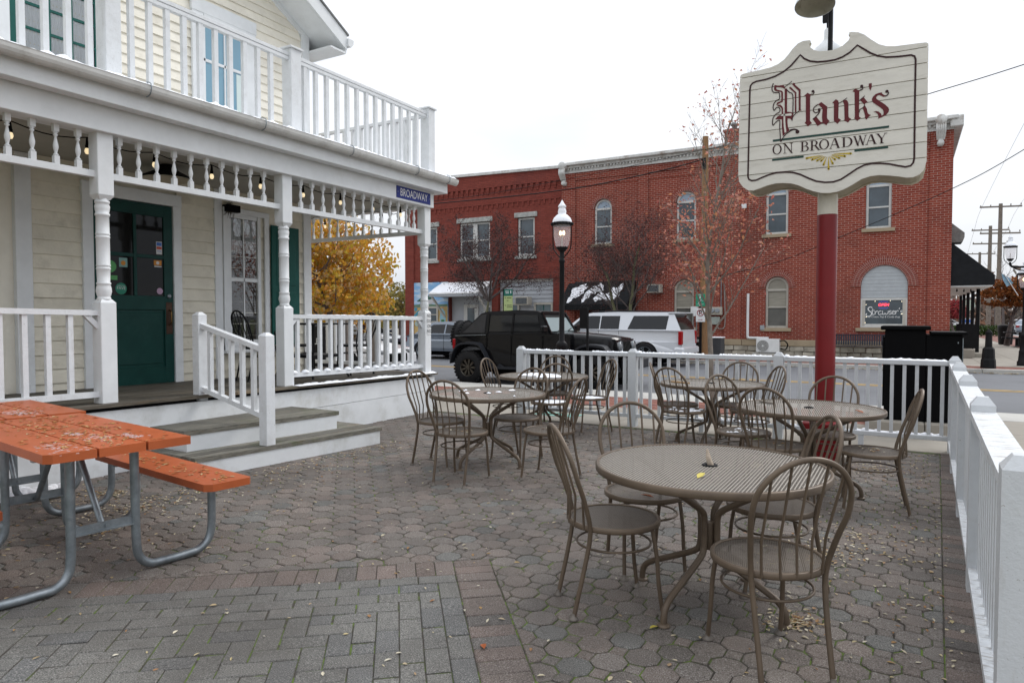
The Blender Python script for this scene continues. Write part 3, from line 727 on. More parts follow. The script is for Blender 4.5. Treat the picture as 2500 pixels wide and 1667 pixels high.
# roof
def slope(y, z0=6.02): return z0 + (8.10 - y) * .55
SHING = paint('grey_shingle', (.20, .20, .20), .9, var=.25, vs=3, bump=.3, bs=20)
rf = MB(); yr_ = 3.48; ye = 8.46
for s_g in (1, -1):
    ya = yr_; yb_ = yr_ + s_g * (ye - yr_)
    z_a = slope(yr_) + .30; z_b = slope(ye) + .30
    rf.hexa([(-16.5, ya, z_a - .03), (-7.93, ya, z_a - .03), (-7.93, yb_, z_b - .03), (-16.5, yb_, z_b - .03), (-16.5, ya, z_a), (-7.93, ya, z_a), (-7.93, yb_, z_b), (-16.5, yb_, z_b)])
roof = part(rf, 'roof', SHING, house, recalc=True)
for s_g in (1, -1):
    ya = yr_; yb_ = yr_ + s_g * (ye - .03 - yr_); za = slope(yr_) + .265; zb = slope(ye - .03) + .265
    part(MB().hexa([(-7.99, ya, za - .24), (-7.95, ya, za - .24), (-7.95, yb_, zb - .24), (-7.99, yb_, zb - .24), (-7.99, ya, za), (-7.95, ya, za), (-7.95, yb_, zb), (-7.99, yb_, zb)]), 'rake_board', WHITE, roof, recalc=True)
    part(MB().hexa([(-16, ya, za - .24), (-7.995, ya, za - .24), (-7.995, yb_, zb - .24), (-16, yb_, zb - .24), (-16, ya, za - .2), (-7.995, ya, za - .2), (-7.995, yb_, zb - .2), (-16, yb_, zb - .2)]), 'soffit', WHITE, roof, recalc=True)
part(MB().hexa([(XW, 3.48, 8.50), (XW + .05, 3.48, 8.50), (XW + .05, 8.02, 6.0), (XW, 8.02, 6.0), (XW, 3.48, 8.64), (XW + .05, 3.48, 8.64), (XW + .05, 8.10, 6.14), (XW, 8.10, 6.14)]), 'frieze_board', WHITE, roof, recalc=True)
part(MB().box(-16, -7.96, 8.40, 8.43, 5.82, 6.05, c=.004), 'fascia_board', WHITE, roof)
part(MB().box(-16, -7.96, 8.08, 8.42, 5.80, 5.83), 'soffit', WHITE, roof)
g = MB(); prof = [(8.435, 6.05), (8.435, 5.93), (8.51, 5.93), (8.55, 5.98), (8.56, 6.05)]
g.prism(prof, lambda u, v, d: (d, u, v), -16, -7.92); part(g, 'eave_gutter', WHITE, roof, recalc=True)
# deck
deck = part(MB().hexa([(XW, -1, .45), (-6.75, -1, .45), (-6.75, 8.95, .40), (XW, 8.95, .40), (XW, -1, dk(-1) - .032), (-6.75, -1, dk(-1) - .032), (-6.75, 8.95, dk(8.95) - .032), (XW, 8.95, dk(8.95) - .032)]), 'deck', BLACKM, house)
for k in range(14):
    x1 = -6.63 - k * .1345; x0 = x1 - .130; ya = -1.; yb_ = rnd.choice([3.1, 4.2, 5.5]) if k else 5.2
    for y0, y1 in ((ya, yb_ - .002), (yb_ + .002, 9.08)):
        zo = rnd.uniform(-.0015, .0015)
        part(MB().hexa([(x0, y0, dk(y0) - .03), (x1, y0, dk(y0) - .03), (x1, y1, dk(y1) - .03), (x0, y1, dk(y1) - .03), (x0, y0, dk(y0) + zo), (x1, y0, dk(y0) + zo), (x1, y1, dk(y1) + zo), (x0, y1, dk(y1) + zo)]), 'deck_board', DECKWOOD if k else EDGEWOOD, deck)
part(MB().box(-12, XW - .01, 8.1, 9.08, dk(9) - .03, dk(9) - .002), 'deck_board', DECKWOOD, deck)
# white skirt below the deck
for z0, z1 in ((-.02, .335), (.342, .555)):
    part(MB().hexa([(-6.70, -1, z0), (-6.665, -1, z0), (-6.665, 9.04, z0), (-6.70, 9.04, z0), (-6.70, -1, min(z1 + .11, z1 + .12)), (-6.67, -1, z1 + .11), (-6.67, 9.04, z1), (-6.70, 9.04, z1)] if z0 > .2 else
         [(-6.70, -1, z0), (-6.655, -1, z0), (-6.655, 9.045, z0), (-6.70, 9.045, z0), (-6.70, -1, z1), (-6.658, -1, z1), (-6.658, 9.045, z1), (-6.70, 9.045, z1)]), 'skirt_board', WHITE_SKIRT, house)
part(MB().box(-12, -6.705, 9.0, 9.04, -.02, .57), 'skirt_board', WHITE_SKIRT, house)
# turned porch posts
def post_lathe(z0, z1):
    L = z1 - z0; pr = [(0, .052), (.012, .062), (.03, .062), (.035, .055), (.045, .058), (.09, .070), (.13, .066), (.155, .058), (.16, .064), (.175, .064), (.18, .056), (.30, .060), (.305, .064), (.315, .064), (.32, .059), (.33, .059), (.335, .064), (.345, .064), (.35, .060),
         (.60, .060), (.605, .064), (.615, .064), (.62, .059), (.63, .059), (.635, .064), (.645, .064), (.65, .060), (.81, .058), (.815, .066), (.835, .066), (.84, .058), (.87, .064), (.905, .068), (.93, .058), (.935, .066), (.955, .066), (.96, .056), (.985, .060), (1., .052)]
    return [(r_, z0 + t * L) for t, r_ in pr]
posts = []
for yc in (1.2, 3.805, 6.045, 8.94):
    z0 = dk(yc); q = MB(); X0, X1 = -6.87, -6.715; h = .0775
    q.box(X0, X1, yc - h, yc + h, z0, 1.60 + .012 * (8.9 - yc), c=.006)
    zt = 1.60 + .012 * (8.9 - yc)
    xm = (X0 + X1) / 2; v8 = [(xm + a * h, yc + b_ * h, zt - .001) for a, b_ in ((-1, -1), (1, -1), (1, 1), (-1, 1))] + [(xm + a * .05, yc + b_ * .05, zt + .035) for a, b_ in ((-1, -1), (1, -1), (1, 1), (-1, 1))]
    q.hexa(v8); q.lathe(post_lathe(zt + .02, 2.695), (xm, yc, 0), 20)
    v8 = [(xm + a * .05, yc + b_ * .05, 2.66) for a, b_ in ((-1, -1), (1, -1), (1, 1), (-1, 1))] + [(xm + a * h, yc + b_ * h, 2.70) for a, b_ in ((-1, -1), (1, -1), (1, 1), (-1, 1))]
    q.hexa(v8); q.box(X0, X1, yc - h, yc + h, 2.70, 3.30, c=.006)
    posts.append(part(q, 'porch_post', WHITE, house))
# beam, fascia, gutter, ceiling
part(MB().box(-6.90, -6.66, -3, 9.03, 3.292, 3.60, c=.005), 'beam', WHITE, house); part(MB().box(-12, -6.905, 8.86, 9.028, 3.292, 3.60, c=.005), 'beam', WHITE, house)
part(MB().box(-6.64, -6.50, -3, 9.19, 3.53, 3.72, c=.005), 'fascia_board', WHITE, house); part(MB().box(-12, -6.645, 9.05, 9.19, 3.53, 3.72, c=.005), 'fascia_board', WHITE, house)
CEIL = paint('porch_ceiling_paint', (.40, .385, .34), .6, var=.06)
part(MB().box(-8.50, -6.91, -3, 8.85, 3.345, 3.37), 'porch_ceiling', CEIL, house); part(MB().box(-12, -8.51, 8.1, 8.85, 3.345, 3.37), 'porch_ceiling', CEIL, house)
part(MB().box(-8.50, -6.50, -3, 9.19, 3.722, 3.775), 'balcony_floor', WHITE_WORN, house); part(MB().box(-12, -8.51, 8.1, 9.19, 3.722, 3.775), 'balcony_floor', WHITE_WORN, house)
gut = MB(); pr = [(-6.495, 3.76)] + [(-6.43 + .065 * math.cos(R(180 + a)), 3.755 + .085 * math.sin(R(180 + a))) for a in range(0, 181, 20)] + [(-6.36, 3.765), (-6.372, 3.765)] + [(-6.43 + .055 * math.cos(R(-a)), 3.757 + .075 * math.sin(R(-a))) for a in range(0, 181, 20)] + [(-6.487, 3.76)]
gut.prism(pr, lambda u, v, d: (u, d, v), -3, 9.32); gutter = part(gut, 'gutter', paint('grey_white_gutter', (.60, .60, .58), .45, var=.08, tint=(.3, .28, .24), tintamt=.6, ts=4), house, recalc=True)
for yy in (1.4, 2.75, 4.05, 5.42, 6.85, 8.25, 9.05):
    part(MB().tube(smooth_path([(-6.50, yy, 3.79), (-6.43, yy, 3.80), (-6.36, yy, 3.78), (-6.352, yy, 3.72), (-6.38, yy, 3.672), (-6.43, yy, 3.660)], 3), .006, 5), 'gutter_bracket', GALV, gutter)
# spindle frieze
SPN = MB().box(-.023, .023, -.023, .023, 0, .075); SPN.box(-.023, .023, -.023, .023, .295, .365)
SPN.lathe([(.014, .074), (.023, .082), (.023, .090), (.011, .100), (.016, .12), (.0235, .15), (.0235, .17), (.014, .22), (.009, .25), (.020, .262), (.020, .270), (.010, .276), (.021, .284), (.021, .290), (.012, .297)], (0, 0, 0), 10)
SPM = SPN.mesh('spindle'); SPM.materials.append(WHITE)
fr = part(MB().box(-6.82, -6.765, -1, 8.86, 2.865, 2.93, c=.004), 'frieze_rail', WHITE, house)
y = 1.44
while y < 8.80:
    if min(abs(y - p) for p in (1.2, 3.805, 6.045, 8.94)) > .11: inst('spindle', SPM, fr, (-6.79, y, 2.928))
    y += .1955
fr2 = part(MB().box(-12, -6.87, 8.915, 8.965, 2.865, 2.93, c=.004), 'frieze_rail', WHITE, house)
for k in range(16): inst('spindle', SPM, fr2, (-7.10 - k * .198, 8.94, 2.928))
# railings
def railing(y0, y1, ys, zt0, zt1, zb0, zb1, x=-6.79, w=.045, tw=.07, th=.05, mat=WHITE_WORN):
    t = part(MB().bar((x, y0, zt0), (x, y1, zt1), tw, th), 'rail', mat, house)
    part(MB().bar((x, y0, zb0), (x, y1, zb1), .055, .055), 'lower_rail', mat, t)
    for y in ys:
        f = (y - y0) / (y1 - y0); a = zb0 + (zb1 - zb0) * f + .02; b_ = zt0 + (zt1 - zt0) * f - .02
        part(MB().box(x - w / 2, x + w / 2, y - w / 2, y + w / 2, a, b_), 'baluster', mat, t)
    return t
railing(6.12, 8.865, [6.246 + .196 * k for k in range(13)], 1.535, 1.502, .785, .735)
railing(1.28, 3.73, [3.48 - .193 * k for k in range(11)], 1.605, 1.565, .80, .775)
def bracket(y, s, z): part(MB().hexa([(-6.81, y, z - .16), (-6.77, y, z - .16), (-6.77, y + s * .13, z - .025), (-6.81, y + s * .13, z - .025), (-6.81, y, z - .09), (-6.77, y, z - .09), (-6.77, y + s * .07, z - .024), (-6.81, y + s * .07, z - .024)]), 'rail_bracket', WHITE_WORN, house, recalc=True)
bracket(8.862, -1, 1.502); bracket(6.123, 1, 1.535); bracket(3.727, -1, 1.565)
t = part(MB().box(-12, -6.87, 8.905, 8.975, 1.475, 1.525), 'rail', WHITE_WORN, house); part(MB().box(-12, -6.87, 8.91, 8.97, .70, .755), 'lower_rail', WHITE_WORN, t)
for k in range(18): part(MB().box(-7.075 - k * .19, -7.03 - k * .19, 8.918, 8.962, .75, 1.48), 'baluster', WHITE_WORN, t)
# balcony railing
for a, b_, ys in ((6.31, 9.0, [6.418 + .1955 * k for k in range(13)]), (3.98, 6.14, [4.127 + .1943 * k for k in range(10)]), (.5, 3.84, [3.72 - .195 * k for k in range(16)])):
    t = part(MB().box(-6.835, -6.765, a, b_, 4.80, 4.845, c=.004), 'rail', WHITE_WORN, house); part(MB().box(-6.83, -6.77, a, b_, 4.755, 4.795), 'under_rail', WHITE_WORN, t)
    for y in ys: part(MB().box(-6.825, -6.775, y - .025, y + .025, 3.77, 4.76), 'baluster', WHITE_WORN, t)
for yc, wd in ((3.915, .155), (6.225, .17), (9.08, .165)):
    q = part(MB().box(-6.90, -6.73, yc - wd / 2, yc + wd / 2, 3.772, 4.90, c=.005), 'balcony_post', WHITE_WORN, house)
    part(MB().box(-6.925, -6.705, yc - wd / 2 - .025, yc + wd / 2 + .025, 4.90, 4.925, c=.004), 'post_cap', WHITE_WORN, q)
t = part(MB().box(-12, -6.90, 9.07, 9.14, 4.80, 4.845), 'rail', WHITE_WORN, house)
for k in range(18): part(MB().box(-7.13 - k * .195, -7.08 - k * .195, 9.08, 9.13, 3.77, 4.805), 'baluster', WHITE_WORN, t)
# scalloped board hanging at the far end of the wall
sc_ = [(-9.0, 3.34), (-9.0, 2.62)] + [(-9.0 + .0225 * (2 * k + 1) - .0225 * math.cos(R(30 * j)), 2.62 - .03 * math.sin(R(30 * j))) for k in range(4) for j in range(0, 6)] + [(-8.82, 2.62), (-8.82, 3.34)]
part(MB().prism(sc_, lambda u, v, d: (u, d, v), 8.20, 8.225), 'scalloped_board', WHITE, house, recalc=True)
# steps
def step(poly, z0, z1, name_t, nb=5):
    """poly: four ground corners (front-near, front-far, back-far, back-near)"""
    a, b_, c_, d_ = [Vector((*p, 0)) for p in poly]; th = .045
    def ins(p): 
        cc = (a + b_ + c_ + d_) / 4; return p + (cc - p).normalized() * .03
    A, B, Cc, Dd = map(ins, (a, b_, c_, d_))
    r_ = part(MB().hexa([(*A.xy, z0), (*B.xy, z0), (*Cc.xy, z0), (*Dd.xy, z0), (*A.xy, z1 - th), (*B.xy, z1 - th), (*Cc.xy, z1 - th), (*Dd.xy, z1 - th)]), 'riser', WHITE_SKIRT, house, recalc=True)
    for k in range(nb):
        f0, f1 = k / nb + .004, (k + 1) / nb - .004
        P = [a.lerp(d_, f0), b_.lerp(c_, f0), b_.lerp(c_, f1), a.lerp(d_, f1)]; zo = rnd.uniform(-.002, .002)
        part(MB().hexa([(*p.xy, z1 - th) for p in P] + [(*p.xy, z1 + zo) for p in P]), 'tread', TREADWOOD, r_, recalc=True)
step([(-5.735, 4.02), (-5.46, 6.34), (-6.66, 6.42), (-6.66, 4.05)], 0, .20, 'lower', 8)
step([(-6.08, 4.15), (-5.83, 6.00), (-6.665, 6.03), (-6.665, 4.17)], .20, .405, 'upper', 5)
# handrail of the steps
def hp(x, y, z0, z1, w=.105):
    q = part(MB().box(x - w / 2, x + w / 2, y - w / 2, y + w / 2, z0, z1, c=.005), 'handrail_post', WHITE_WORN, house)
    part(MB().hexa([(x + a * w / 2, y + b_ * w / 2, z1) for a, b_ in ((-1, -1), (1, -1), (1, 1), (-1, 1))] + [(x + a * .02, y + b_ * .02, z1 + .035) for a, b_ in ((-1, -1), (1, -1), (1, 1), (-1, 1))]), 'post_cap', WHITE_WORN, q)
HA = (-6.76, 4.82); HB = (-5.70, 4.83)
hp(*HA, .60, 1.545, .11); hp(*HB, .20, 1.33, .115)
t = part(MB().bar((HA[0] + .05, HA[1], 1.43), (HB[0] - .055, HB[1], 1.195), .075, .05), 'rail', WHITE_WORN, house)
part(MB().bar((HA[0] + .05, HA[1], .735), (HB[0] - .055, HB[1], .50), .06, .05), 'lower_rail', WHITE_WORN, t)
for k in range(5):
    f = (k + .75) / 5.5; x = HA[0] + .05 + (HB[0] - HA[0] - .105) * f; zt = 1.43 + (1.195 - 1.43) * f; zb = .735 + (.50 - .735) * f
    part(MB().box(x - .022, x + .022, HA[1] - .022, HA[1] + .022, zb + .015, zt - .015), 'baluster', WHITE_WORN, t)

# snow left on the house
def snow_strip(m, x0, x1, y0, y1, z, h, n=40, along='y', seed=3):
    """low uneven ridge of snow"""
    rr = random.Random(seed); prev = None
    for k in range(n + 1):
        f = k / n; hh = h * (.35 + .65 * abs(noise.noise((f * n * .33, seed, 0)) * 2)) * (.2 if k in (0, n) else 1)
        w0 = .25 * noise.noise((f * 9, seed + 5, 0)); w1 = .25 * noise.noise((f * 9, seed + 9, 0))
        if along == 'y':
            y = y0 + (y1 - y0) * f; zz = z(y) if callable(z) else z; a = x0 + (x1 - x0) * max(0, w0); b_ = x1 - (x1 - x0) * max(0, w1)
            ring = [(a, y, zz), (a + (b_ - a) * .25, y, zz + hh * .85), (a + (b_ - a) * .7, y, zz + hh), (b_, y, zz)]
        else:
            x = x0 + (x1 - x0) * f; zz = z(x) if callable(z) else z; a = y0 + (y1 - y0) * max(0, w0); b_ = y1 - (y1 - y0) * max(0, w1)
            ring = [(x, a, zz), (x, a + (b_ - a) * .25, zz + hh * .85), (x, a + (b_ - a) * .7, zz + hh), (x, b_, zz)]
        if prev: m.add(prev + ring, [(0, 1, 5, 4), (1, 2, 6, 5), (2, 3, 7, 6)], True)
        prev = ring
    return m
m = MB(); snow_strip(m, -6.72, -6.60, 6.1, 9.02, lambda y: dk(y) + .001, .035, 70, seed=2)
snow_strip(m, -6.52, -6.375, 2.6, 9.28, 3.768, .05, 160, seed=4); snow_strip(m, -6.76, -6.52, 3.0, 9.1, 3.774, .03, 120, seed=5)
for k in range(13):
    y = 6.246 + .196 * k - .07; f = (y - 6.12) / 2.745; zz = .785 - .05 * f + .027
    m.lathe([(.055, 0), (.045, .018), (.02, .032), (.002, .036)], (-6.79, y, zz), 8)
snow_strip(m, -6.80, -6.78, 6.4, 8.9, lambda y: 1.535 - .033 * (y - 6.12) / 2.745 + .025, .012, 60, seed=7)
part(m, 'snow_cover', SNOW, house, kind='stuff', recalc=True)
m = MB()
for k in range(26):
    a = rnd.uniform(0, 6.28); r_ = rnd.uniform(0, .22); m.lathe([(.07, 0), (.06, .03), (.03, .055), (.003, .06)], (-6.50 + r_ * math.cos(a) * .5, 3.0 + r_ * math.sin(a) * 1.3, -.004), 7)
solo(m, 'snow', SNOW, 'small heap of old snow at the foot of the porch beside the picnic tables', 'snow', kind='stuff')

# things fixed or hung on the house
t = wthing('street_name_sign', 'blue enamel street name sign reading BROADWAY on the porch beam', 'sign', (-6.655, 8.5, 3.41))
part(MB().box(-6.659, -6.652, 8.085, 8.93, 3.325, 3.505, c=.002), 'sign_plate', flat('sign_blue', (.008, .022, .19), .4), t)
part(text_mesh('BROADWAY', .165, lambda u, v: (-6.650, 8.507 + u, 3.413 + v), sx=.72), 'lettering', flat('sign_white', (.75, .75, .72), .4), t)
for yy in (8.115, 8.90): part(MB().lathe([(.008, 0), (.008, .004), (.002, .006)], (-6.652, yy, 3.415), 8, axis='x'), 'bolt', GALV, t)
t = wthing('notice_plate', 'narrow white plate reading NO DOGS ON PATIO on the corner porch post', 'sign', (-6.71, 8.95, 1.4))
part(MB().box(-6.7145, -6.709, 8.905, 9.008, 1.24, 1.585, c=.001), 'plate', STEEL, t)
for k, w_ in enumerate(('NO', 'DOGS', 'ON', 'PATIO')): part(text_mesh(w_, .075, lambda u, v, k=k: (-6.7075, 8.956 + u, 1.545 - k * .084 + v), sx=(.85, .62, .85, .55)[k]), 'lettering', BLACK, t)
t = wthing('pendant_lamp', 'dark metal pendant lamp with wide shade under the porch ceiling', 'lamp', (-7.7, 5.09, 3.3))
part(MB().lathe([(.285, 0), (.275, .025), (.12, .105), (.085, .16), (.04, .19), (.012, .2)], (-7.7, 5.09, 3.175), 28, cap=False), 'shade', BLACKM, t)
part(MB().lathe([(.278, 0), (.27, .02), (.11, .095)], (-7.7, 5.09, 3.17), 28, cap=False), 'shade_lining', paint('cream_enamel', (.55, .5, .4), .4), t)
part(MB().tube([(-7.7, 5.09, 3.36), (-7.7, 5.09, 3.345)], .03, 10), 'canopy', BLACKM, t)
t = wthing('string_lights', 'black cord of round bulbs strung behind the porch frieze', 'string lights', (-7.0, 5, 3.2))
by = [2.46, 3.123, 3.788, 4.483, 5.181, 5.873, 6.57, 7.263, 7.95, 8.6]; pts = []
for k in range(len(by) - 1):
    for j in range(5): f = j / 5; pts.append((-7.0, by[k] + (by[k + 1] - by[k]) * f, 3.285 - .05 * math.sin(math.pi * f)))
pts.append((-7.0, by[-1], 3.285)); part(MB().tube(pts, .006, 5), 'cord', BLACK, t)
pts = [(-7.0 - .3 * k, 8.80, 3.26 - .05 * math.sin(k * 1.7)) for k in range(11)]; part(MB().tube(pts, .006, 5), 'cord', BLACK, t)
def bulb(x, y, z):
    b_ = part(MB().tube([(x, y, z + .12), (x, y, z + .03)], [.008, .016], 8).lathe([(.017, .0), (.019, .03)], (x, y, z + .01), 10), 'bulb_holder', BLACK, t)
    part(MB().lathe([(.003, -.048), (.016, -.042), (.023, -.022), (.021, -.004), (.014, .012)], (x, y, z), 12), 'bulb', BULB, b_)
for y in by: bulb(-7.0, y, 3.17)
for k, x in enumerate((-7.55, -8.3, -8.85)): bulb(x, 8.80, 3.13)
t = wthing('wall_box', 'black speaker box with a scruffy bird nest hanging below it', 'speaker', (-8.4, 6.5, 3.0))
part(MB().box(-8.49, -8.36, 6.44, 6.66, 3.03, 3.13, c=.006), 'box', BLACK, t)
m = MB()
for k in range(130):
    p0 = Vector((-8.42 + rnd.uniform(-.03, .03), 6.50 + rnd.uniform(-.05, .06), 3.06 + rnd.uniform(-.03, .10))); q0 = p0 + Vector((rnd.uniform(-.03, .03), rnd.uniform(-.06, .06), rnd.uniform(-.12, .04)))
    m.tube([p0, (p0 + q0) / 2 + Vector((.01, .01, .01)), q0], .0022, 3)
part(m, 'nest_twigs', paint('dry_twig', (.10, .08, .05), .9), t, kind='stuff')
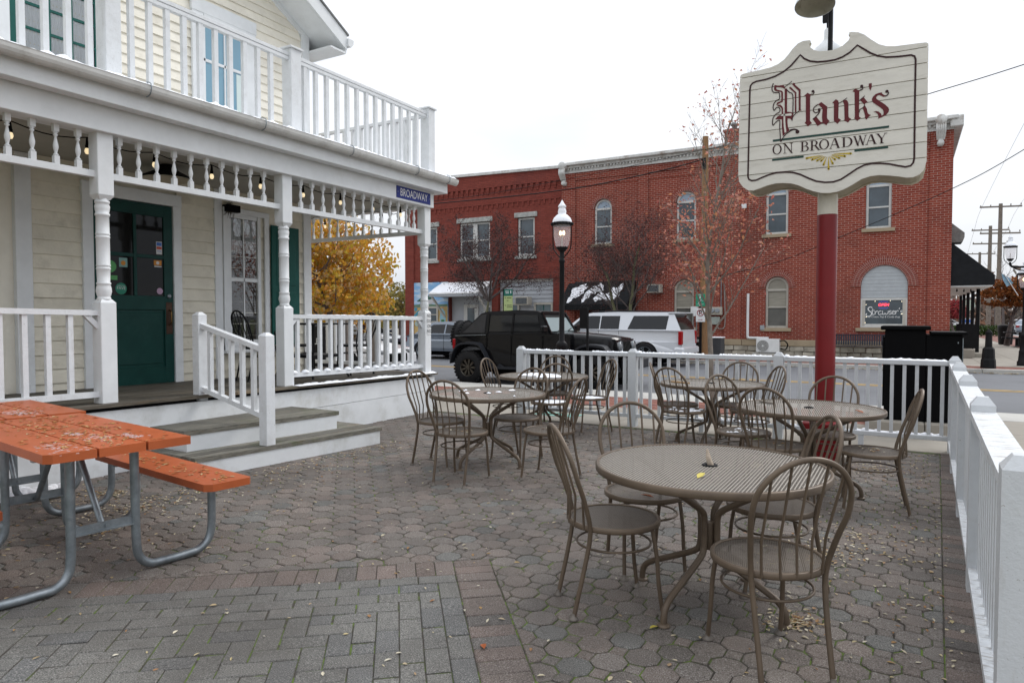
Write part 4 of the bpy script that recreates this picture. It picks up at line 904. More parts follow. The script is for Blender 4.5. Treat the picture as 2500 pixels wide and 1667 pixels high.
# outlines of the hanging sign, metres in the plane of its face (x, z)
SIGN = {
 'outline': [(-1.573,4.081),(-1.565,4.103),(-1.535,4.113),(-1.461,4.116),(-1.364,4.121),(-1.262,4.13),(-1.191,4.15),(-1.134,4.185),(-1.092,4.229),(-1.05,4.281),(-1.002,4.323),(-.954,4.339),(-.891,4.335),(-.88,4.324),(-.887,4.308),(-.894,4.295),(-.884,4.263),(-.849,4.227),(-.801,4.206),(-.747,4.198),(-.68,4.195),(-.627,4.203),(-.575,4.228),(-.536,4.26),(-.521,4.293),(-.521,4.314),(-.533,4.337),(-.505,4.339),(-.446,4.322),(-.394,4.289),(-.33,4.226),(-.266,4.171),(-.203,4.141),(-.129,4.126),(-.031,4.121),(.065,4.117),(.127,4.112),(.145,4.098),(.147,4.07),(.149,3.552),(.151,3.003),(.129,2.916),(.093,2.878),(.04,2.859),(-.009,2.861),(-.083,2.88),(-.17,2.898),(-.245,2.909),(-.321,2.907),(-.397,2.886),(-.475,2.84),(-.553,2.8),(-.619,2.781),(-.685,2.775),(-.76,2.782),(-.835,2.807),(-.905,2.84),(-.975,2.879),(-1.046,2.906),(-1.132,2.919),(-1.204,2.921),(-1.291,2.906),(-1.364,2.883),(-1.423,2.868),(-1.476,2.875),(-1.529,2.914),(-1.568,2.972),(-1.579,3.043),(-1.575,3.587)],
 'border': [(-1.478,3.017),(-1.473,3.526),(-1.469,3.925),(-1.463,3.971),(-1.444,3.995),(-1.407,4.007),(-1.305,4.012),(-1.218,4.028),(-1.132,4.062),(-1.062,4.112),(-1.014,4.163),(-.977,4.203),(-.937,4.156),(-.882,4.121),(-.813,4.101),(-.732,4.093),(-.652,4.093),(-.586,4.108),(-.521,4.14),(-.454,4.198),(-.405,4.156),(-.34,4.101),(-.277,4.061),(-.201,4.034),(-.102,4.021),(.007,4.015),(.034,3.999),(.044,3.967),(.045,3.568),(.049,3.035),(.041,2.995),(.02,2.969),(-.023,2.963),(-.084,2.981),(-.159,3.006),(-.234,3.021),(-.31,3.027),(-.374,3.02),(-.438,2.991),(-.515,2.941),(-.581,2.9),(-.647,2.882),(-.728,2.885),(-.809,2.905),(-.879,2.941),(-.963,2.99),(-1.033,3.017),(-1.105,3.028),(-1.191,3.031),(-1.263,3.018),(-1.336,2.995),(-1.395,2.973),(-1.44,2.973),(-1.467,2.988),(-1.478,3.017)],
 'joints': [4.069,3.923,3.776,3.626,3.477,3.327,3.183,3.035],
 'red': [[(-.934,3.782),(-.903,3.807),(-.882,3.792),(-.869,3.787),(-.875,3.772),(-.878,3.75),(-.875,3.522),(-.856,3.494),(-.871,3.487),(-.894,3.466),(-.911,3.492),(-.925,3.504),(-.914,3.521),(-.918,3.769),(-.925,3.778)],[(-.773,3.694),(-.717,3.64),(-.718,3.531),(-.712,3.515),(-.691,3.49),(-.708,3.48),(-.721,3.454),(-.741,3.47),(-.758,3.482),(-.781,3.47),(-.804,3.457),(-.825,3.496),(-.849,3.532),(-.826,3.547),(-.813,3.55),(-.796,3.523),(-.773,3.494),(-.759,3.492),(-.764,3.538),(-.76,3.625),(-.781,3.653),(-.803,3.674)],[(-.672,3.671),(-.639,3.701),(-.618,3.683),(-.613,3.665),(-.614,3.51),(-.589,3.491),(-.6,3.48),(-.621,3.454),(-.64,3.475),(-.653,3.487),(-.655,3.51),(-.656,3.659),(-.667,3.668)],[(-.578,3.675),(-.57,3.684),(-.541,3.677),(-.529,3.658),(-.525,3.639),(-.523,3.515),(-.516,3.499),(-.498,3.487),(-.51,3.473),(-.527,3.455),(-.546,3.469),(-.56,3.477),(-.558,3.502),(-.563,3.639),(-.572,3.662)],[(-.491,3.755),(-.465,3.778),(-.443,3.761),(-.426,3.753),(-.431,3.738),(-.429,3.502),(-.421,3.488),(-.41,3.487),(-.421,3.476),(-.442,3.458),(-.46,3.475),(-.47,3.486),(-.466,3.507),(-.472,3.741),(-.484,3.752)],[(-.424,3.659),(-.394,3.686),(-.375,3.658),(-.353,3.625),(-.37,3.626),(-.383,3.607),(-.404,3.636)],[(-.398,3.575),(-.378,3.599),(-.361,3.565),(-.355,3.527),(-.345,3.511),(-.325,3.499),(-.342,3.486),(-.363,3.46),(-.377,3.479),(-.376,3.5),(-.385,3.538)],[(-.348,3.807),(-.323,3.807),(-.322,3.771),(-.328,3.751),(-.333,3.737),(-.344,3.76),(-.348,3.788)],[(-.316,3.631),(-.319,3.653),(-.309,3.675),(-.288,3.694),(-.261,3.702),(-.234,3.703),(-.23,3.689),(-.215,3.674),(-.201,3.67),(-.209,3.658),(-.224,3.66),(-.242,3.674),(-.256,3.682),(-.273,3.678),(-.284,3.662),(-.278,3.646),(-.249,3.621),(-.206,3.584),(-.176,3.549),(-.169,3.527),(-.175,3.504),(-.196,3.48),(-.23,3.464),(-.264,3.455),(-.258,3.474),(-.266,3.499),(-.282,3.517),(-.303,3.526),(-.28,3.53),(-.258,3.521),(-.236,3.498),(-.232,3.478),(-.217,3.489),(-.216,3.516),(-.224,3.538),(-.248,3.563),(-.281,3.592),(-.306,3.614)],[(-1.122,3.886),(-1.099,3.882),(-1.096,3.647),(-1.12,3.631),(-1.119,3.653)],[(-1.08,3.886),(-1.068,3.897),(-1.009,3.828),(-1.006,3.627),(-1.02,3.626),(-1.023,3.823)],[(-1.052,3.92),(-1.032,3.931),(-1.021,3.907),(-.969,3.85),(-.965,3.643),(-.952,3.641),(-.984,3.633),(-.988,3.841),(-1.03,3.889)],[(-1.222,3.94),(-1.191,3.927),(-1.133,3.922),(-1.116,3.894),(-1.123,3.885),(-1.151,3.903),(-1.202,3.913),(-1.206,3.9),(-1.197,3.888),(-1.147,3.866),(-1.138,3.849),(-1.138,3.754),(-1.168,3.744),(-1.204,3.729),(-1.192,3.755),(-1.153,3.766),(-1.155,3.855),(-1.216,3.878),(-1.227,3.896),(-1.225,3.921)],[(-1.195,3.729),(-1.164,3.728),(-1.144,3.708),(-1.136,3.688),(-1.134,3.633),(-1.12,3.621),(-1.102,3.646),(-1.06,3.637),(-1.032,3.621),(-1.041,3.584),(-1.046,3.546),(-1.062,3.568),(-1.089,3.578),(-1.092,3.546),(-1.085,3.488),(-1.07,3.45),(-1.087,3.437),(-1.117,3.418),(-1.135,3.401),(-1.144,3.489),(-1.145,3.575),(-1.212,3.584),(-1.187,3.612),(-1.148,3.625),(-1.15,3.684),(-1.163,3.705),(-1.189,3.719)]],
 'light': [[(-1.129,3.623),(-1.114,3.62),(-1.112,3.549),(-1.107,3.491),(-1.099,3.438),(-1.116,3.431),(-1.125,3.493),(-1.129,3.552)],[(-1.16,3.611),(-1.145,3.625),(-1.102,3.622),(-1.059,3.624),(-1.048,3.611),(-1.056,3.598),(-1.101,3.604),(-1.138,3.608)]],
 'thin': [([(-.869,3.787),(-.85,3.786),(-.84,3.801),(-.845,3.814),(-.852,3.814)],.009),([(-.803,3.674),(-.828,3.659),(-.844,3.638),(-.843,3.612),(-.827,3.596),(-.806,3.597),(-.787,3.616)],.009),([(-.782,3.619),(-.793,3.586),(-.82,3.555),(-.849,3.532)],.01),([(-.613,3.655),(-.575,3.674),(-.538,3.699)],.006),([(-.426,3.753),(-.404,3.762),(-.399,3.778),(-.409,3.792)],.01),([(-.431,3.652),(-.408,3.671),(-.382,3.693)],.007),([(-.382,3.608),(-.39,3.585),(-.423,3.565),(-.427,3.538)],.008),([(-.204,3.66),(-.183,3.673),(-.178,3.694),(-.189,3.708)],.01),([(-1.234,3.958),(-1.242,3.937),(-1.247,3.905),(-1.239,3.875),(-1.218,3.86),(-1.181,3.855),(-1.173,3.841),(-1.171,3.79),(-1.202,3.775),(-1.226,3.747),(-1.233,3.709),(-1.223,3.676),(-1.204,3.7),(-1.185,3.704),(-1.17,3.693),(-1.166,3.657),(-1.206,3.634),(-1.232,3.599),(-1.237,3.554),(-1.231,3.524),(-1.202,3.555),(-1.167,3.567),(-1.165,3.492),(-1.159,3.407),(-1.153,3.345),(-1.117,3.405),(-1.057,3.445),(-1.033,3.454)],.009),([(-1.069,3.45),(-1.039,3.456),(-1.009,3.451),(-.989,3.436),(-.99,3.425)],.014),([(-1.121,3.901),(-1.087,3.924),(-1.053,3.95)],.006),([(-1.105,3.873),(-1.074,3.839),(-1.042,3.803),(-1.04,3.629)],.009),([(-1.046,3.546),(-1.041,3.578),(-1.017,3.612),(-.984,3.632)],.008)],
 'dots': [((-.852,3.814),.013),((-.41,3.791),.014),((-.191,3.706),.014),((-.993,3.426),.019),((-.791,3.621),.013)],
 'green': [([(-1.232,3.365),(-.167,3.365)],.021),([(-1.236,3.166),(-.931,3.167)],.02),([(-.464,3.17),(-.171,3.169)],.02)],
 'rays': [[(-.762,3.16),(-.903,3.146)],[(-.746,3.154),(-.851,3.126)],[(-.733,3.149),(-.803,3.111)],[(-.724,3.144),(-.765,3.104)],[(-.714,3.139),(-.743,3.063)],[(-.699,3.135),(-.695,3.015)],[(-.69,3.138),(-.658,3.065)],[(-.681,3.141),(-.637,3.103)],[(-.672,3.15),(-.598,3.113)],[(-.667,3.156),(-.548,3.126)],[(-.65,3.163),(-.495,3.146)]],
 'serif': [[[(-1.143,3.271),(-1.145,3.287),(-1.159,3.286),(-1.157,3.271)],[(-1.145,3.287),(-1.152,3.302),(-1.164,3.299),(-1.159,3.286)],[(-1.152,3.302),(-1.162,3.314),(-1.171,3.309),(-1.164,3.299)],[(-1.162,3.314),(-1.175,3.322),(-1.179,3.316),(-1.171,3.309)],[(-1.175,3.322),(-1.189,3.325),(-1.189,3.319),(-1.179,3.316)],[(-1.189,3.325),(-1.203,3.322),(-1.198,3.317),(-1.189,3.319)],[(-1.203,3.322),(-1.216,3.315),(-1.207,3.31),(-1.198,3.317)],[(-1.216,3.315),(-1.226,3.303),(-1.214,3.3),(-1.207,3.31)],[(-1.226,3.303),(-1.232,3.288),(-1.218,3.286),(-1.214,3.3)],[(-1.232,3.288),(-1.234,3.272),(-1.219,3.272),(-1.218,3.286)],[(-1.234,3.272),(-1.231,3.255),(-1.218,3.257),(-1.219,3.272)],[(-1.231,3.255),(-1.225,3.24),(-1.213,3.244),(-1.218,3.257)],[(-1.225,3.24),(-1.214,3.228),(-1.206,3.233),(-1.213,3.244)],[(-1.214,3.228),(-1.202,3.221),(-1.197,3.227),(-1.206,3.233)],[(-1.202,3.221),(-1.188,3.218),(-1.188,3.224),(-1.197,3.227)],[(-1.188,3.218),(-1.174,3.22),(-1.178,3.226),(-1.188,3.224)],[(-1.174,3.22),(-1.161,3.228),(-1.17,3.233),(-1.178,3.226)],[(-1.161,3.228),(-1.151,3.24),(-1.163,3.243),(-1.17,3.233)],[(-1.151,3.24),(-1.145,3.255),(-1.159,3.256),(-1.163,3.243)],[(-1.145,3.255),(-1.143,3.271),(-1.157,3.271),(-1.159,3.256)]],[[(-1.115,3.22),(-1.11,3.22),(-1.111,3.322),(-1.117,3.322)],[(-1.128,3.22),(-1.097,3.22),(-1.097,3.223),(-1.128,3.223)],[(-1.05,3.219),(-1.045,3.219),(-1.046,3.321),(-1.052,3.321)],[(-1.065,3.317),(-1.033,3.317),(-1.033,3.321),(-1.065,3.321)],[(-1.124,3.322),(-1.108,3.322),(-1.035,3.216),(-1.05,3.216)],[(-1.133,3.318),(-1.115,3.318),(-1.115,3.322),(-1.133,3.322)]],[[(-.951,3.219),(-.936,3.218),(-.937,3.319),(-.953,3.319)],[(-.963,3.219),(-.924,3.218),(-.924,3.222),(-.963,3.222)],[(-.964,3.316),(-.925,3.316),(-.925,3.319),(-.964,3.32)],[(-.941,3.316),(-.919,3.316),(-.919,3.319),(-.941,3.319)],[(-.939,3.218),(-.914,3.218),(-.914,3.222),(-.939,3.222)],[(-.94,3.269),(-.915,3.269),(-.915,3.273),(-.94,3.273)],[(-.923,3.269),(-.913,3.27),(-.918,3.274),(-.923,3.273)],[(-.913,3.27),(-.904,3.273),(-.913,3.277),(-.918,3.274)],[(-.904,3.273),(-.897,3.279),(-.909,3.281),(-.913,3.277)],[(-.897,3.279),(-.893,3.286),(-.906,3.287),(-.909,3.281)],[(-.893,3.286),(-.891,3.293),(-.906,3.294),(-.906,3.287)],[(-.891,3.293),(-.893,3.301),(-.907,3.3),(-.906,3.294)],[(-.893,3.301),(-.898,3.308),(-.909,3.306),(-.907,3.3)],[(-.898,3.308),(-.905,3.314),(-.913,3.311),(-.909,3.306)],[(-.905,3.314),(-.914,3.318),(-.918,3.314),(-.913,3.311)],[(-.914,3.318),(-.924,3.319),(-.924,3.315),(-.918,3.314)],[(-.918,3.218),(-.907,3.22),(-.912,3.223),(-.918,3.222)],[(-.907,3.22),(-.897,3.223),(-.906,3.227),(-.912,3.223)],[(-.897,3.223),(-.889,3.229),(-.901,3.232),(-.906,3.227)],[(-.889,3.229),(-.884,3.237),(-.898,3.238),(-.901,3.232)],[(-.884,3.237),(-.882,3.245),(-.897,3.245),(-.898,3.238)],[(-.882,3.245),(-.884,3.253),(-.899,3.252),(-.897,3.245)],[(-.884,3.253),(-.889,3.261),(-.902,3.259),(-.899,3.252)],[(-.889,3.261),(-.897,3.267),(-.906,3.264),(-.902,3.259)],[(-.897,3.267),(-.908,3.271),(-.912,3.267),(-.906,3.264)],[(-.908,3.271),(-.919,3.273),(-.919,3.269),(-.912,3.267)]],[[(-.861,3.218),(-.845,3.218),(-.846,3.318),(-.862,3.318)],[(-.873,3.218),(-.832,3.218),(-.832,3.221),(-.873,3.221)],[(-.875,3.315),(-.833,3.314),(-.833,3.318),(-.875,3.318)],[(-.85,3.314),(-.831,3.314),(-.831,3.318),(-.85,3.318)],[(-.849,3.264),(-.826,3.264),(-.826,3.268),(-.849,3.268)],[(-.833,3.264),(-.823,3.265),(-.828,3.269),(-.834,3.268)],[(-.823,3.265),(-.814,3.269),(-.823,3.272),(-.828,3.269)],[(-.814,3.269),(-.806,3.275),(-.819,3.277),(-.823,3.272)],[(-.806,3.275),(-.802,3.282),(-.817,3.283),(-.819,3.277)],[(-.802,3.282),(-.8,3.29),(-.816,3.291),(-.817,3.283)],[(-.8,3.29),(-.802,3.299),(-.817,3.298),(-.816,3.291)],[(-.802,3.299),(-.807,3.306),(-.82,3.304),(-.817,3.298)],[(-.807,3.306),(-.814,3.312),(-.824,3.309),(-.82,3.304)],[(-.814,3.312),(-.824,3.316),(-.829,3.313),(-.824,3.309)],[(-.824,3.316),(-.834,3.318),(-.834,3.314),(-.829,3.313)],[(-.831,3.266),(-.813,3.265),(-.778,3.217),(-.795,3.217)],[(-.797,3.217),(-.77,3.217),(-.77,3.221),(-.797,3.221)]],[[(-.694,3.266),(-.697,3.282),(-.711,3.281),(-.709,3.266)],[(-.697,3.282),(-.704,3.297),(-.715,3.293),(-.711,3.281)],[(-.704,3.297),(-.714,3.308),(-.723,3.304),(-.715,3.293)],[(-.714,3.308),(-.727,3.316),(-.731,3.31),(-.723,3.304)],[(-.727,3.316),(-.741,3.318),(-.741,3.312),(-.731,3.31)],[(-.741,3.318),(-.755,3.316),(-.751,3.31),(-.741,3.312)],[(-.755,3.316),(-.768,3.309),(-.76,3.304),(-.751,3.31)],[(-.768,3.309),(-.778,3.298),(-.766,3.294),(-.76,3.304)],[(-.778,3.298),(-.785,3.283),(-.771,3.281),(-.766,3.294)],[(-.785,3.283),(-.787,3.267),(-.772,3.267),(-.771,3.281)],[(-.787,3.267),(-.784,3.251),(-.77,3.253),(-.772,3.267)],[(-.784,3.251),(-.778,3.237),(-.766,3.24),(-.77,3.253)],[(-.778,3.237),(-.767,3.225),(-.758,3.23),(-.766,3.24)],[(-.767,3.225),(-.754,3.218),(-.75,3.223),(-.758,3.23)],[(-.754,3.218),(-.74,3.215),(-.74,3.221),(-.75,3.223)],[(-.74,3.215),(-.725,3.217),(-.73,3.223),(-.74,3.221)],[(-.725,3.217),(-.713,3.225),(-.721,3.23),(-.73,3.223)],[(-.713,3.225),(-.703,3.236),(-.715,3.24),(-.721,3.23)],[(-.703,3.236),(-.696,3.25),(-.71,3.252),(-.715,3.24)],[(-.696,3.25),(-.694,3.266),(-.709,3.266),(-.71,3.252)]],[[(-.684,3.217),(-.679,3.217),(-.645,3.315),(-.65,3.315)],[(-.65,3.315),(-.632,3.315),(-.599,3.216),(-.617,3.216)],[(-.669,3.25),(-.622,3.25),(-.622,3.254),(-.669,3.254)],[(-.693,3.217),(-.669,3.216),(-.669,3.22),(-.693,3.22)],[(-.623,3.216),(-.594,3.216),(-.594,3.22),(-.623,3.22)]],[[(-.567,3.216),(-.55,3.216),(-.552,3.314),(-.569,3.314)],[(-.58,3.216),(-.538,3.216),(-.538,3.219),(-.58,3.219)],[(-.582,3.311),(-.539,3.31),(-.539,3.314),(-.582,3.314)],[(-.556,3.311),(-.531,3.31),(-.531,3.313),(-.556,3.314)],[(-.555,3.216),(-.529,3.216),(-.529,3.219),(-.555,3.219)],[(-.536,3.216),(-.519,3.218),(-.524,3.222),(-.536,3.22)],[(-.519,3.218),(-.504,3.225),(-.514,3.228),(-.524,3.222)],[(-.504,3.225),(-.492,3.236),(-.506,3.238),(-.514,3.228)],[(-.492,3.236),(-.484,3.249),(-.501,3.25),(-.506,3.238)],[(-.484,3.249),(-.482,3.264),(-.5,3.264),(-.501,3.25)],[(-.482,3.264),(-.485,3.279),(-.502,3.278),(-.5,3.264)],[(-.485,3.279),(-.493,3.293),(-.507,3.291),(-.502,3.278)],[(-.493,3.293),(-.505,3.304),(-.515,3.301),(-.507,3.291)],[(-.505,3.304),(-.52,3.311),(-.526,3.307),(-.515,3.301)],[(-.52,3.311),(-.537,3.314),(-.537,3.31),(-.526,3.307)]],[[(-.473,3.313),(-.458,3.312),(-.425,3.215),(-.441,3.215)],[(-.438,3.215),(-.433,3.215),(-.412,3.31),(-.417,3.31)],[(-.427,3.312),(-.412,3.312),(-.38,3.215),(-.395,3.215)],[(-.393,3.215),(-.388,3.215),(-.364,3.311),(-.369,3.311)],[(-.478,3.309),(-.453,3.309),(-.453,3.312),(-.478,3.313)],[(-.431,3.309),(-.408,3.308),(-.408,3.312),(-.431,3.312)],[(-.379,3.308),(-.354,3.308),(-.354,3.311),(-.379,3.311)]],[[(-.36,3.214),(-.355,3.214),(-.321,3.311),(-.326,3.311)],[(-.326,3.311),(-.309,3.31),(-.276,3.214),(-.294,3.214)],[(-.345,3.247),(-.298,3.247),(-.298,3.251),(-.345,3.251)],[(-.368,3.215),(-.345,3.214),(-.345,3.218),(-.368,3.218)],[(-.299,3.214),(-.27,3.214),(-.271,3.217),(-.299,3.217)]],[[(-.273,3.31),(-.256,3.31),(-.22,3.257),(-.236,3.257)],[(-.229,3.257),(-.224,3.257),(-.193,3.309),(-.198,3.309)],[(-.237,3.214),(-.22,3.213),(-.221,3.259),(-.237,3.26)],[(-.245,3.214),(-.21,3.213),(-.21,3.217),(-.245,3.217)],[(-.281,3.307),(-.249,3.306),(-.249,3.31),(-.281,3.31)],[(-.209,3.306),(-.181,3.305),(-.181,3.309),(-.209,3.309)]]],
}
# ---------------------------------------------------------------- the hanging sign on its post
sign = wthing('pub_sign', 'cream plank sign board reading Planks on Broadway on a red and cream post', 'sign', (-.72, 7.84, 0))
SF = 7.62
mfn = lambda u, v, d: (u, d, v)
SIGNC = paint('sign_cream', (.68, .655, .59), .5, var=.05, vs=4, bump=.06, bs=40, tint=(.36, .33, .26), tintamt=.35, ts=3, stretch=(1, 1, 4), prand=.03)
SIGND = paint('sign_cream_back', (.50, .46, .36), .6, var=.1, vs=4)
MAROON = flat('maroon_lettering', (.11, .010, .014), .5); DKMAR = flat('dark_line', (.03, .006, .007), .5); SGREEN = flat('bottle_green_line', (.012, .05, .04), .5)
GOLD = paint('gold_ray', (.50, .36, .04), .45, var=.3, vs=60, bump=0)
out = SIGN['outline']; js = [99] + SIGN['joints'] + [0]
outc = [(x, z) for x, z in out]
board = part(MB().prism([(-.72 + (x + .72) * .985, 3.5 + (z - 3.5) * .985) for x, z in out], mfn, SF + .012, SF + .05), 'board', SIGND, sign, recalc=True)
for k in range(len(js) - 1):
    hi, lo = js[k] - .004, js[k + 1] + .004
    poly = outc
    if hi < 90: poly = clip(poly, (0, -1), -hi)
    if lo > .1: poly = clip(poly, (0, 1), lo)
    if len(poly) > 2: part(MB().prism(poly, mfn, SF - .006 + rnd.uniform(-.0015, .0015), SF + .0115), 'plank', SIGNC, board, recalc=True)
bk = [(x, z) for x, z in out]
part(MB().prism(bk, mfn, SF + .40, SF + .44), 'back_board', SIGND, sign, recalc=True)
# spacer blocks and edge boards between the two faces
un = [(-.72 + (x + .72) * .975, z + .012) for x, z in out if z < 3.05]
m = MB()
for a, b_ in zip(un, un[1:]):
    if a[1] < 3.04 and b_[1] < 3.04 and abs(a[0] - b_[0]) < .3: m.quad((a[0], SF + .051, a[1]), (b_[0], SF + .051, b_[1]), (b_[0], SF + .40, b_[1]), (a[0], SF + .40, a[1]))
part(m, 'underside', paint('dark_cream', (.34, .30, .22), .7, var=.15, tint=(.12, .1, .07), tintamt=.6, ts=6), sign)  # cream darker than the sign faces, with dark blotches
part(MB().box(-1.55, -1.51, SF + .05, SF + .40, 3.0, 4.0), 'spacer', SIGND, sign); part(MB().box(.02, .05, SF + .05, SF + .40, 3.0, 4.0), 'spacer', SIGND, sign)
yf = SF - .0085
m = MB()
for p in SIGN['red']: part(MB().prism(p, mfn, yf - .002, yf), 'letter', MAROON, board, recalc=True)
m = MB()
for p in SIGN['light']: m.prism(p, mfn, yf - .0045, yf - .0025)
part(m, 'letter_inlay', SIGNC, board, recalc=True)
m = MB()
for p, w in SIGN['thin']: stroke(m, [tuple(q) for q in smooth_path([(a, b_, 0) for a, b_ in p], 3)] if len(p) > 2 else p, w, mfn, yf - .0035, yf - .0015)
for c_, r_ in SIGN['dots']: m.prism(arc(c_[0], c_[1], r_, 0, 330, 11), mfn, yf - .0038, yf - .001)
part(m, 'letter_hairlines', DKMAR, board, recalc=True, kind='stuff')
for L_ in SIGN['serif']:
    m = MB()
    for p in L_: m.prism(p, mfn, yf - .002, yf)
    part(m, 'letter', DKMAR, board, recalc=True)
m = MB()
for p, w in SIGN['green']: stroke(m, p, w, mfn, yf - .0022, yf)
part(m, 'green_rule', SGREEN, board, recalc=True)
m = MB()
for p in SIGN['rays']:
    (x0, z0), (x1, z1) = p; stroke(m, [(x0, z0), (x1, z1)], [.002, .020], mfn, yf - .002, yf); m.prism(arc(x1, z1, .010, 0, 330, 11), mfn, yf - .002, yf)
part(m, 'gold_rays', GOLD, board, recalc=True)
bp = [(a, b_) for a, b_ in SIGN['border']]
m = stroke(MB(), bp, .0165, mfn, yf - .002, yf); part(m, 'border_line', DKMAR, board, recalc=True)
RED = paint('red_post_paint', (.17, .010, .012), .3, var=.12, vs=2, bump=.05, bs=200, tint=(.12, .012, .012), tintamt=.3, spec=.3)
part(MB().lathe([(.098, 0), (.098, 2.585)], (-.72, 7.84, 0), 32), 'lower_post', RED, sign)
part(MB().lathe([(.0965, 2.586), (.0965, 4.0)], (-.72, 7.84, 0), 32), 'upper_post', paint('post_cream', (.56, .53, .45), .4, var=.04), sign)
part(MB().box(-.95, -.50, 7.70, 8.0, 0, .10, c=.01), 'footing', CONC, sign)
t = wthing('post_base_box', 'red metal box with small caster wheels at the foot of the red post', 'box', (-.66, 7.72, 0))
part(MB().box(-.90, -.56, 7.45, 7.68, .07, .46, c=.012), 'box', RED, t)
for x in (-.86, -.60):
    for y in (7.49, 7.64): part(MB().lathe([(.02, -.01), (.028, -.006), (.028, .006), (.02, .01)], (x, y, .028), 12, axis='x'), 'caster', BLACKM, t)
def gooseneck(t, yd, zc, xs, yc, tilt):
    part(MB().tube(smooth_path([(-.72, 7.84 + (.03 if yd > 0 else -.03), 4.16), (-.72, 7.84 + (.03 if yd > 0 else -.03), 4.75), (-.74, 7.84 + yd * .3, 5.08), (xs, 7.84 + yd * .8, 5.10), (xs, yc, zc + .30)], 8), .022, 8), 'arm', BLACKM, t)
    m = MB().lathe([(.182, 0), (.181, .012), (.17, .055), (.135, .11), (.075, .155), (.045, .19), (.042, .28), (.03, .30)], (0, 0, 0), 28, cap=False)
    m2 = MB().lathe([(.178, .004), (.166, .05), (.131, .103), (.065, .15), (.01, .165)], (0, 0, 0), 28, cap=False)
    M = Matrix.Translation((xs, yc, zc)) @ Matrix.Rotation(R(tilt), 4, 'X')
    for mm, nm, mt in ((m, 'shade', WHITE), (m2, 'shade_lining', paint('enamel_lining', (.42, .40, .34), .5, var=.15, tint=(.12, .10, .07), tintamt=.6, ts=9))):
        mm.v = [tuple(M @ Vector(p)) for p in mm.v]; part(mm, nm, mt, t)
t = wthing('sign_lamp', 'white enamel gooseneck lamp leaning out in front of the plank sign', 'lamp', (-.72, 7.84, 4.2)); gooseneck(t, -.6, 4.53, -.81, 7.28, -14)
part(MB().box(-.79, -.745, 7.77, 7.82, 4.55, 4.66, c=.004), 'switch_box', BLACKM, t)
t = wthing('sign_lamp', 'white enamel gooseneck lamp hanging behind the plank sign', 'lamp', (-.72, 7.84, 4.2)); gooseneck(t, .6, 4.41, -.79, 8.42, 8)

# ---------------------------------------------------------------- chairs
GLIDE = paint('dull_glide', (.17, .15, .13), .5, metal=.3, var=.2)
def make_chair(label, mats, cat='chair'):
    fm, gm = mats
    t = thing('bistro_chair', label, cat)
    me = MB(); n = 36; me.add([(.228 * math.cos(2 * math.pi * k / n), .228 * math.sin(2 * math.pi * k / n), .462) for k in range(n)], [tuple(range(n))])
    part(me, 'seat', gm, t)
    if gm is MESH_S: me = MB().add([(.228 * math.cos(2 * math.pi * k / n), .228 * math.sin(2 * math.pi * k / n), .4595) for k in range(n)], [tuple(range(n))]); part(me, 'grille_shade_layer', MESH_V, t)
    part(MB().lathe([(.226, .440), (.243, .440), (.245, .447), (.245, .464), (.240, .469), (.230, .469), (.226, .464)], (0, 0, 0), 40, cap=False), 'seat_rim', fm, t)
    def lean(z): return .165 + max(0, z - .45) * .34
    pts = [(.262, .158, .0), (.240, .158, .10), (.205, .160, .26), (.178, .168, .44), (lean(.60), .192, .60), (lean(.72), .212, .71)]
    pts += [(lean(.745 + .215 * math.sin(R(a))), .215 * math.cos(R(a)), .745 + .215 * math.sin(R(a))) for a in range(15, 90, 15)]
    full = pts + [(lean(.96), 0, .96)] + [(x, -y, z) for x, y, z in reversed(pts)]
    part(MB().tube(smooth_path(full, 3), .0125, 8), 'back_frame', fm, t)
    for y in (-.135, -.068, 0, .068, .135):
        zt = .745 + .215 * math.sqrt(1 - (y * 1.15 / .215) ** 2); x0 = math.sqrt(.243 ** 2 - y * y)
        part(MB().tube([(x0, y, .445), (x0 * .55 + lean(.6) * .47, y * 1.06, .60), (lean(zt) - .003, y * 1.15, zt)], .0065, 6), 'spindle', fm, t)
    for s in (-1, 1):
        part(MB().tube(smooth_path([(-.150, s * .165, .445), (-.172, s * .176, .30), (-.182, s * .180, .16), (-.202, s * .184, 0.01)], 4), .0115, 8), 'leg', fm, t)
    part(MB().tube([(.195 * math.cos(2 * math.pi * k / 32), .195 * math.sin(2 * math.pi * k / 32), .335) for k in range(32)], .0065, 6, closed=True), 'stretcher', fm, t)
    for x, y in ((.262, .158), (.262, -.158), (-.203, .184), (-.203, -.184)): part(MB().lathe([(.026, 0), (.026, .006), (.014, .013), (.012, .03)], (x, y, 0), 12), 'foot', fm if fm is not BROWN else GLIDE, t)
    return t
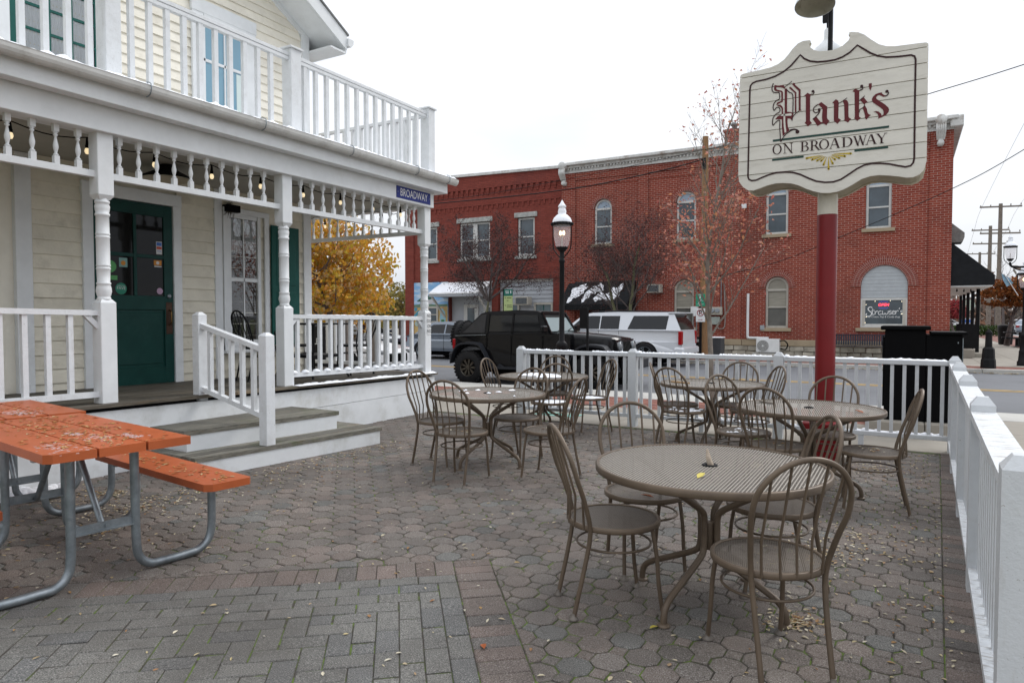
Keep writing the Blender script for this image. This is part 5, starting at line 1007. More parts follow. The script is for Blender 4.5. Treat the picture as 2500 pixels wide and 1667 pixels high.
chairs = [
 (-1.325, 3.386, -140, 'brown metal bistro chair at the left side of the nearest round table, back leaning out'),
 (-1.361, 3.99, 127, 'brown metal bistro chair behind the nearest table on its left, holding a reddish leaf'),
 (-.640, 4.065, 28, 'brown metal bistro chair tucked behind the right end of the nearest table'),
 (-.515, 3.175, -52, 'brown metal bistro chair closest to the camera, its back hiding the nearest table rim'),
 (-4.13, 5.72, 180, 'brown metal bistro chair nearest the porch corner, left of the second table'),
 (-3.56, 5.25, -84, 'brown metal bistro chair standing in front of the second table with leaves on its seat'),
 (-3.572, 6.30, 84, 'brown metal bistro chair behind the second table, before the snowy table'),
 (-2.90, 5.74, 2, 'brown metal bistro chair at the right end of the table nearest the porch'),
 (-4.62, 7.90, 182, 'brown metal bistro chair left of the snowy table in front of the large rear tyre'),
 (-4.28, 8.58, 108, 'brown metal bistro chair between the snowy table and the white fence'),
 (-3.858, 7.665, -50, 'brown metal bistro chair with a white snow covered seat before the snowy table'),
 (-3.62, 8.35, 48, 'brown metal bistro chair right of the snowy table with snow on the seat'),
 (-2.40, 8.25, 197, 'brown metal bistro chair seen edge on behind the left end of the fourth table'),
 (-2.18, 7.735, -106, 'brown metal bistro chair in front of the fourth table with snow crumbs on its seat'),
 (-1.283, 6.548, 147, 'brown metal bistro chair between the fourth table and the table beside the red post'),
 (-1.76, 8.50, 92, 'brown metal bistro chair against the white fence behind the fourth table'),
 (-1.50, 8.10, 34, 'brown metal bistro chair turned sideways at the right of the fourth table'),
 (-.90, 6.00, -102, 'brown metal bistro chair in front of the table beside the red post'),
 (-.605, 6.79, 83, 'brown metal bistro chair close against the red post'),
 (-.212, 6.09, 5, 'brown metal bistro chair nearest the side fence, right of the red post'),
]
proto = make_chair(chairs[0][3], (BROWN, MESH_S))
CH = []
for i, (x, y, a, lb) in enumerate(chairs):
    c_ = proto if i == 0 else copy_tree(proto)
    c_.location = (x, y, 0); c_.rotation_euler = (0, 0, R(a)); c_['label'] = lb; c_['group'] = 'brown bistro chairs on the patio'; CH.append(c_)
# ---------------------------------------------------------------- round tables
def make_table():
    t = thing('round_table', '', 'table')
    n = 64; RT = .60
    hole = .026
    me = MB(); vo = [(RT * math.cos(2 * math.pi * k / n) * .985, RT * math.sin(2 * math.pi * k / n) * .985, .733) for k in range(n)]; vi = [(hole * math.cos(2 * math.pi * k / n), hole * math.sin(2 * math.pi * k / n), .733) for k in range(n)]
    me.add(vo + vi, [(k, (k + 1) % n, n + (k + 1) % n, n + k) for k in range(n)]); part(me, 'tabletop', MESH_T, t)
    me = MB(); me.add([(a, b_, c_ - .0035) for a, b_, c_ in vo + vi], [(k, (k + 1) % n, n + (k + 1) % n, n + k) for k in range(n)]); part(me, 'grille_shade_layer', MESH_U, t)
    part(MB().lathe([(RT - .012, .700), (RT + .001, .700), (RT + .004, .706), (RT + .004, .733), (RT - .002, .739), (RT - .014, .739), (RT - .014, .731)], (0, 0, 0), 64, cap=False), 'rim', BROWN, t)
    part(MB().lathe([(.026, .728), (.040, .728), (.042, .737), (.036, .741), (.026, .739), (.026, .728)], (0, 0, 0), 24, cap=False), 'umbrella_ring', BLACKM, t)
    for k in range(4):
        a = R(74 + 90 * k); ca, sa = math.cos(a), math.sin(a)
        P = [(.47, .712), (.40, .690), (.22, .590), (.085, .510), (.052, .470), (.048, .40), (.052, .30), (.085, .255), (.22, .190), (.36, .125), (.410, .085), (.424, .04), (.425, .012)]
        part(MB().tube(smooth_path([(r_ * ca, r_ * sa, z) for r_, z in P], 3), .0175, 10), 'leg', BROWN, t)
        part(MB().lathe([(.034, 0), (.034, .006), (.024, .012), (.018, .014)], (.425 * ca, .425 * sa, 0), 14), 'foot', BROWN, t)
    part(MB().lathe([(.028, .285), (.030, .290), (.030, .425), (.028, .43)], (0, 0, 0), 16), 'collar', BROWN, t)
    return t
T0 = make_table()
tabs = [(-.89, 3.66, 0, 'round brown mesh table nearest the camera with a bark piece in its centre hole'), (-3.76, 6.02, 8, 'round brown mesh table nearest the porch steps with crumbs of snow'),
        (-4.235, 8.215, 30, 'round brown mesh table with a broad patch of snow on top'), (-1.995, 8.268, 15, 'round brown mesh table by the middle of the front fence with a stick on top'), (-.715, 6.441, 10, 'round brown mesh table standing in front of the red sign post')]
for i, (x, y, a, lb) in enumerate(tabs):
    t = T0 if i == 0 else copy_tree(T0)
    t.location = (x, y, 0); t.rotation_euler = (0, 0, R(a)); t['label'] = lb; t['group'] = 'round brown mesh tables on the patio'
# small things on the tables
m = MB().tube(smooth_path([(-.885, 3.66, .735), (-.892, 3.65, .765), (-.900, 3.655, .80), (-.903, 3.66, .82)], 3), [.018, .017, .016, .014, .014, .012, .009, .008, .006, .002], 5)
solo(m, 'bark_piece', paint('pale_bark', (.40, .33, .26), .9, var=.3, vs=40), 'pale splinter of bark standing in the hole of the nearest table', 'bark')
solo(MB().bar((-1.15, 6.62, .745), (-1.02, 6.52, .745), .035, .012), 'bark_strip', BARK, 'grey bark strip lying on the table beside the red post', 'bark')
solo(MB().bar((-2.44, 8.12, .745), (-2.20, 8.02, .745), .03, .015), 'wooden_stick', paint('yellow_wood', (.36, .22, .10), .8), 'flat yellowish stick lying on the fourth round table', 'stick')
def leafshape(m, c_, rz, L, W, curl, tilt=(0, 0)):
    """one dry leaf, folded along its rib"""
    ca, sa = math.cos(rz), math.sin(rz); pr = [(-.5, 0, 0), (-.2, .5, .6), (.15, .42, .7), (.5, 0, .3), (.15, -.42, .7), (-.2, -.5, .6), (0, 0, 0)]
    vs = []
    for u, v, h in pr: x = u * L; y = v * W; vs.append((c_[0] + x * ca - y * sa, c_[1] + x * sa + y * ca, c_[2] + h * curl + x * tilt[0] + y * tilt[1]))
    m.add(vs, [(0, 6, 1), (6, 2, 1), (6, 3, 2), (0, 5, 6), (5, 4, 6), (4, 3, 6)])
def leaves(name, pts, mat, par=None, label=None, L=(.03, .06)):
    m = MB()
    for x, y, z in pts:
        l = rnd.uniform(*L); leafshape(m, (x, y, z), rnd.uniform(0, 6.28), l, l * rnd.uniform(.28, .55), l * rnd.uniform(.05, .25), (rnd.uniform(-.15, .15), rnd.uniform(-.15, .15)))
    if par is not None: return part(m, name, mat, par, kind='stuff')
    return solo(m, name, mat, label, 'leaves', org=(0, 0, 0), kind='stuff')
P = []
def blob(cx, cy, r_, n, P_=None, z=.003, sq=1.):
    for _ in range(n):
        a = rnd.uniform(0, 6.28); q = abs(rnd.gauss(0, r_)); P.append((cx + q * math.cos(a), cy + q * math.sin(a) * sq, z + rnd.uniform(0, .006)))
for _ in range(900):
    x = rnd.uniform(-5.6, .3); y = rnd.uniform(1.3, 8.9); P.append((x, y, .003))
for _ in range(420):
    y = rnd.uniform(3.4, 6.5); P.append((-5.45 - .03 * (6.3 - y) + rnd.expovariate(3.2), y, .003))
blob(-5.9, 3.35, .35, 330); blob(-5.3, 3.2, .35, 220); blob(-4.9, 2.7, .5, 90)
blob(-.45, 4.75, .28, 300, sq=1.2); blob(-.25, 5.3, .3, 110); blob(-.25, 7.7, .30, 160); blob(-1.3, 7.3, .45, 380); blob(-.45, 3.62, .11, 170); blob(-2.2, 7.9, .4, 170); blob(-.75, 7.1, .35, 200)
for _ in range(260): P.append((rnd.uniform(-.1, .28), rnd.uniform(1.6, 8.8), .003))
P = [p for p in P if not (p[0] < -5.5 - .03 * (6.3 - p[1]) and 3.45 < p[1] < 6.4) and p[0] > -6.6]
leaves('fallen_leaves', P, LEAF_PALE, label='yellow and tan fallen leaves scattered over the patio pavers', L=(.016, .040))
YEL = flat('yellow_leaf', (.50, .42, .08), .6); RUST = flat('rust_leaf', (.36, .10, .03), .6)
for n_, (x, y, z, L_, mt, lb) in enumerate(((-.86, 3.37, .739, .085, YEL, 'narrow yellow leaf lying on the nearest round table'), (-.32, 6.33, .741, .10, RUST, 'rust coloured leaf on the table beside the red post'), (-1.30, 3.86, .468, .08, RUST, 'reddish leaf on the seat behind the nearest table'), (-1.04, 3.2, .004, .07, YEL, 'yellow leaf at the foot of the nearest round table'), (-1.66, 2.62, .004, .07, RUST, 'orange brown leaf on the paver border near the bottom edge'))):
    m = MB(); leafshape(m, (x, y, z), 1.4 + n_, L_, L_ * .4, .012, (.1, .1)); solo(m, 'dry_leaf', mt, lb, 'leaf')
# snow on tables and chairs
def snow_patch(m, cx, cy, z, r_, h, n=18, seed=0, rings=4):
    vs = []; fs = []
    for k in range(rings + 1):
        for j in range(n):
            a = 2 * math.pi * j / n; q = r_ * k / rings * (1 + .45 * noise.noise((math.cos(a) * 1.3 + seed, math.sin(a) * 1.3, seed)) * (k / rings)); hh = 0 if k == rings else h * (1 - (k / rings) ** 2) * (.6 + .5 * noise.noise((math.cos(a) * k, math.sin(a) * k, seed * 3.)))
            vs.append((cx + q * math.cos(a), cy + q * math.sin(a), z + hh))
    for k in range(rings):
        for j in range(n): fs.append((k * n + j, (k + 1) * n + j, (k + 1) * n + (j + 1) % n, k * n + (j + 1) % n))
    m.add(vs, fs, True)
m = MB(); 
for k in range(9): snow_patch(m, -4.25 + rnd.uniform(-.28, .28), 8.05 + rnd.uniform(-.16, .2), .738, rnd.uniform(.06, .15), .045, seed=k + 1)
solo(m, 'snow', SNOW, 'thin melting snow patch on the round table near the fence', 'snow', kind='stuff')
m = MB(); snow_patch(m, -3.83, 7.68, .466, .19, .022, seed=21); solo(m, 'snow', SNOW, 'layer of snow on the seat before the snowy table', 'snow', kind='stuff')
m = MB(); snow_patch(m, -3.60, 8.30, .466, .15, .022, seed=22); solo(m, 'snow', SNOW, 'layer of snow on the seat right of the snowy table', 'snow', kind='stuff')
m = MB()
for k in range(8): snow_patch(m, -3.76 + rnd.uniform(-.4, .5), 6.02 + rnd.uniform(-.35, .35), .738, rnd.uniform(.012, .045), .016, 10, k + 40, 3)
for k in range(14): snow_patch(m, -2.18 + rnd.uniform(-.17, .17), 7.73 + rnd.uniform(-.15, .15), .466, rnd.uniform(.012, .04), .014, 9, k + 60, 3)
for k in range(12): snow_patch(m, -1.283 + rnd.uniform(-.15, .15), 6.548 + rnd.uniform(-.14, .14), .466, rnd.uniform(.008, .028), .012, 9, k + 80, 3)
solo(m, 'snow', SNOW, 'crumbs of snow on the tables and seats of the patio', 'snow', kind='stuff')
P = []
for cx, cy in ((-3.56, 5.25), (-2.90, 5.74), (-.212, 6.09), (-.9, 6.0)):
    for _ in range(14): P.append((cx + rnd.gauss(0, .06), cy + rnd.gauss(0, .05), .470))
leaves('fallen_leaves', P, LEAF_PALE, label='dry leaves gathered on the chair seats', L=(.02, .045))

# ---------------------------------------------------------------- picnic tables
def picnic(name_label, loc, rz, half, fx):
    t = thing('picnic_table', name_label, 'picnic table', loc, rz, 'orange picnic tables on galvanised pipe frames')
    w = .242
    for k in range(3):
        y0 = -.375 + k * .2535; dx = rnd.uniform(-.006, .006)
        q = MB(); c_ = .035
        x0, x1 = -half + dx, half + dx; y1 = y0 + w; z0, z1 = .772, .820
        ol = [(x0, y0), (x1 - (c_ if k == 0 else 0), y0), (x1, y0 + (c_ if k == 0 else 0)), (x1, y1), (x0, y1)] if k == 0 else [(x0, y0), (x1, y0), (x1, y1), (x0, y1)]
        q.prism([(a, b_) for a, b_ in ol], lambda u, v, d: (u, v, d), z0, z1); part(q, 'top_plank', ORANGE, t, recalc=True)
    for s in (-1, 1):
        yb = s * .62; hb_ = half if s > 0 else half - .30
        for kk in (0,):
            ol = [(-half, yb - .15), (hb_ - .04, yb - .15), (hb_, yb - .11), (hb_, yb + .13), (hb_ - .02, yb + .15), (-half, yb + .15)]
            part(MB().prism(ol, lambda u, v, d: (u, v, d), .458, .502), 'bench_plank', ORANGE, t, recalc=True)
        for f in fx: part(MB().box(f - .02, f + .02, yb - .13, yb + .13, .437, .457), 'bench_bracket', GALV, t)
    for f in fx:
        part(MB().box(f - .02, f + .02, -.35, .35, .748, .7715), 'top_bracket', GALV, t)
        for s in (-1, 1):
            pts = [(f, s * .17, .75), (f, s * .172, .50), (f, s * .175, .18), (f, s * .195, .085), (f, s * .25, .037), (f, s * .33, .03), (f, s * .48, .03), (f, s * .56, .04), (f, s * .62, .09), (f, s * .642, .17), (f, s * .645, .30), (f, s * .645, .44)]
            part(MB().tube(smooth_path(pts, 4), .025, 12), 'pipe_leg', GALV, t)
        part(MB().bar((f, -.155, .325), (f, .155, .325), .012, .05).bar((f, -.155, .302), (f, .155, .302), .04, .008), 'cross_bar', GALV, t)
        sgn_ = 1 if f > 0 else -1
        part(MB().tube(smooth_path([(f - sgn_ * .02, 0, .315), (f - sgn_ * .06, 0, .36), (f - sgn_ * min(.38, abs(f) * .9), 0, .748)], 4), .019, 8), 'brace', GALV, t)
        part(MB().lathe([(.012, -.004), (.012, .004)], (f + .014, .01, .325), 6, axis='x'), 'bolt', GALV, t)
    return t
pa = picnic('orange picnic table beside the steps, its whole right end in view', (-4.50, 2.27, 0), R(-7.5), .80, (-.53, .53))
pb = picnic('orange picnic table beyond the first, mostly cut off by the left edge', (-5.93, 2.53, 0), R(-7.5), .57, (-.32, .32))
for t_, hf, n_ in ((pa, .78, 420), (pb, .5, 120)):
    P = []
    for _ in range(n_):
        P.append((rnd.uniform(-hf, hf), rnd.triangular(-.36, .36, 0), .8225))
    for _ in range(n_ // 3): P.append((rnd.uniform(-hf, hf), .62 + rnd.gauss(0, .06), .5045))
    mm = MB()
    for x, y, z in P:
        l = rnd.uniform(.018, .045); leafshape(mm, (x, y, z), rnd.uniform(0, 6.28), l, l * rnd.uniform(.2, .5), l * .12, (0, 0))
    o = part(mm, 'leaf_litter', ramp_mat('leaf_on_orange', [(.45, .36, .14), (.42, .14, .04), (.52, .44, .25), (.30, .08, .03), (.50, .30, .12), (.26, .07, .02)], .7), t_, kind='stuff')
ICE = flat('icy_snow', (.70, .60, .60), .6, alpha=.42)
for cx, cy, r_ in ((.42, .02, .085), (.52, .17, .06), (.60, -.24, .11), (.18, -.02, .05)):
    mm = MB()
    for k in range(60): snow_patch(mm, cx + rnd.gauss(0, r_), cy + rnd.gauss(0, r_ * .4), .8205, rnd.uniform(.003, .014), .002, 7, k + cx * 30, 2)
    part(mm, 'ice_crust', ICE, pa, kind='stuff')
mm = MB()
for k in range(80): snow_patch(mm, .30 + rnd.gauss(0, .12), .05 + rnd.gauss(0, .05), .8205, rnd.uniform(.005, .02), .003, 7, k, 2)
part(mm, 'ice_crust', ICE, pb, kind='stuff')

# ---------------------------------------------------------------- white fences
WF = paint('old_fence_paint_shade_greyed', (.57, .59, .605), .5, var=.06, vs=7, bump=.12, bs=70, tint=(.36, .36, .33), tintamt=.4, ts=7., chips=.5)  # base greyed to stand in for missing shade; chips are wear
WPEEL = paint('peeling_white_paint', (.64, .66, .675), .5, var=.06, vs=6, bump=.5, bs=45, tint=(.24, .20, .16), tintamt=.95, ts=20, stretch=(.4, 2.2, 1), chips=.9)
def fpost(t, x, y, w, h, ang=0, mat=None):
    ca, sa = math.cos(ang), math.sin(ang)
    def T(a, b_, z): return (x + a * ca - b_ * sa, y + a * sa + b_ * ca, z)
    s4 = ((-1, -1), (1, -1), (1, 1), (-1, 1)); hw = w / 2; q = MB()
    q.hexa([T(a * hw, b_ * hw, 0) for a, b_ in s4] + [T(a * hw, b_ * hw, h - .045) for a, b_ in s4])
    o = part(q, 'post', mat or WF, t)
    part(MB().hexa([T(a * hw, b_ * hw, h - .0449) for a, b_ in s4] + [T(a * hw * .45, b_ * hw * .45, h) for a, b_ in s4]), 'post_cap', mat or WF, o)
ff = wthing('front_fence', 'white picket fence along the street side of the patio with snow on its rail', 'fence', (-2.3, 9.1, 0))
px_ = [-5.07, -3.285, -1.365, .50]
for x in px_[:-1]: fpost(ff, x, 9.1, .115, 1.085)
for i in range(3):
    a, b_ = px_[i] + .058, px_[i + 1] - .058
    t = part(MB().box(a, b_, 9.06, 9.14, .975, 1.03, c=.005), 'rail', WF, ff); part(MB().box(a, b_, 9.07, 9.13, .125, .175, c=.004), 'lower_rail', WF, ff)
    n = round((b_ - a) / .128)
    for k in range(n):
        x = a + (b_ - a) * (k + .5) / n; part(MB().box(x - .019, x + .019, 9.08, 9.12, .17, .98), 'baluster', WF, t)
    part(MB().box((a + b_) / 2 - .03, (a + b_) / 2 + .03, 9.075, 9.125, 0, .125), 'foot_block', WF, ff)
m = MB()
for a, b_, sd_ in ((-4.98, -4.2, 31), (-3.2, -2.3, 32), (-1.28, .42, 33), (-3.9, -3.36, 34), (-2.1, -1.45, 35)): snow_strip(m, a, b_, 9.065, 9.135, 1.03, .022, 60, 'x', sd_)
for a, b_, sd_ in ((-2.4, -1.45, 36), (-1.3, -.8, 37), (-.5, .4, 38), (-4.9, -4.1, 39)): snow_strip(m, a, b_, 9.075, 9.13, .175, .04, 40, 'x', sd_)
snow_patch(m, -3.19, 9.10, 1.03, .045, .05, seed=3); snow_patch(m, -1.27, 9.10, 1.03, .045, .05, seed=4)
part(m, 'snow_cover', SNOW, ff, kind='stuff', recalc=True)
sf = wthing('side_fence', 'white picket fence with peeling cap rail running away along the right edge of the patio', 'fence', (.42, 6, 0))
def sfx(y): return .455 - .0255 * (7.3 - y)
sa_ = math.atan(.0255)
py_ = [2.68, 4.55, 6.22, 7.92, 9.10]
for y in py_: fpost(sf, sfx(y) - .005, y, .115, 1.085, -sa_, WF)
for i in range(4):
    y0, y1 = py_[i] + .0585, py_[i + 1] - .0585
    def seg(w0, w1, z0, z1, nm, mt):
        return part(MB().hexa([(sfx(y0) + w0, y0, z0), (sfx(y0) + w1, y0, z0), (sfx(y1) + w1, y1, z0), (sfx(y1) + w0, y1, z0), (sfx(y0) + w0, y0, z1), (sfx(y0) + w1, y0, z1), (sfx(y1) + w1, y1, z1), (sfx(y1) + w0, y1, z1)]), nm, mt, sf)
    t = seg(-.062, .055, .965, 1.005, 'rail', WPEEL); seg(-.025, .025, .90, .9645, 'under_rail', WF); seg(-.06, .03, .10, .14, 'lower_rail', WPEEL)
    n = round((y1 - y0) / .128)
    for k in range(n):
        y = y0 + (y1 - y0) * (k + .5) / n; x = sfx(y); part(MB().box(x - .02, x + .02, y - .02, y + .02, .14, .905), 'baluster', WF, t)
    ym = (y0 + y1) / 2; part(MB().box(sfx(ym) - .03, sfx(ym) + .03, ym - .03, ym + .03, 0, .10), 'foot_block', WF, sf)
# the run of fence towards the camera ends at the near post
# ---------------------------------------------------------------- black cabinet behind the fence
cb = wthing('black_cabinet', 'tall black two-level cabinet with overhanging lids behind the front fence', 'cabinet', (.2, 10.9, .1))
part(MB().box(-.235, .245, 10.6, 11.35, .13, 1.35, c=.006), 'tall_body', BLACK, cb); part(MB().box(.247, .655, 10.605, 11.35, .13, 1.29, c=.006), 'low_body', BLACK, cb)
part(MB().box(-.285, .30, 10.56, 11.40, 1.352, 1.405, c=.008), 'lid', BLACK, cb); part(MB().box(.30, .71, 10.56, 11.40, 1.292, 1.33, c=.008), 'lid', BLACK, cb)
part(MB().box(-.255, -.236, 10.7, 11.2, .3, 1.25), 'side_panel', BLACK, cb); part(MB().box(.656, .668, 10.66, 10.70, .3, 1.25), 'hinge_strip', GALV, cb)
for z in (1.18, .95): part(MB().box(.60, .612, 10.598, 10.604, z, z + .02), 'catch', GALV, cb)
part(MB().box(-.45, .24, 10.40, 11.5, -.02, .128, c=.012), 'footing', CONC, cb); part(MB().box(.248, .95, 10.42, 11.5, -.02, .128, c=.012), 'footing', CONC, cb)
# ---------------------------------------------------------------- black furniture on the porch
bt = thing('bistro_table', 'black metal bistro table on the porch behind the railing', 'table', (-7.6, 7.30, dk(7.3)))
part(MB().box(-.36, .36, -.36, .36, .775, .80, c=.004), 'tabletop', BLACKM, bt); part(MB().box(-.30, .30, -.30, .30, .30, .34), 'shelf', BLACKM, bt)
for sx_ in (-1, 1):
    for sy_ in (-1, 1): part(MB().tube(smooth_path([(sx_ * .30, sy_ * .30, .775), (sx_ * .25, sy_ * .25, .45), (sx_ * .28, sy_ * .28, .2), (sx_ * .36, sy_ * .36, 0)], 3), .016, 6), 'leg', BLACKM, bt)
pc = make_chair('', (BLACKM, BLACKM)); pc.name = 'porch_chair'
for i, (x, y, a, lb) in enumerate(((-7.75, 6.45, -100, 'black metal chair on the porch under the lace curtain window'), (-7.5, 8.05, 80, 'black metal chair at the far side of the black porch table'), (-8.15, 7.45, 170, 'black metal chair on the porch against the green shutter'))):
    c_ = pc if i == 0 else copy_tree(pc)
    c_.location = (x, y, dk(y)); c_.rotation_euler = (0, 0, R(a)); c_['label'] = lb; c_['group'] = 'black metal chairs on the porch'
# ---------------------------------------------------------------- brick buildings across the road
BR1 = brick_mat('red_brick', (.20, .032, .020), (.27, .056, .034), (.46, .30, .25), .25, .085, .0080)
BR2 = brick_mat('painted_red_brick', (.20, .046, .034), (.25, .062, .046), (.15, .048, .040), .25, .085, .009, dirt=(.09, .04, .04))
VOUS = ramp_mat('arch_brick', [(.19, .045, .035), (.27, .075, .055), (.23, .06, .045)], .85)
MORT = paint('pale_mortar', (.52, .42, .38), .9, var=.2, vs=20)
def arch_poly(c_, hw, z0, zs, ztop, n=12):
    return [(c_ - hw, z0), (c_ + hw, z0)] + [(c_ + hw * math.cos(R(180 * k / n)), zs + (ztop - zs) * math.sin(R(180 * k / n))) for k in range(n + 1)]
bfn = lambda u, v, d: (u, d, v)
YB = 30.0
rb = wthing('corner_shop_building', 'two storey red brick corner building with arched windows, dentil cornice and a sweet shop window', 'building', (-6.5, 30, 0))
ups = [-12.35, -8.43, -4.66, -.96]; lows = [-8.50, -4.62]
holes = [arch_poly(c_, .44, 4.95, 6.62, 7.06) for c_ in ups] + [arch_poly(c_, .45, 1.08, 2.76, 3.21) for c_ in lows] + [arch_poly(-.725, .80, 1.12, 2.73, 3.53, 18)]
holes.append([(-13.5, -.02), (-11.0, -.02), (-11.0, 2.35), (-13.5, 2.35)])
wallr = part(MB().prism([(-14.46, -.2), (1.43, -.2), (1.43, 8.5), (-14.46, 8.5)], bfn, YB, YB + .35, holes), 'wall', BR1, rb, recalc=True)
part(MB().box(-14.46, 1.425, YB + .36, YB + 13, -.2, 8.45), 'rear_wall', BR1, rb); part(MB().box(-14.3, 1.3, YB + .3, YB + 12.8, 8.46, 8.6), 'roof', ASPH, rb)
for a, b_ in ((-14.46, -13.75), (-10.60, -10.15), (-6.75, -6.05), (.70, 1.435)): part(MB().box(a, b_, YB - .07, YB - .001, .60, 8.46, c=.01), 'pilaster', BR1, rb)
part(MB().box(-13.74, .69, YB - .045, YB - .001, 8.05, 8.40), 'brick_band', BR1, rb); part(MB().box(-13.74, .69, YB - .03, YB - .001, 7.75, 7.92), 'brick_band', BR1, rb)
CORN = paint('cornice_paint', (.62, .62, .60), .6, var=.2, vs=3, bump=.1, tint=(.22, .15, .10), tintamt=.7, ts=2.5)
cn_ = part(MB().box(-14.5, 1.55, YB - .38, YB + .3, 8.72, 8.86, c=.02), 'cornice', CORN, rb)
part(MB().box(-14.4, 1.50, YB - .22, YB + .2, 8.62, 8.715), 'cornice_bed', CORN, cn_); part(MB().box(-14.4, 1.46, YB - .10, YB + .2, 8.40, 8.615), 'cornice_board', CORN, cn_)
part(MB().box(1.30, 1.72, YB - .3, YB + 13, 8.45, 8.86, c=.03), 'side_cornice', CORN, cn_)
x = -14.1
while x < 1.1: part(MB().box(x, x + .07, YB - .19, YB - .101, 8.53, 8.615), 'dentil', CORN, cn_); x += .155
for x in (-14.28, 1.02):
    m = MB(); m.lathe([(.01, YB - .50), (.17, YB - .49), (.19, YB - .46), (.19, YB - .2), (.16, YB - .1)], (x, 0, 8.72), 16, axis='y')
    for k in range(5): m.tube(smooth_path([(x - .13 + .065 * k, YB - .44, 8.58), (x - .13 + .065 * k, YB - .48, 8.38), (x - .12 + .06 * k, YB - .36, 8.20), (x - .10 + .05 * k, YB - .24, 8.04)], 3), .035, 6)
    m.lathe([(.01, YB - .30), (.11, YB - .29), (.12, YB - .10)], (x, 0, 7.93), 12, axis='y'); part(m, 'cornice_bracket', CORN, cn_)
def ring_bricks(par, c_, zs, r0, r1, a0, a1, n, rx=1.):
    m = MB()
    for k in range(n):
        b0 = R(a0 + (a1 - a0) * (k + .1) / n); b1 = R(a0 + (a1 - a0) * (k + .9) / n)
        m.prism([(c_ + r0 * math.cos(b0) * rx, zs + r0 * math.sin(b0)), (c_ + r1 * math.cos(b0) * rx, zs + r1 * math.sin(b0)), (c_ + r1 * math.cos(b1) * rx, zs + r1 * math.sin(b1)), (c_ + r0 * math.cos(b1) * rx, zs + r0 * math.sin(b1))], bfn, YB - .035, YB - .008)
    return part(m, 'arch_bricks', VOUS, par, kind='stuff', recalc=True)
def arch_ring(c_, zs, r, ws, n):
    ro = r + sum(ws) + .01 * len(ws)
    m = MB().prism([(c_ + ro * math.cos(R(a)), zs + ro * math.sin(R(a))) for a in range(0, 181, 9)] + [(c_ + r * math.cos(R(a)), zs + r * math.sin(R(a))) for a in range(180, -1, -9)], bfn, YB - .024, YB - .002)
    p_ = part(m, 'brick_arch', MORT, rb, recalc=True); q = r + .01
    for w in ws: ring_bricks(p_, c_, zs, q, q + w, 0, 180, n); q += w + .012
for c_ in ups: arch_ring(c_, 6.62, .46, (.13,), 20)
for c_ in lows: arch_ring(c_, 2.76, .47, (.11, .11), 26)
arch_ring(-.725, 2.73, .82, (.10, .10, .10), 46)
def arched_window(c_, hw, z0, zs, zt, mid, tr, glass_top, glass_lo, frame):
    yo = YB + .09
    outer = arch_poly(c_, hw, z0, zs, zt); inner = arch_poly(c_, hw - .085, z0 + .085, zs, zt - .085)
    w = part(MB().prism(outer, bfn, yo, yo + .06, [inner]), 'window', frame, rb, recalc=True)
    part(MB().box(c_ - hw + .09, c_ + hw - .09, yo - .01, yo + .04, tr - .045, tr + .045), 'window_bar', frame, w)
    part(MB().box(c_ - hw + .09, c_ + hw - .09, yo + .01, yo + .05, mid - .03, mid + .03), 'window_bar', frame, w)
    part(MB().prism(arch_poly(c_, hw - .09, tr, zs, zt - .09), bfn, yo + .052, yo + .056), 'pane', glass_top, w, recalc=True)
    part(MB().box(c_ - hw + .09, c_ + hw - .09, yo + .052, yo + .056, z0 + .08, tr - .001), 'pane', glass_lo, w)
    part(MB().box(c_ - hw - .14, c_ + hw + .14, YB - .10, YB + .1, z0 - .14, z0 - .002, c=.01), 'sill', STONE, w)
    return w
BLUEG = flat('painted_reflection_glass', (.25, .33, .42), .08, spec=.9); SHADE = paint('blind_behind_glass', (.30, .285, .24), .3, var=.15, vs=2, bump=0, stretch=(1, 1, 8)); SHADED = paint('dim_blind', (.13, .13, .12), .25, var=.2, vs=2, bump=0)  # blue glass has the sky reflection painted into its colour
WINW = paint('white_window_frame', (.58, .58, .56), .5, var=.08); WINT = paint('tan_window_frame', (.45, .43, .38), .5, var=.1)
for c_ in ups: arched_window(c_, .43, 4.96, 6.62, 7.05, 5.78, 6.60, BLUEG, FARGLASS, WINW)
for c_ in lows: arched_window(c_, .44, 1.09, 2.76, 3.20, 1.95, 2.66, SHADE, SHADED, WINT)
for c_, z0, z1 in ((-8.5, 1.98, 2.6), (-4.62, 1.98, 2.6)): part(MB().box(c_ - .34, c_ + .34, YB + .138, YB + .141, z0, z1), 'roller_blind', SHADE, rb)
# shop window
sw = part(MB().prism([(-1.52, 1.13), (.07, 1.13), (.07, 2.27), (-1.52, 2.27)], bfn, YB + .03, YB + .12, [[(-1.36, 1.27), (-.09, 1.27), (-.09, 2.19), (-1.36, 2.19)]]), 'shop_window', WINW, rb, recalc=True)
part(MB().box(-1.36, -.09, YB + .075, YB + .085, 1.27, 2.19), 'pane', FARGLASS, sw)
part(MB().box(-1.46, -1.37, YB + .02, YB + .1, 1.2, 2.2), 'window_jamb', WINT, sw); part(MB().box(-.08, .01, YB + .02, YB + .1, 1.2, 2.2), 'window_jamb', WINT, sw)
part(MB().box(-1.68, .24, YB - .10, YB + .02, .98, 1.12, c=.01), 'sill', STONE, sw)
n = 9
for k in range(n):
    z0 = 2.28 + k * .138; z1 = z0 + .133
    pl = clip(clip(arch_poly(-.725, .795, 2.27, 2.73, 3.525, 18), (0, 1), z0), (0, -1), -z1)
    if len(pl) > 2: part(MB().prism(pl, bfn, YB + .05 + .004 * (k % 2), YB + .08), 'arch_board', paint('pale_grey_board', (.42, .45, .47), .6, var=.06) if k == 0 else bpy.data.materials['pale_grey_board'], sw, recalc=True)
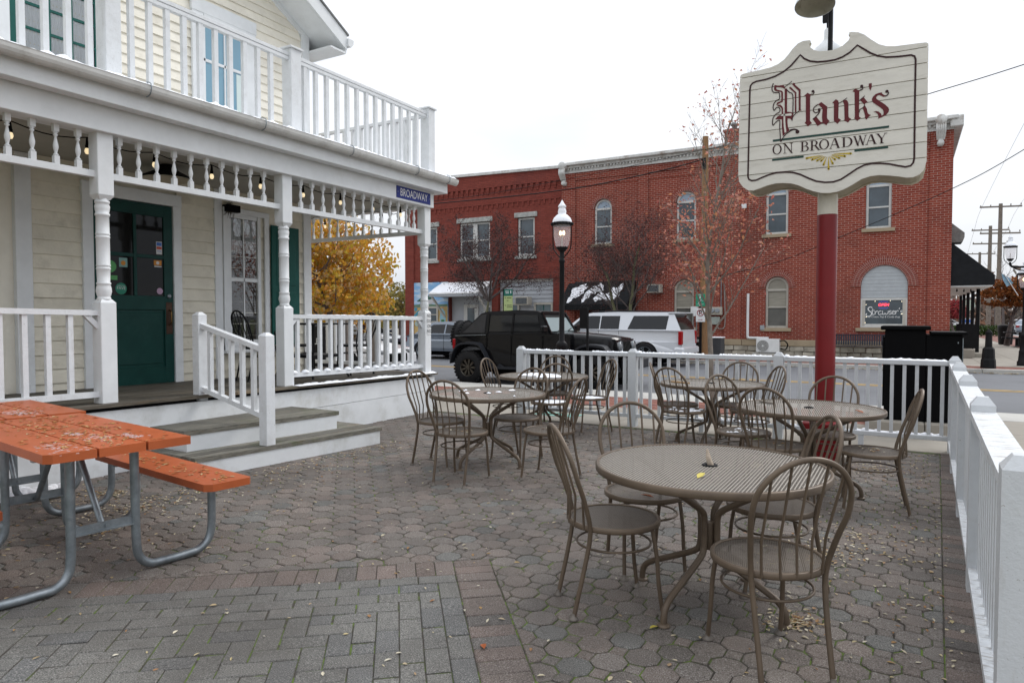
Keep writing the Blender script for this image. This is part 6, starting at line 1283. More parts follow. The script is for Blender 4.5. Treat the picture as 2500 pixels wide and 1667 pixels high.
NEON = flat('red_neon', (.8, .1, .1), .3, emit=(1., .04, .10), es=2.2); NEONB = flat('blue_neon', (.1, .1, .7), .3, emit=(.15, .1, 1.), es=.4)
part(text_mesh('OPEN', .15, lambda u, v: (-.735 + u, YB + .065, 2.005 + v), sx=.95, shear=.2, bold=.002), 'neon_lettering', NEON, sw)
for s in (0, 1): part(MB().tube([(-.735 + .17 * math.cos(R(a)), YB + .068, 2.005 + (.10 if s else -.10) + (.03 if s else -.03) * math.sin(R(a))) for a in range(20, 165, 12)], .006, 4), 'neon_tube', NEONB, sw)
LW = flat('white_window_lettering', (.75, .76, .76), .6)
ST = {'S': [[(.62, .92), (.5, 1.02), (.3, .98), (.2, .8), (.35, .6), (.55, .42), (.55, .2), (.35, .02), (.08, .05), (0, .2), (.1, .32)]], 't': [[(.15, 1.), (.1, .2), (.25, .02), (.42, .15)], [(-.05, .66), (.4, .72)]], 'r': [[(.05, .6), (.1, .05)], [(.1, .35), (.3, .6), (.48, .52)]],
      'a': [[(.5, .5), (.3, .6), (.08, .4), (.08, .15), (.25, 0), (.45, .2), (.5, .55), (.48, .15), (.65, .05)]], 'w': [[(.03, .6), (.08, .15), (.25, .02), (.4, .3), (.42, .55), (.44, .15), (.6, .02), (.8, .3), (.82, .6)]],
      's': [[(.42, .55), (.2, .6), (.12, .42), (.38, .25), (.35, .05), (.05, .05)]], 'e': [[(.05, .28), (.35, .38), (.32, .58), (.12, .5), (.06, .2), (.25, .02), (.5, .15)]], 'S2': [], "'": [[(.12, 1.05), (.08, .8)]]}
m = MB(); cx = -1.33
for ch, w in (('S', .22), ('t', .115), ('r', .125), ('a', .165), ('w', .235), ('s', .125), ('e', .13), ('r', .13), ("'", .05), ('s', .12)):
    for P_s in ST[ch]:
        q = smooth_path([(cx + a * (.25 if ch != 'S' else .34), 1.62 + (b_ * .24 if ch != 'S' else b_ * .36 - .06) + .02 * (cx + 1.3), 0) for a, b_ in P_s], 4); stroke(m, [tuple(v) for v in q], .024 if ch != 'S' else .034, bfn, YB + .070, YB + .0735)
    cx += w * .89
part(m, 'shop_lettering', LW, sw, recalc=True)
part(text_mesh('Ice Cream, Pop & Candy shop', .092, lambda u, v: (-.725 + u, YB + .0725, 1.545 + v), sx=.98, shear=.15), 'shop_lettering', LW, sw)
FAIRY = flat('fairy_bulb', (1, .9, .7), .4, emit=(1, .86, .6), es=3)
for x, z in ((-1.33, 2.02), (-1.02, 2.15), (-.50, 2.17), (-.12, 2.13), (-.11, 1.66), (-1.32, 1.54), (-1.35, 1.32)): part(MB().lathe([(.002, -.012), (.013, 0), (.002, .012)], (x, YB + .06, z), 8), 'fairy_light', FAIRY, sw)
# stone base: a dressed course over rubble
for a, b_ in ((-8.3, -7.0), (-6.98, -6.0), (-5.98, -4.6), (-4.58, -3.1), (-3.08, -1.7), (-1.68, -.2), (-.18, 1.43), (-11.0, -9.7), (-9.68, -8.32)):
    part(MB().box(a, b_, YB - .10, YB - .002, .345, .605, c=.012), 'dressed_stone', STONE, rb)
RUB = paint('rubble_stone', (.38, .35, .29), .9, var=.3, vs=4, bump=.5, bs=14, tint=(.16, .12, .09), tintamt=.6, ts=3, prand=.25)
x = -10.9
for row, (z0, z1) in enumerate(((-.05, .13), (.14, .335))):
    x = -10.9 + .1 * row
    while x < 1.35:
        w = rnd.uniform(.25, .6); x1 = min(x + w, 1.42); o = rnd.uniform(0, .04)
        part(MB().hexa([(x + .01, YB - .10 - o, z0), (x1 - .01, YB - .10 - o, z0 + rnd.uniform(0, .02)), (x1 - .01, YB, z0), (x + .01, YB, z0), (x + .015, YB - .09 - o, z1 - rnd.uniform(0, .03)), (x1 - .02, YB - .08 - o, z1 - rnd.uniform(0, .03)), (x1 - .01, YB, z1), (x + .01, YB, z1)]), 'rubble_stone', RUB, rb)
        x = x1
# black entrance with its awning
ent = part(MB().box(-13.5, -11.0, YB + .9, YB + 1.0, -.05, 2.4), 'entrance', BLACKM, rb)
for a in ((-13.5, -13.2), (-12.6, -12.35), (-11.3, -11.0)): part(MB().box(*a, YB + .2, YB + .34, -.05, 2.35), 'entrance_post', BLACK, ent)
part(MB().box(-11.32, -11.02, YB + .0, YB + .2, -.05, 2.3), 'brick_pier', BR1, ent); part(MB().box(-13.5, -13.1, YB + .0, YB + .2, -.05, 2.3), 'brick_pier', BR1, ent)
part(MB().box(-12.33, -11.35, YB + .5, YB + .56, -.02, 2.2), 'black_door', BLACK, ent)
for z0, z1 in ((1.25, 1.58), (.86, 1.18)): part(MB().box(-12.78, -12.52, YB + .02, YB + .04, z0, z1), 'notice', STEEL, ent)
AWN = paint('black_canvas', (.012, .013, .015), .8, var=.2, bump=.1)
aw = wthing('door_awning', 'black canvas door awning streaked with melting snow on the corner building', 'awning', (-12.4, YB, 2.4))
m = MB(); x0, x1 = -14.05, -10.72; P0 = [(YB - .01, 3.22), (YB - 1.15, 2.12), (YB - 1.15, 1.86), (YB - .01, 1.86)]
m.prism([(YB - .01, 3.22), (YB - 1.15, 2.12), (YB - 1.15, 1.86), (YB - 1.12, 1.86), (YB - 1.12, 2.10), (YB - .01, 3.17)], lambda u, v, d: (d, u, v), x0, x1)
for x in (x0, x1): m.prism(P0, lambda u, v, d: (d, u, v), x - .01, x + .01)
part(m, 'canvas', AWN, aw, recalc=True)
def on_slope(x, t, h=.012): return (x, YB - .01 - 1.14 * t, 3.22 - 1.10 * t + h)
m = MB(); rr = random.Random(5)
for cx_, ct, rx, rt in ((-13.35, .42, .34, .30), (-12.85, .62, .16, .30), (-12.45, .35, .30, .22), (-12.2, .68, .20, .22), (-11.6, .60, .34, .30), (-11.35, .40, .12, .30), (-13.6, .78, .12, .16)):
    n = 22; vs = [on_slope(cx_, ct, .03)]; 
    for k in range(n):
        a = 2 * math.pi * k / n; q = 1 + .55 * noise.noise((math.cos(a) * 2 + cx_, math.sin(a) * 2, 1)); vs.append(on_slope(cx_ + rx * q * math.cos(a) - .25 * rt * q * math.sin(a), min(.97, max(.06, ct + rt * q * math.sin(a))), .012))
    m.add(vs, [(0, 1 + k, 1 + (k + 1) % n) for k in range(n)])
part(m, 'snow_cover', SNOW, aw, kind='stuff')
# side awning and portico on the far street
sa = wthing('corner_awning', 'large black canvas awning over the shop front round the corner', 'awning', (1.5, 31, 2.6))
P0 = [(1.44, 4.28), (2.78, 3.05), (2.78, 2.70), (1.44, 2.70)]
part(MB().prism(P0, lambda u, v, d: (u, d, v), 30.02, 42.5), 'canvas', AWN, sa, recalc=True)
part(MB().box(1.44, 2.72, 30.06, 42.4, 2.645, 2.692), 'lining', WHITE, sa)
for y in (32.5, 35., 37.5, 40., 42.2): part(MB().box(2.42, 2.54, y - .06, y + .06, .0, 2.644), 'awning_post', BLACKM, sa)
for y in (32.3, 34.8): part(MB().box(1.9, 2.46, y, y + .05, .3, 1.25), 'screen_panel', BLACKM, sa)
for k in range(4): part(MB().lathe([(.01, 0), (.03, .03), (.02, .1), (.005, .13)], (1.7 + .25 * k, 31.2 + .4 * k, 2.50), 6), 'hanging_bulb', BLACK, sa)
solo(MB().box(1.45, 2.30, 31.0, 41, -.02, .30, c=.01).box(2.31, 2.6, 31.3, 41, -.02, .15, c=.01), 'entrance_step', CONC, 'low concrete step under the corner awning posts', 'step')
t = wthing('gabled_hood', 'small striped hood high on the side wall above the corner awning', 'hood', (1.5, 31, 4.6)); part(MB().prism([(1.44, 4.45), (1.44, 5.05), (1.86, 4.66), (1.86, 4.5), (1.80, 4.32), (1.44, 4.32)], lambda u, v, d: (u, d, v), 30.4, 31.4), 'canvas', paint('grey_canvas', (.2, .19, .18), .8, var=.3), t, recalc=True)
ch = wthing('chimney', 'square red brick chimney with metal flue on the corner building roof', 'chimney', (-6.5, 30.8, 8.8))
part(MB().box(-6.95, -6.35, 30.6, 31.2, 8.6, 9.55, c=.01), 'stack', BR1, ch); part(MB().box(-7.0, -6.30, 30.55, 31.25, 9.55, 9.65), 'cap', BR1, ch); part(MB().lathe([(.10, 9.65), (.10, 9.85), (.16, 9.87), (.16, 9.95), (.05, 10.0)], (-6.6, 30.9, 0), 12), 'flue', GALV, ch)
# left building
lb_ = wthing('painted_brick_building', 'two storey dark red painted brick building with stepped corbels and a side mural', 'building', (-19.3, 30, 0))
lh = [[(-20.5, 4.60), (-18.6, 4.60), (-18.6, 6.47), (-20.5, 6.47)], [(-16.98, 4.60), (-16.0, 4.60), (-16.0, 6.52), (-16.98, 6.52)], [(-22.75, 4.60), (-21.95, 4.60), (-21.95, 6.40), (-22.75, 6.40)],
      [(-21.15, -.02), (-18.5, -.02), (-18.5, 3.30), (-21.15, 3.30)], [(-18.13, -.02), (-14.97, -.02), (-14.97, 3.45), (-18.13, 3.45)]]
YL = YB + .05
wl_ = part(MB().prism([(-24.06, -.2), (-14.465, -.2), (-14.465, 8.75), (-24.06, 9.0)], bfn, YL, YL + .3, lh), 'wall', BR2, lb_, recalc=True)
part(MB().box(-24.06, -14.47, YL + .31, YL + 14, -.2, 8.7), 'rear_wall', BR2, lb_)
part(MB().prism([(-24.1, 8.98), (-14.47, 8.73), (-14.47, 8.86), (-24.1, 9.11)], bfn, YL - .08, YL + .4), 'parapet_cap', CORN, lb_, recalc=True)
part(MB().box(-24.1, -23.5, YL - .07, YL - .001, .0, 7.6), 'pilaster', BR2, lb_); part(MB().box(-24.06, -14.5, YL - .07, YL - .002, 8.16, 8.55), 'brick_band', BR2, lb_)
x = -23.9
k = 0
while x < -14.7:
    part(MB().box(x, x + .16, YL - .065, YL - .002, 7.96, 8.158), 'corbel', BR2, lb_); part(MB().box(x + .03, x + .13, YL - .045, YL - .002, 7.82, 7.958), 'corbel', BR2, lb_); x += .32
part(MB().box(-23.4, -14.6, YL - .04, YL - .002, 7.30, 7.38), 'brick_band', BR2, lb_); part(MB().box(-24.08, -14.5, YL - .05, YL - .002, 3.46, 3.54), 'belt_course', BR2, lb_)
x = -23.3
while x < -14.8: part(MB().box(x, x + .1, YL - .035, YL - .002, 7.10, 7.298), 'corbel', BR2, lb_); x += .3
PSTONE = paint('painted_stone', (.40, .41, .39), .7, var=.25, vs=5, bump=.2, tint=(.2, .12, .1), tintamt=.6, ts=4)
for a, b_, z0, z1 in ((-20.5, -18.6, 4.60, 6.47), (-16.98, -16.0, 4.60, 6.52), (-22.75, -21.95, 4.6, 6.4)):
    w = part(MB().prism([(a + .02, z0 + .02), (b_ - .02, z0 + .02), (b_ - .02, z1 - .02), (a + .02, z1 - .02)], bfn, YL + .08, YL + .15, [[(a + .11, z0 + .11), (b_ - .11, z0 + .11), (b_ - .11, z1 - .11), (a + .11, z1 - .11)]]), 'window', WINW, lb_, recalc=True)
    part(MB().box(a + .1, b_ - .1, YL + .10, YL + .14, (z0 + z1) / 2 - .03, (z0 + z1) / 2 + .03), 'window_bar', WINW, w)
    if b_ - a > 1.5: part(MB().box((a + b_) / 2 - .13, (a + b_) / 2 + .13, YL + .07, YL + .16, z0 + .02, z1 - .02), 'mullion', WINW, w)
    part(MB().box(a + .1, b_ - .1, YL + .155, YL + .16, z0 + .1, z1 - .1), 'pane', FARGLASS, w)
    part(MB().box(a - .15, b_ + .15, YL - .07, YL + .08, z1, z1 + .24, c=.01), 'lintel', PSTONE, w); part(MB().box(a - .12, b_ + .12, YL - .1, YL + .08, z0 - .15, z0 - .002, c=.01), 'sill', PSTONE, w)
# siding bay with two windows and an air conditioner
GSID = paint('grey_siding', (.42, .44, .47), .6, var=.06, vs=3, prand=.04)
bay = part(MB().box(-18.13, -14.97, YL + .25, YL + .29, -.02, 3.45), 'siding_bay', GSID, lb_)
for k in range(16):
    z0 = .02 + k * .205; part(MB().hexa([(-18.10, YL + .20, z0), (-15.0, YL + .20, z0), (-15.0, YL + .25, z0), (-18.10, YL + .25, z0), (-18.10, YL + .235, z0 + .2), (-15.0, YL + .235, z0 + .2), (-15.0, YL + .25, z0 + .2), (-18.10, YL + .25, z0 + .2)]), 'siding_board', GSID, bay)
part(MB().box(-18.13, -14.97, YL + .15, YL + .25, 3.31, 3.46), 'siding_head', WINW, bay)
for a, b_ in ((-17.98, -16.95), (-16.10, -15.05)):
    w = part(MB().prism([(a, .98), (b_, .98), (b_, 2.26), (a, 2.26)], bfn, YL + .12, YL + .20, [[(a + .1, 1.08), (b_ - .1, 1.08), (b_ - .1, 2.16), (a + .1, 2.16)]]), 'window', WINT, lb_, recalc=True)
    part(MB().box(a + .1, b_ - .1, YL + .17, YL + .175, 1.08, 2.16), 'pane', flat('green_grey_glass', (.07, .11, .12), .1, spec=.8), w); part(MB().box((a + b_) / 2 - .015, (a + b_) / 2 + .015, YL + .15, YL + .168, 1.08, 2.16), 'window_bar', GREEN_W, w)
# porch door bay
db = part(MB().box(-21.15, -18.5, YL + .24, YL + .29, -.02, 3.30), 'door_bay', GSID, lb_)
part(MB().box(-20.35, -19.45, YL + .18, YL + .235, -.02, 2.20), 'door', WINW, db); part(MB().box(-20.12, -19.68, YL + .165, YL + .178, .9, 2.02), 'door_pane', FARGLASS, db)
part(MB().box(-19.1, -18.62, YL + .18, YL + .235, 1.1, 2.15), 'window', WINW, db); part(MB().box(-19.02, -18.70, YL + .165, YL + .178, 1.2, 2.05), 'pane', FARGLASS, db)
part(MB().box(-20.85, -20.55, YL + .10, YL + .235, 1.0, 1.32, c=.01), 'letter_box', BLACK, db)
aw = wthing('porch_canopy', 'pitched white metal door canopy loaded with snow on wooden struts', 'canopy', (-20.2, YB, 3.))
P0 = [(YL - .0, 3.34), (YL - 1.3, 2.72), (YL - 1.3, 2.60), (YL - 0, 2.60)]
part(MB().prism(P0, lambda u, v, d: (d, u, v), -21.55, -18.48), 'canopy_body', GSID, aw, recalc=True)
part(MB().prism([(YL - .02, 3.39), (YL - 1.34, 2.76), (YL - 1.34, 2.72), (YL - .02, 3.345)], lambda u, v, d: (d, u, v), -21.6, -18.43), 'metal_sheet', STEEL, aw, recalc=True)
m = MB(); n = 30; vs = [];
for i in range(n + 1):
    for j in range(5):
        u = i / n; t_ = .12 + j / 4 * .86 - (.10 * abs(noise.noise((u * 8, 1, 2))) if j == 0 else 0); hh = .0 if j in (0,) else .05; x = -21.55 + u * 2.75 - (.1 * noise.noise((j * 1.3, u, 5)) if i == n else 0)
        vs.append((x, YL - .02 - 1.32 * t_, 3.40 - .63 * t_ + hh * (.7 + .4 * noise.noise((u * 6, j, 1))) - (.06 if j == 4 else 0)))
fs = [(i * 5 + j, (i + 1) * 5 + j, (i + 1) * 5 + j + 1, i * 5 + j + 1) for i in range(n) for j in range(4)]
m.add(vs, fs, True); part(m, 'snow_cover', SNOW, aw, kind='stuff', recalc=True)
for x in (-21.45, -18.58): part(MB().bar((x, YL - 1.15, 2.58), (x, YL - .02, 1.55), .10, .08), 'strut', WINW, aw)
# mural
mu = wthing('wall_mural', 'painted wall mural with blue sky, a gazebo, a walking man and a dark dog', 'mural', (-22.4, YL - .05, 1.7))
MSK, nt_, b__ = new_mat('mural_sky'); ps = _n(nt_, 'ShaderNodeNewGeometry').outputs['Position']
cc = _mixc(nt_, _range(nt_, _noise(nt_, _map(nt_, ps, (1, 1, 3)), 1.2, 4, .6), .45, .62), (.20, .40, .66), (.55, .63, .70)); nt_.links.new(cc, b__.inputs['Base Color'])
MGR = paint('mural_ground', (.48, .34, .14), .7, var=.3, vs=3, bump=0, tint=(.30, .20, .10), tintamt=.5, ts=4, world_pos=True)
part(MB().box(-23.64, -21.22, YL - .05, YL - .012, -.05, 3.42), 'mural_panel', MSK, mu)
def mp_(pts, mt, d=0, nm='painted_shape'): part(MB().prism(pts, bfn, YL - .054 - d, YL - .0505 - d), nm, mt, mu, recalc=True)
mp_([(-23.62, -.04), (-21.24, -.04), (-21.24, 2.12), (-22.4, 2.2), (-23.62, 2.05)], MGR)
mp_([(-23.3, 2.42), (-22.7, 2.78), (-22.1, 2.52), (-22.15, 2.46), (-23.25, 2.38)], flat('mural_dark_green', (.05, .12, .09), .7), .002); mp_([(-22.8, 2.42), (-22.1, 2.55), (-21.9, 2.38), (-22.4, 2.24), (-22.9, 2.28)], flat('mural_white', (.5, .5, .52), .7), .003)
mp_([(-23.62, 2.05), (-21.24, 2.12), (-21.24, 2.24), (-22, 2.22), (-22.8, 2.28), (-23.62, 2.2)], flat('mural_green', (.12, .2, .14), .7), .001)
rr = random.Random(3)
for k in range(16):
    x = rr.uniform(-23.55, -22.75); z = rr.uniform(1.15, 2.0); r_ = rr.uniform(.07, .16); mp_(arc(x, z, r_, 0, 330, 9), flat('mural_tone_%s' % 'abcd'[k % 4], [(.35, .42, .38), (.06, .25, .35), (.5, .4, .3), (.35, .22, .15)][k % 4], .7) if k < 4 else bpy.data.materials['mural_tone_%s' % 'abcd'[k % 4]], .004 + k * .0004)
mp_([(-21.66, 1.98), (-21.54, 2.02), (-21.5, 1.9), (-21.42, 1.84), (-21.36, 1.45), (-21.42, 1.1), (-21.5, 1.42), (-21.66, 1.42), (-21.72, 1.15), (-21.76, 1.5), (-21.70, 1.85), (-21.62, 1.9)], flat('mural_blue_shirt', (.26, .45, .52), .7), .004)
mp_([(-21.66, 1.40), (-21.46, 1.40), (-21.42, .85), (-21.62, .85)], flat('mural_green_trousers', (.02, .17, .07), .7), .005); mp_(arc(-21.57, 2.06, .07, 0, 330, 11), flat('mural_skin', (.42, .26, .18), .7), .005)
mp_([(-21.98, .95), (-21.6, 1.0), (-21.55, 1.15), (-21.48, 1.08), (-21.52, .78), (-21.6, .6), (-21.64, .85), (-21.9, .8), (-21.94, .6), (-22.0, .62)], flat('mural_black', (.02, .02, .02), .7), .004)
w = part(MB().prism([(-22.55, 1.22), (-21.85, 1.22), (-21.85, 2.12), (-22.55, 2.12)], bfn, YL - .10, YL - .056, [[(-22.45, 1.32), (-21.95, 1.32), (-21.95, 2.02), (-22.45, 2.02)]]), 'window', WINT, lb_, recalc=True)
part(MB().box(-22.45, -21.95, YL - .075, YL - .07, 1.32, 2.02), 'pane', FARGLASS, w); part(MB().box(-22.45, -21.95, YL - .10, YL - .076, 1.65, 1.70), 'window_bar', WINT, w)
# wall mounted equipment
def ac_box(x0, x1, z0, z1, y, lab):
    t = wthing('air_conditioner', lab, 'air conditioner', ((x0 + x1) / 2, y, z0)); part(MB().box(x0, x1, y - .45, y, z0, z1, c=.012), 'casing', TAN, t)
    part(MB().box(x0 + .05, x1 - .05, y - .462, y - .452, z0 + .05, z1 - .05), 'grille', paint('dark_grille', (.08, .08, .08), .5, var=.2), t)
    for k in range(7): part(MB().box(x0 + .05, x1 - .05, y - .472, y - .463, z0 + .07 + k * (z1 - z0 - .12) / 7, z0 + .085 + k * (z1 - z0 - .12) / 7), 'slat', GALV, t)
ac_box(-16.93, -16.20, 2.14, 2.55, YL + .10, 'window air conditioner in the grey siding between two windows'); ac_box(-10.05, -9.45, 2.62, 3.0, YB - .005, 'air conditioner sticking out of the red brick wall right of the black awning')
hp_ = wthing('heat_pump', 'white outdoor fan unit on a bracket before the rubble base', 'heat pump', (-4.8, 29.6, .05))
part(MB().box(-5.32, -4.42, 29.45, 29.80, .09, .64, c=.02), 'casing', STEEL, hp_); part(MB().lathe([(.23, 29.438), (.235, 29.445), (.235, 29.449)], (-5.05, 0, .36), 24, axis='y'), 'fan_grille', paint('grey_fan', (.22, .22, .21), .5, var=.2), hp_)
for r_ in (.08, .13, .18, .225): part(MB().tube([(-5.05 + r_ * math.cos(2 * math.pi * k / 20), 29.432, .36 + r_ * math.sin(2 * math.pi * k / 20)) for k in range(20)], .006, 4, closed=True), 'grille_ring', STEEL, hp_)
part(MB().lathe([(.045, 29.425), (.045, 29.437)], (-5.05, 0, .36), 10, axis='y'), 'fan_hub', STEEL, hp_)
part(MB().box(-5.45, -4.30, 29.38, 29.86, -.0, .06), 'pad', CONC_L, hp_)
for x in (-5.2, -4.55): part(MB().box(x - .03, x + .03, 29.46, 29.78, .06, .09), 'bracket', BLACK, hp_)
solo(MB().tube(smooth_path([(-5.74, 29.90, 2.52), (-5.74, 29.88, 2.0), (-5.74, 29.88, .80), (-5.70, 29.88, .68), (-5.55, 29.88, .665), (-4.9, 29.88, .66)], 6), .055, 10), 'line_cover', STEEL, 'white drain shaped pipe cover bending down the brick wall to the fan unit', 'pipe')
solo(MB().tube(smooth_path([(-4.44, 29.6, .55), (-4.25, 29.6, .58), (-4.12, 29.62, .42), (-4.2, 29.62, .22), (-4.40, 29.6, .25)], 5), .028, 6), 'hose', BLACK, 'black insulated hose looping beside the white fan unit', 'hose')
mt_ = wthing('electric_meters', 'row of round electric meters over grey boxes on the brick wall', 'electric meters', (-7.1, 29.9, 1.2))
part(MB().box(-7.62, -6.80, 29.80, 29.99, 1.63, 1.97, c=.01), 'meter_box', TAN, mt_)
for x in (-7.48, -7.2, -6.98): part(MB().lathe([(.085, 29.70), (.10, 29.74), (.10, 29.80)], (x, 0, 1.82), 16, axis='y'), 'meter', flat('meter_glass', (.3, .33, .36), .15), mt_)
part(MB().box(-7.62, -7.28, 29.82, 29.99, 1.22, 1.55, c=.01), 'switch_box', paint('grey_box', (.22, .23, .24), .5), mt_); part(MB().box(-7.25, -6.90, 29.82, 29.99, 1.22, 1.55, c=.01), 'switch_box', paint('green_grey_box', (.33, .37, .34), .5), mt_)
for x, z0, z1 in ((-7.5, .0, 1.22), (-8.05, .2, 1.7), (-7.9, .2, 1.5), (-6.86, 1.97, 3.2), (-7.35, 1.55, 1.63)): part(MB().tube([(x, 29.92, z0), (x, 29.92, z1)], .022, 6), 'conduit', GALV, mt_)
part(MB().tube(smooth_path([(-7.0, 29.9, 1.22), (-6.98, 29.9, 1.08), (-6.86, 29.9, 1.02), (-6.72, 29.9, 1.10), (-6.68, 29.9, 1.4), (-6.70, 29.9, 2.2), (-6.74, 29.9, 2.95)], 5), .022, 6), 'cable', paint('grey_cable', (.3, .28, .26), .7), mt_)
part(MB().box(-8.15, -7.85, 29.85, 29.99, 1.7, 2.0), 'switch_box', STEEL, mt_)
solo(MB().box(-5.25, -5.08, 29.88, 29.99, 1.0, 1.2, c=.01), 'junction_box', paint('dull_grey_box', (.3, .32, .33), .5), 'small grey junction box low on the wall left of the arched window', 'electric box')
solo(MB().box(-6.05, -5.85, 29.85, 29.92, 6.1, 6.28, c=.01), 'vent_cover', STEEL, 'small white vent cover high on the brick wall beside the sign board', 'vent')
solo(MB().lathe([(.07, 29.92), (.07, 29.99)], (-5.48, 0, 5.72), 12, axis='y'), 'wall_vent', paint('rusty_vent', (.14, .10, .08), .7), 'small round vent hole in the brick wall', 'vent')

# ---------------------------------------------------------------- bench, bins, signs and lamps across the road
bn_ = wthing('park_bench', 'long dark metal slatted bench against the corner building under the shop window', 'bench', (-1.6, 29.2, 0))
BB = paint('bench_metal', (.045, .048, .065), .35, var=.15)
for k in range(23): part(MB().box(-2.50 + k * .082, -2.445 + k * .082, 29.52, 29.55, .46, .84), 'back_slat', BB, bn_)
part(MB().box(-2.52, -.64, 29.50, 29.56, .84, .875, c=.01), 'back_rail', BB, bn_)
for k in range(8): part(MB().box(-2.52, -.64, 29.02 + k * .06, 29.065 + k * .06, .405, .43), 'seat_slat', BB, bn_)
for x in (-2.45, -.7):
    part(MB().tube(smooth_path([(x, 29.05, 0), (x, 29.05, .40), (x, 29.03, .6), (x, 29.1, .64), (x, 29.5, .62)], 4), .028, 6), 'arm_leg', BLACKM, bn_); part(MB().tube([(x, 29.5, 0), (x, 29.53, .86)], .028, 6), 'leg', BLACKM, bn_)
bi = wthing('recycling_bin', 'black metal street recycling bin with a white tree emblem on its side', 'bin', (-6.5, 26.2, 0))
part(MB().box(-6.95, -6.45, 25.95, 26.55, .04, .78, c=.02), 'bin_body', BLACKM, bi); part(MB().box(-6.42, -5.95, 26.0, 26.6, .04, .74, c=.02), 'bin_body', paint('dark_grey_bin', (.06, .065, .07), .5), bi)
part(text_mesh('RECYCLE', .13, lambda u, v: (-6.70 + u, 25.943, .64 + v), sx=.8, bold=.003), 'lettering', LW, bi)
part(text_mesh('i', .42, lambda u, v: (-6.86 + u, 25.942, .33 + v), sx=.7), 'lettering', LW, bi)
m = MB(); 
for k in range(7): a = R(20 + 140 * k / 6); m.tube([(-6.58, 25.94, .22), (-6.58 + .10 * math.cos(a), 25.94, .32 + .10 * math.sin(a)), (-6.58 + .15 * math.cos(a), 25.94, .36 + .15 * math.sin(a))], .008, 4)
m.tube([(-6.58, 25.94, .12), (-6.58, 25.94, .3)], .014, 4); m.tube([(-6.58 + .11 * math.cos(a * 2 * math.pi / 16), 25.94, .17 + .05 * math.sin(a * 2 * math.pi / 16)) for a in range(16)], .008, 4, closed=True); part(m, 'emblem', LW, bi)
part(MB().box(-6.44, -5.93, 25.98, 26.62, .745, .79, c=.015), 'lid', SNOW, bi)
sp_ = wthing('parking_sign', 'black street pole with green walking notice above a no parking sign', 'street sign', (-6.43, 24.9, 0))
part(MB().box(-6.47, -6.39, 24.86, 24.94, 0, 2.35), 'pole', BLACKM, sp_)
GR = flat('notice_green', (.02, .26, .15), .4)
part(MB().box(-6.60, -6.26, 24.84, 24.855, 1.92, 2.37, c=.004), 'green_plate', GR, sp_); part(MB().box(-6.585, -6.255, 24.83, 24.845, 1.36, 1.85, c=.004), 'white_plate', STEEL, sp_); part(MB().box(-6.69, -6.60, 24.87, 24.88, 1.57, 1.90), 'white_plate', STEEL, sp_)
sf_ = lambda u, v, d: (u, d, v)
m = MB().prism(arc(-6.44, 2.27, .022, 0, 330, 9), sf_, 24.832, 24.838); m.prism([(-6.47, 2.24), (-6.42, 2.24), (-6.41, 2.12), (-6.45, 2.02), (-6.47, 2.02), (-6.445, 2.11), (-6.49, 2.03), (-6.505, 2.04), (-6.475, 2.13)], sf_, 24.832, 24.838); m.tube([(-6.41, 24.835, 2.18), (-6.36, 24.835, 2.10), (-6.33, 24.835, 2.14)], .006, 4); part(m, 'walking_figure', LW, sp_, recalc=True)
part(text_mesh('PLEASE', .052, lambda u, v: (-6.43 + u, 24.834, 2.335 + v)), 'lettering', LW, sp_); part(text_mesh('CURB YOUR\nDOG', .05, lambda u, v: (-6.43 + u, 24.834, 1.975 + v), sx=.9), 'lettering', LW, sp_)
part(text_mesh('P', .22, lambda u, v: (-6.42 + u, 24.826, 1.685 + v), bold=.004), 'lettering', BLACK, sp_)
NR = flat('notice_red', (.32, .02, .03), .4)
part(MB().tube([(-6.42 + .115 * math.cos(2 * math.pi * k / 24), 24.824, 1.69 + .115 * math.sin(2 * math.pi * k / 24)) for k in range(24)], .012, 4, closed=True).tube([(-6.50, 24.823, 1.77), (-6.34, 24.823, 1.61)], .010, 4), 'red_ring', NR, sp_); part(MB().box(-6.50, -6.38, 24.825, 24.829, 1.43, 1.445).prism([(-6.38, 1.46), (-6.34, 1.4375), (-6.38, 1.415)], sf_, 24.825, 24.829), 'red_arrow', NR, sp_)
bs = wthing('bus_stop_sign', 'tall narrow bus stop sign, green above pale yellow green', 'street sign', (-14.5, 24.8, 0))
part(MB().box(-14.72, -14.68, 24.80, 24.84, 0, 2.72), 'pole', BLACKM, bs); part(MB().box(-14.67, -14.25, 24.80, 24.82, 2.42, 2.70), 'green_plate', flat('plate_green', (.01, .14, .10), .4), bs); part(MB().box(-14.67, -14.25, 24.80, 24.82, 1.55, 2.418), 'pale_plate', flat('plate_lime', (.42, .50, .22), .5), bs)
m = MB()
for z, w in ((2.33, .22), (2.22, .08), (2.02, .24), (1.94, .26), (1.72, .24), (1.64, .28)): m.box(-14.52, -14.52 + w, 24.795, 24.798, z, z + .022)
for z in (2.345, 2.03, 1.73): m.prism(arc(-14.60, z, .022, 0, 330, 7), sf_, 24.794, 24.798)
part(m, 'printed_lines', BLACK, bs, recalc=True); part(MB().box(-14.60, -14.42, 24.795, 24.798, 2.60, 2.63).box(-14.58, -14.42, 24.795, 24.798, 2.53, 2.56).box(-14.35, -14.31, 24.795, 24.798, 2.53, 2.65), 'printed_lines', LW, bs)
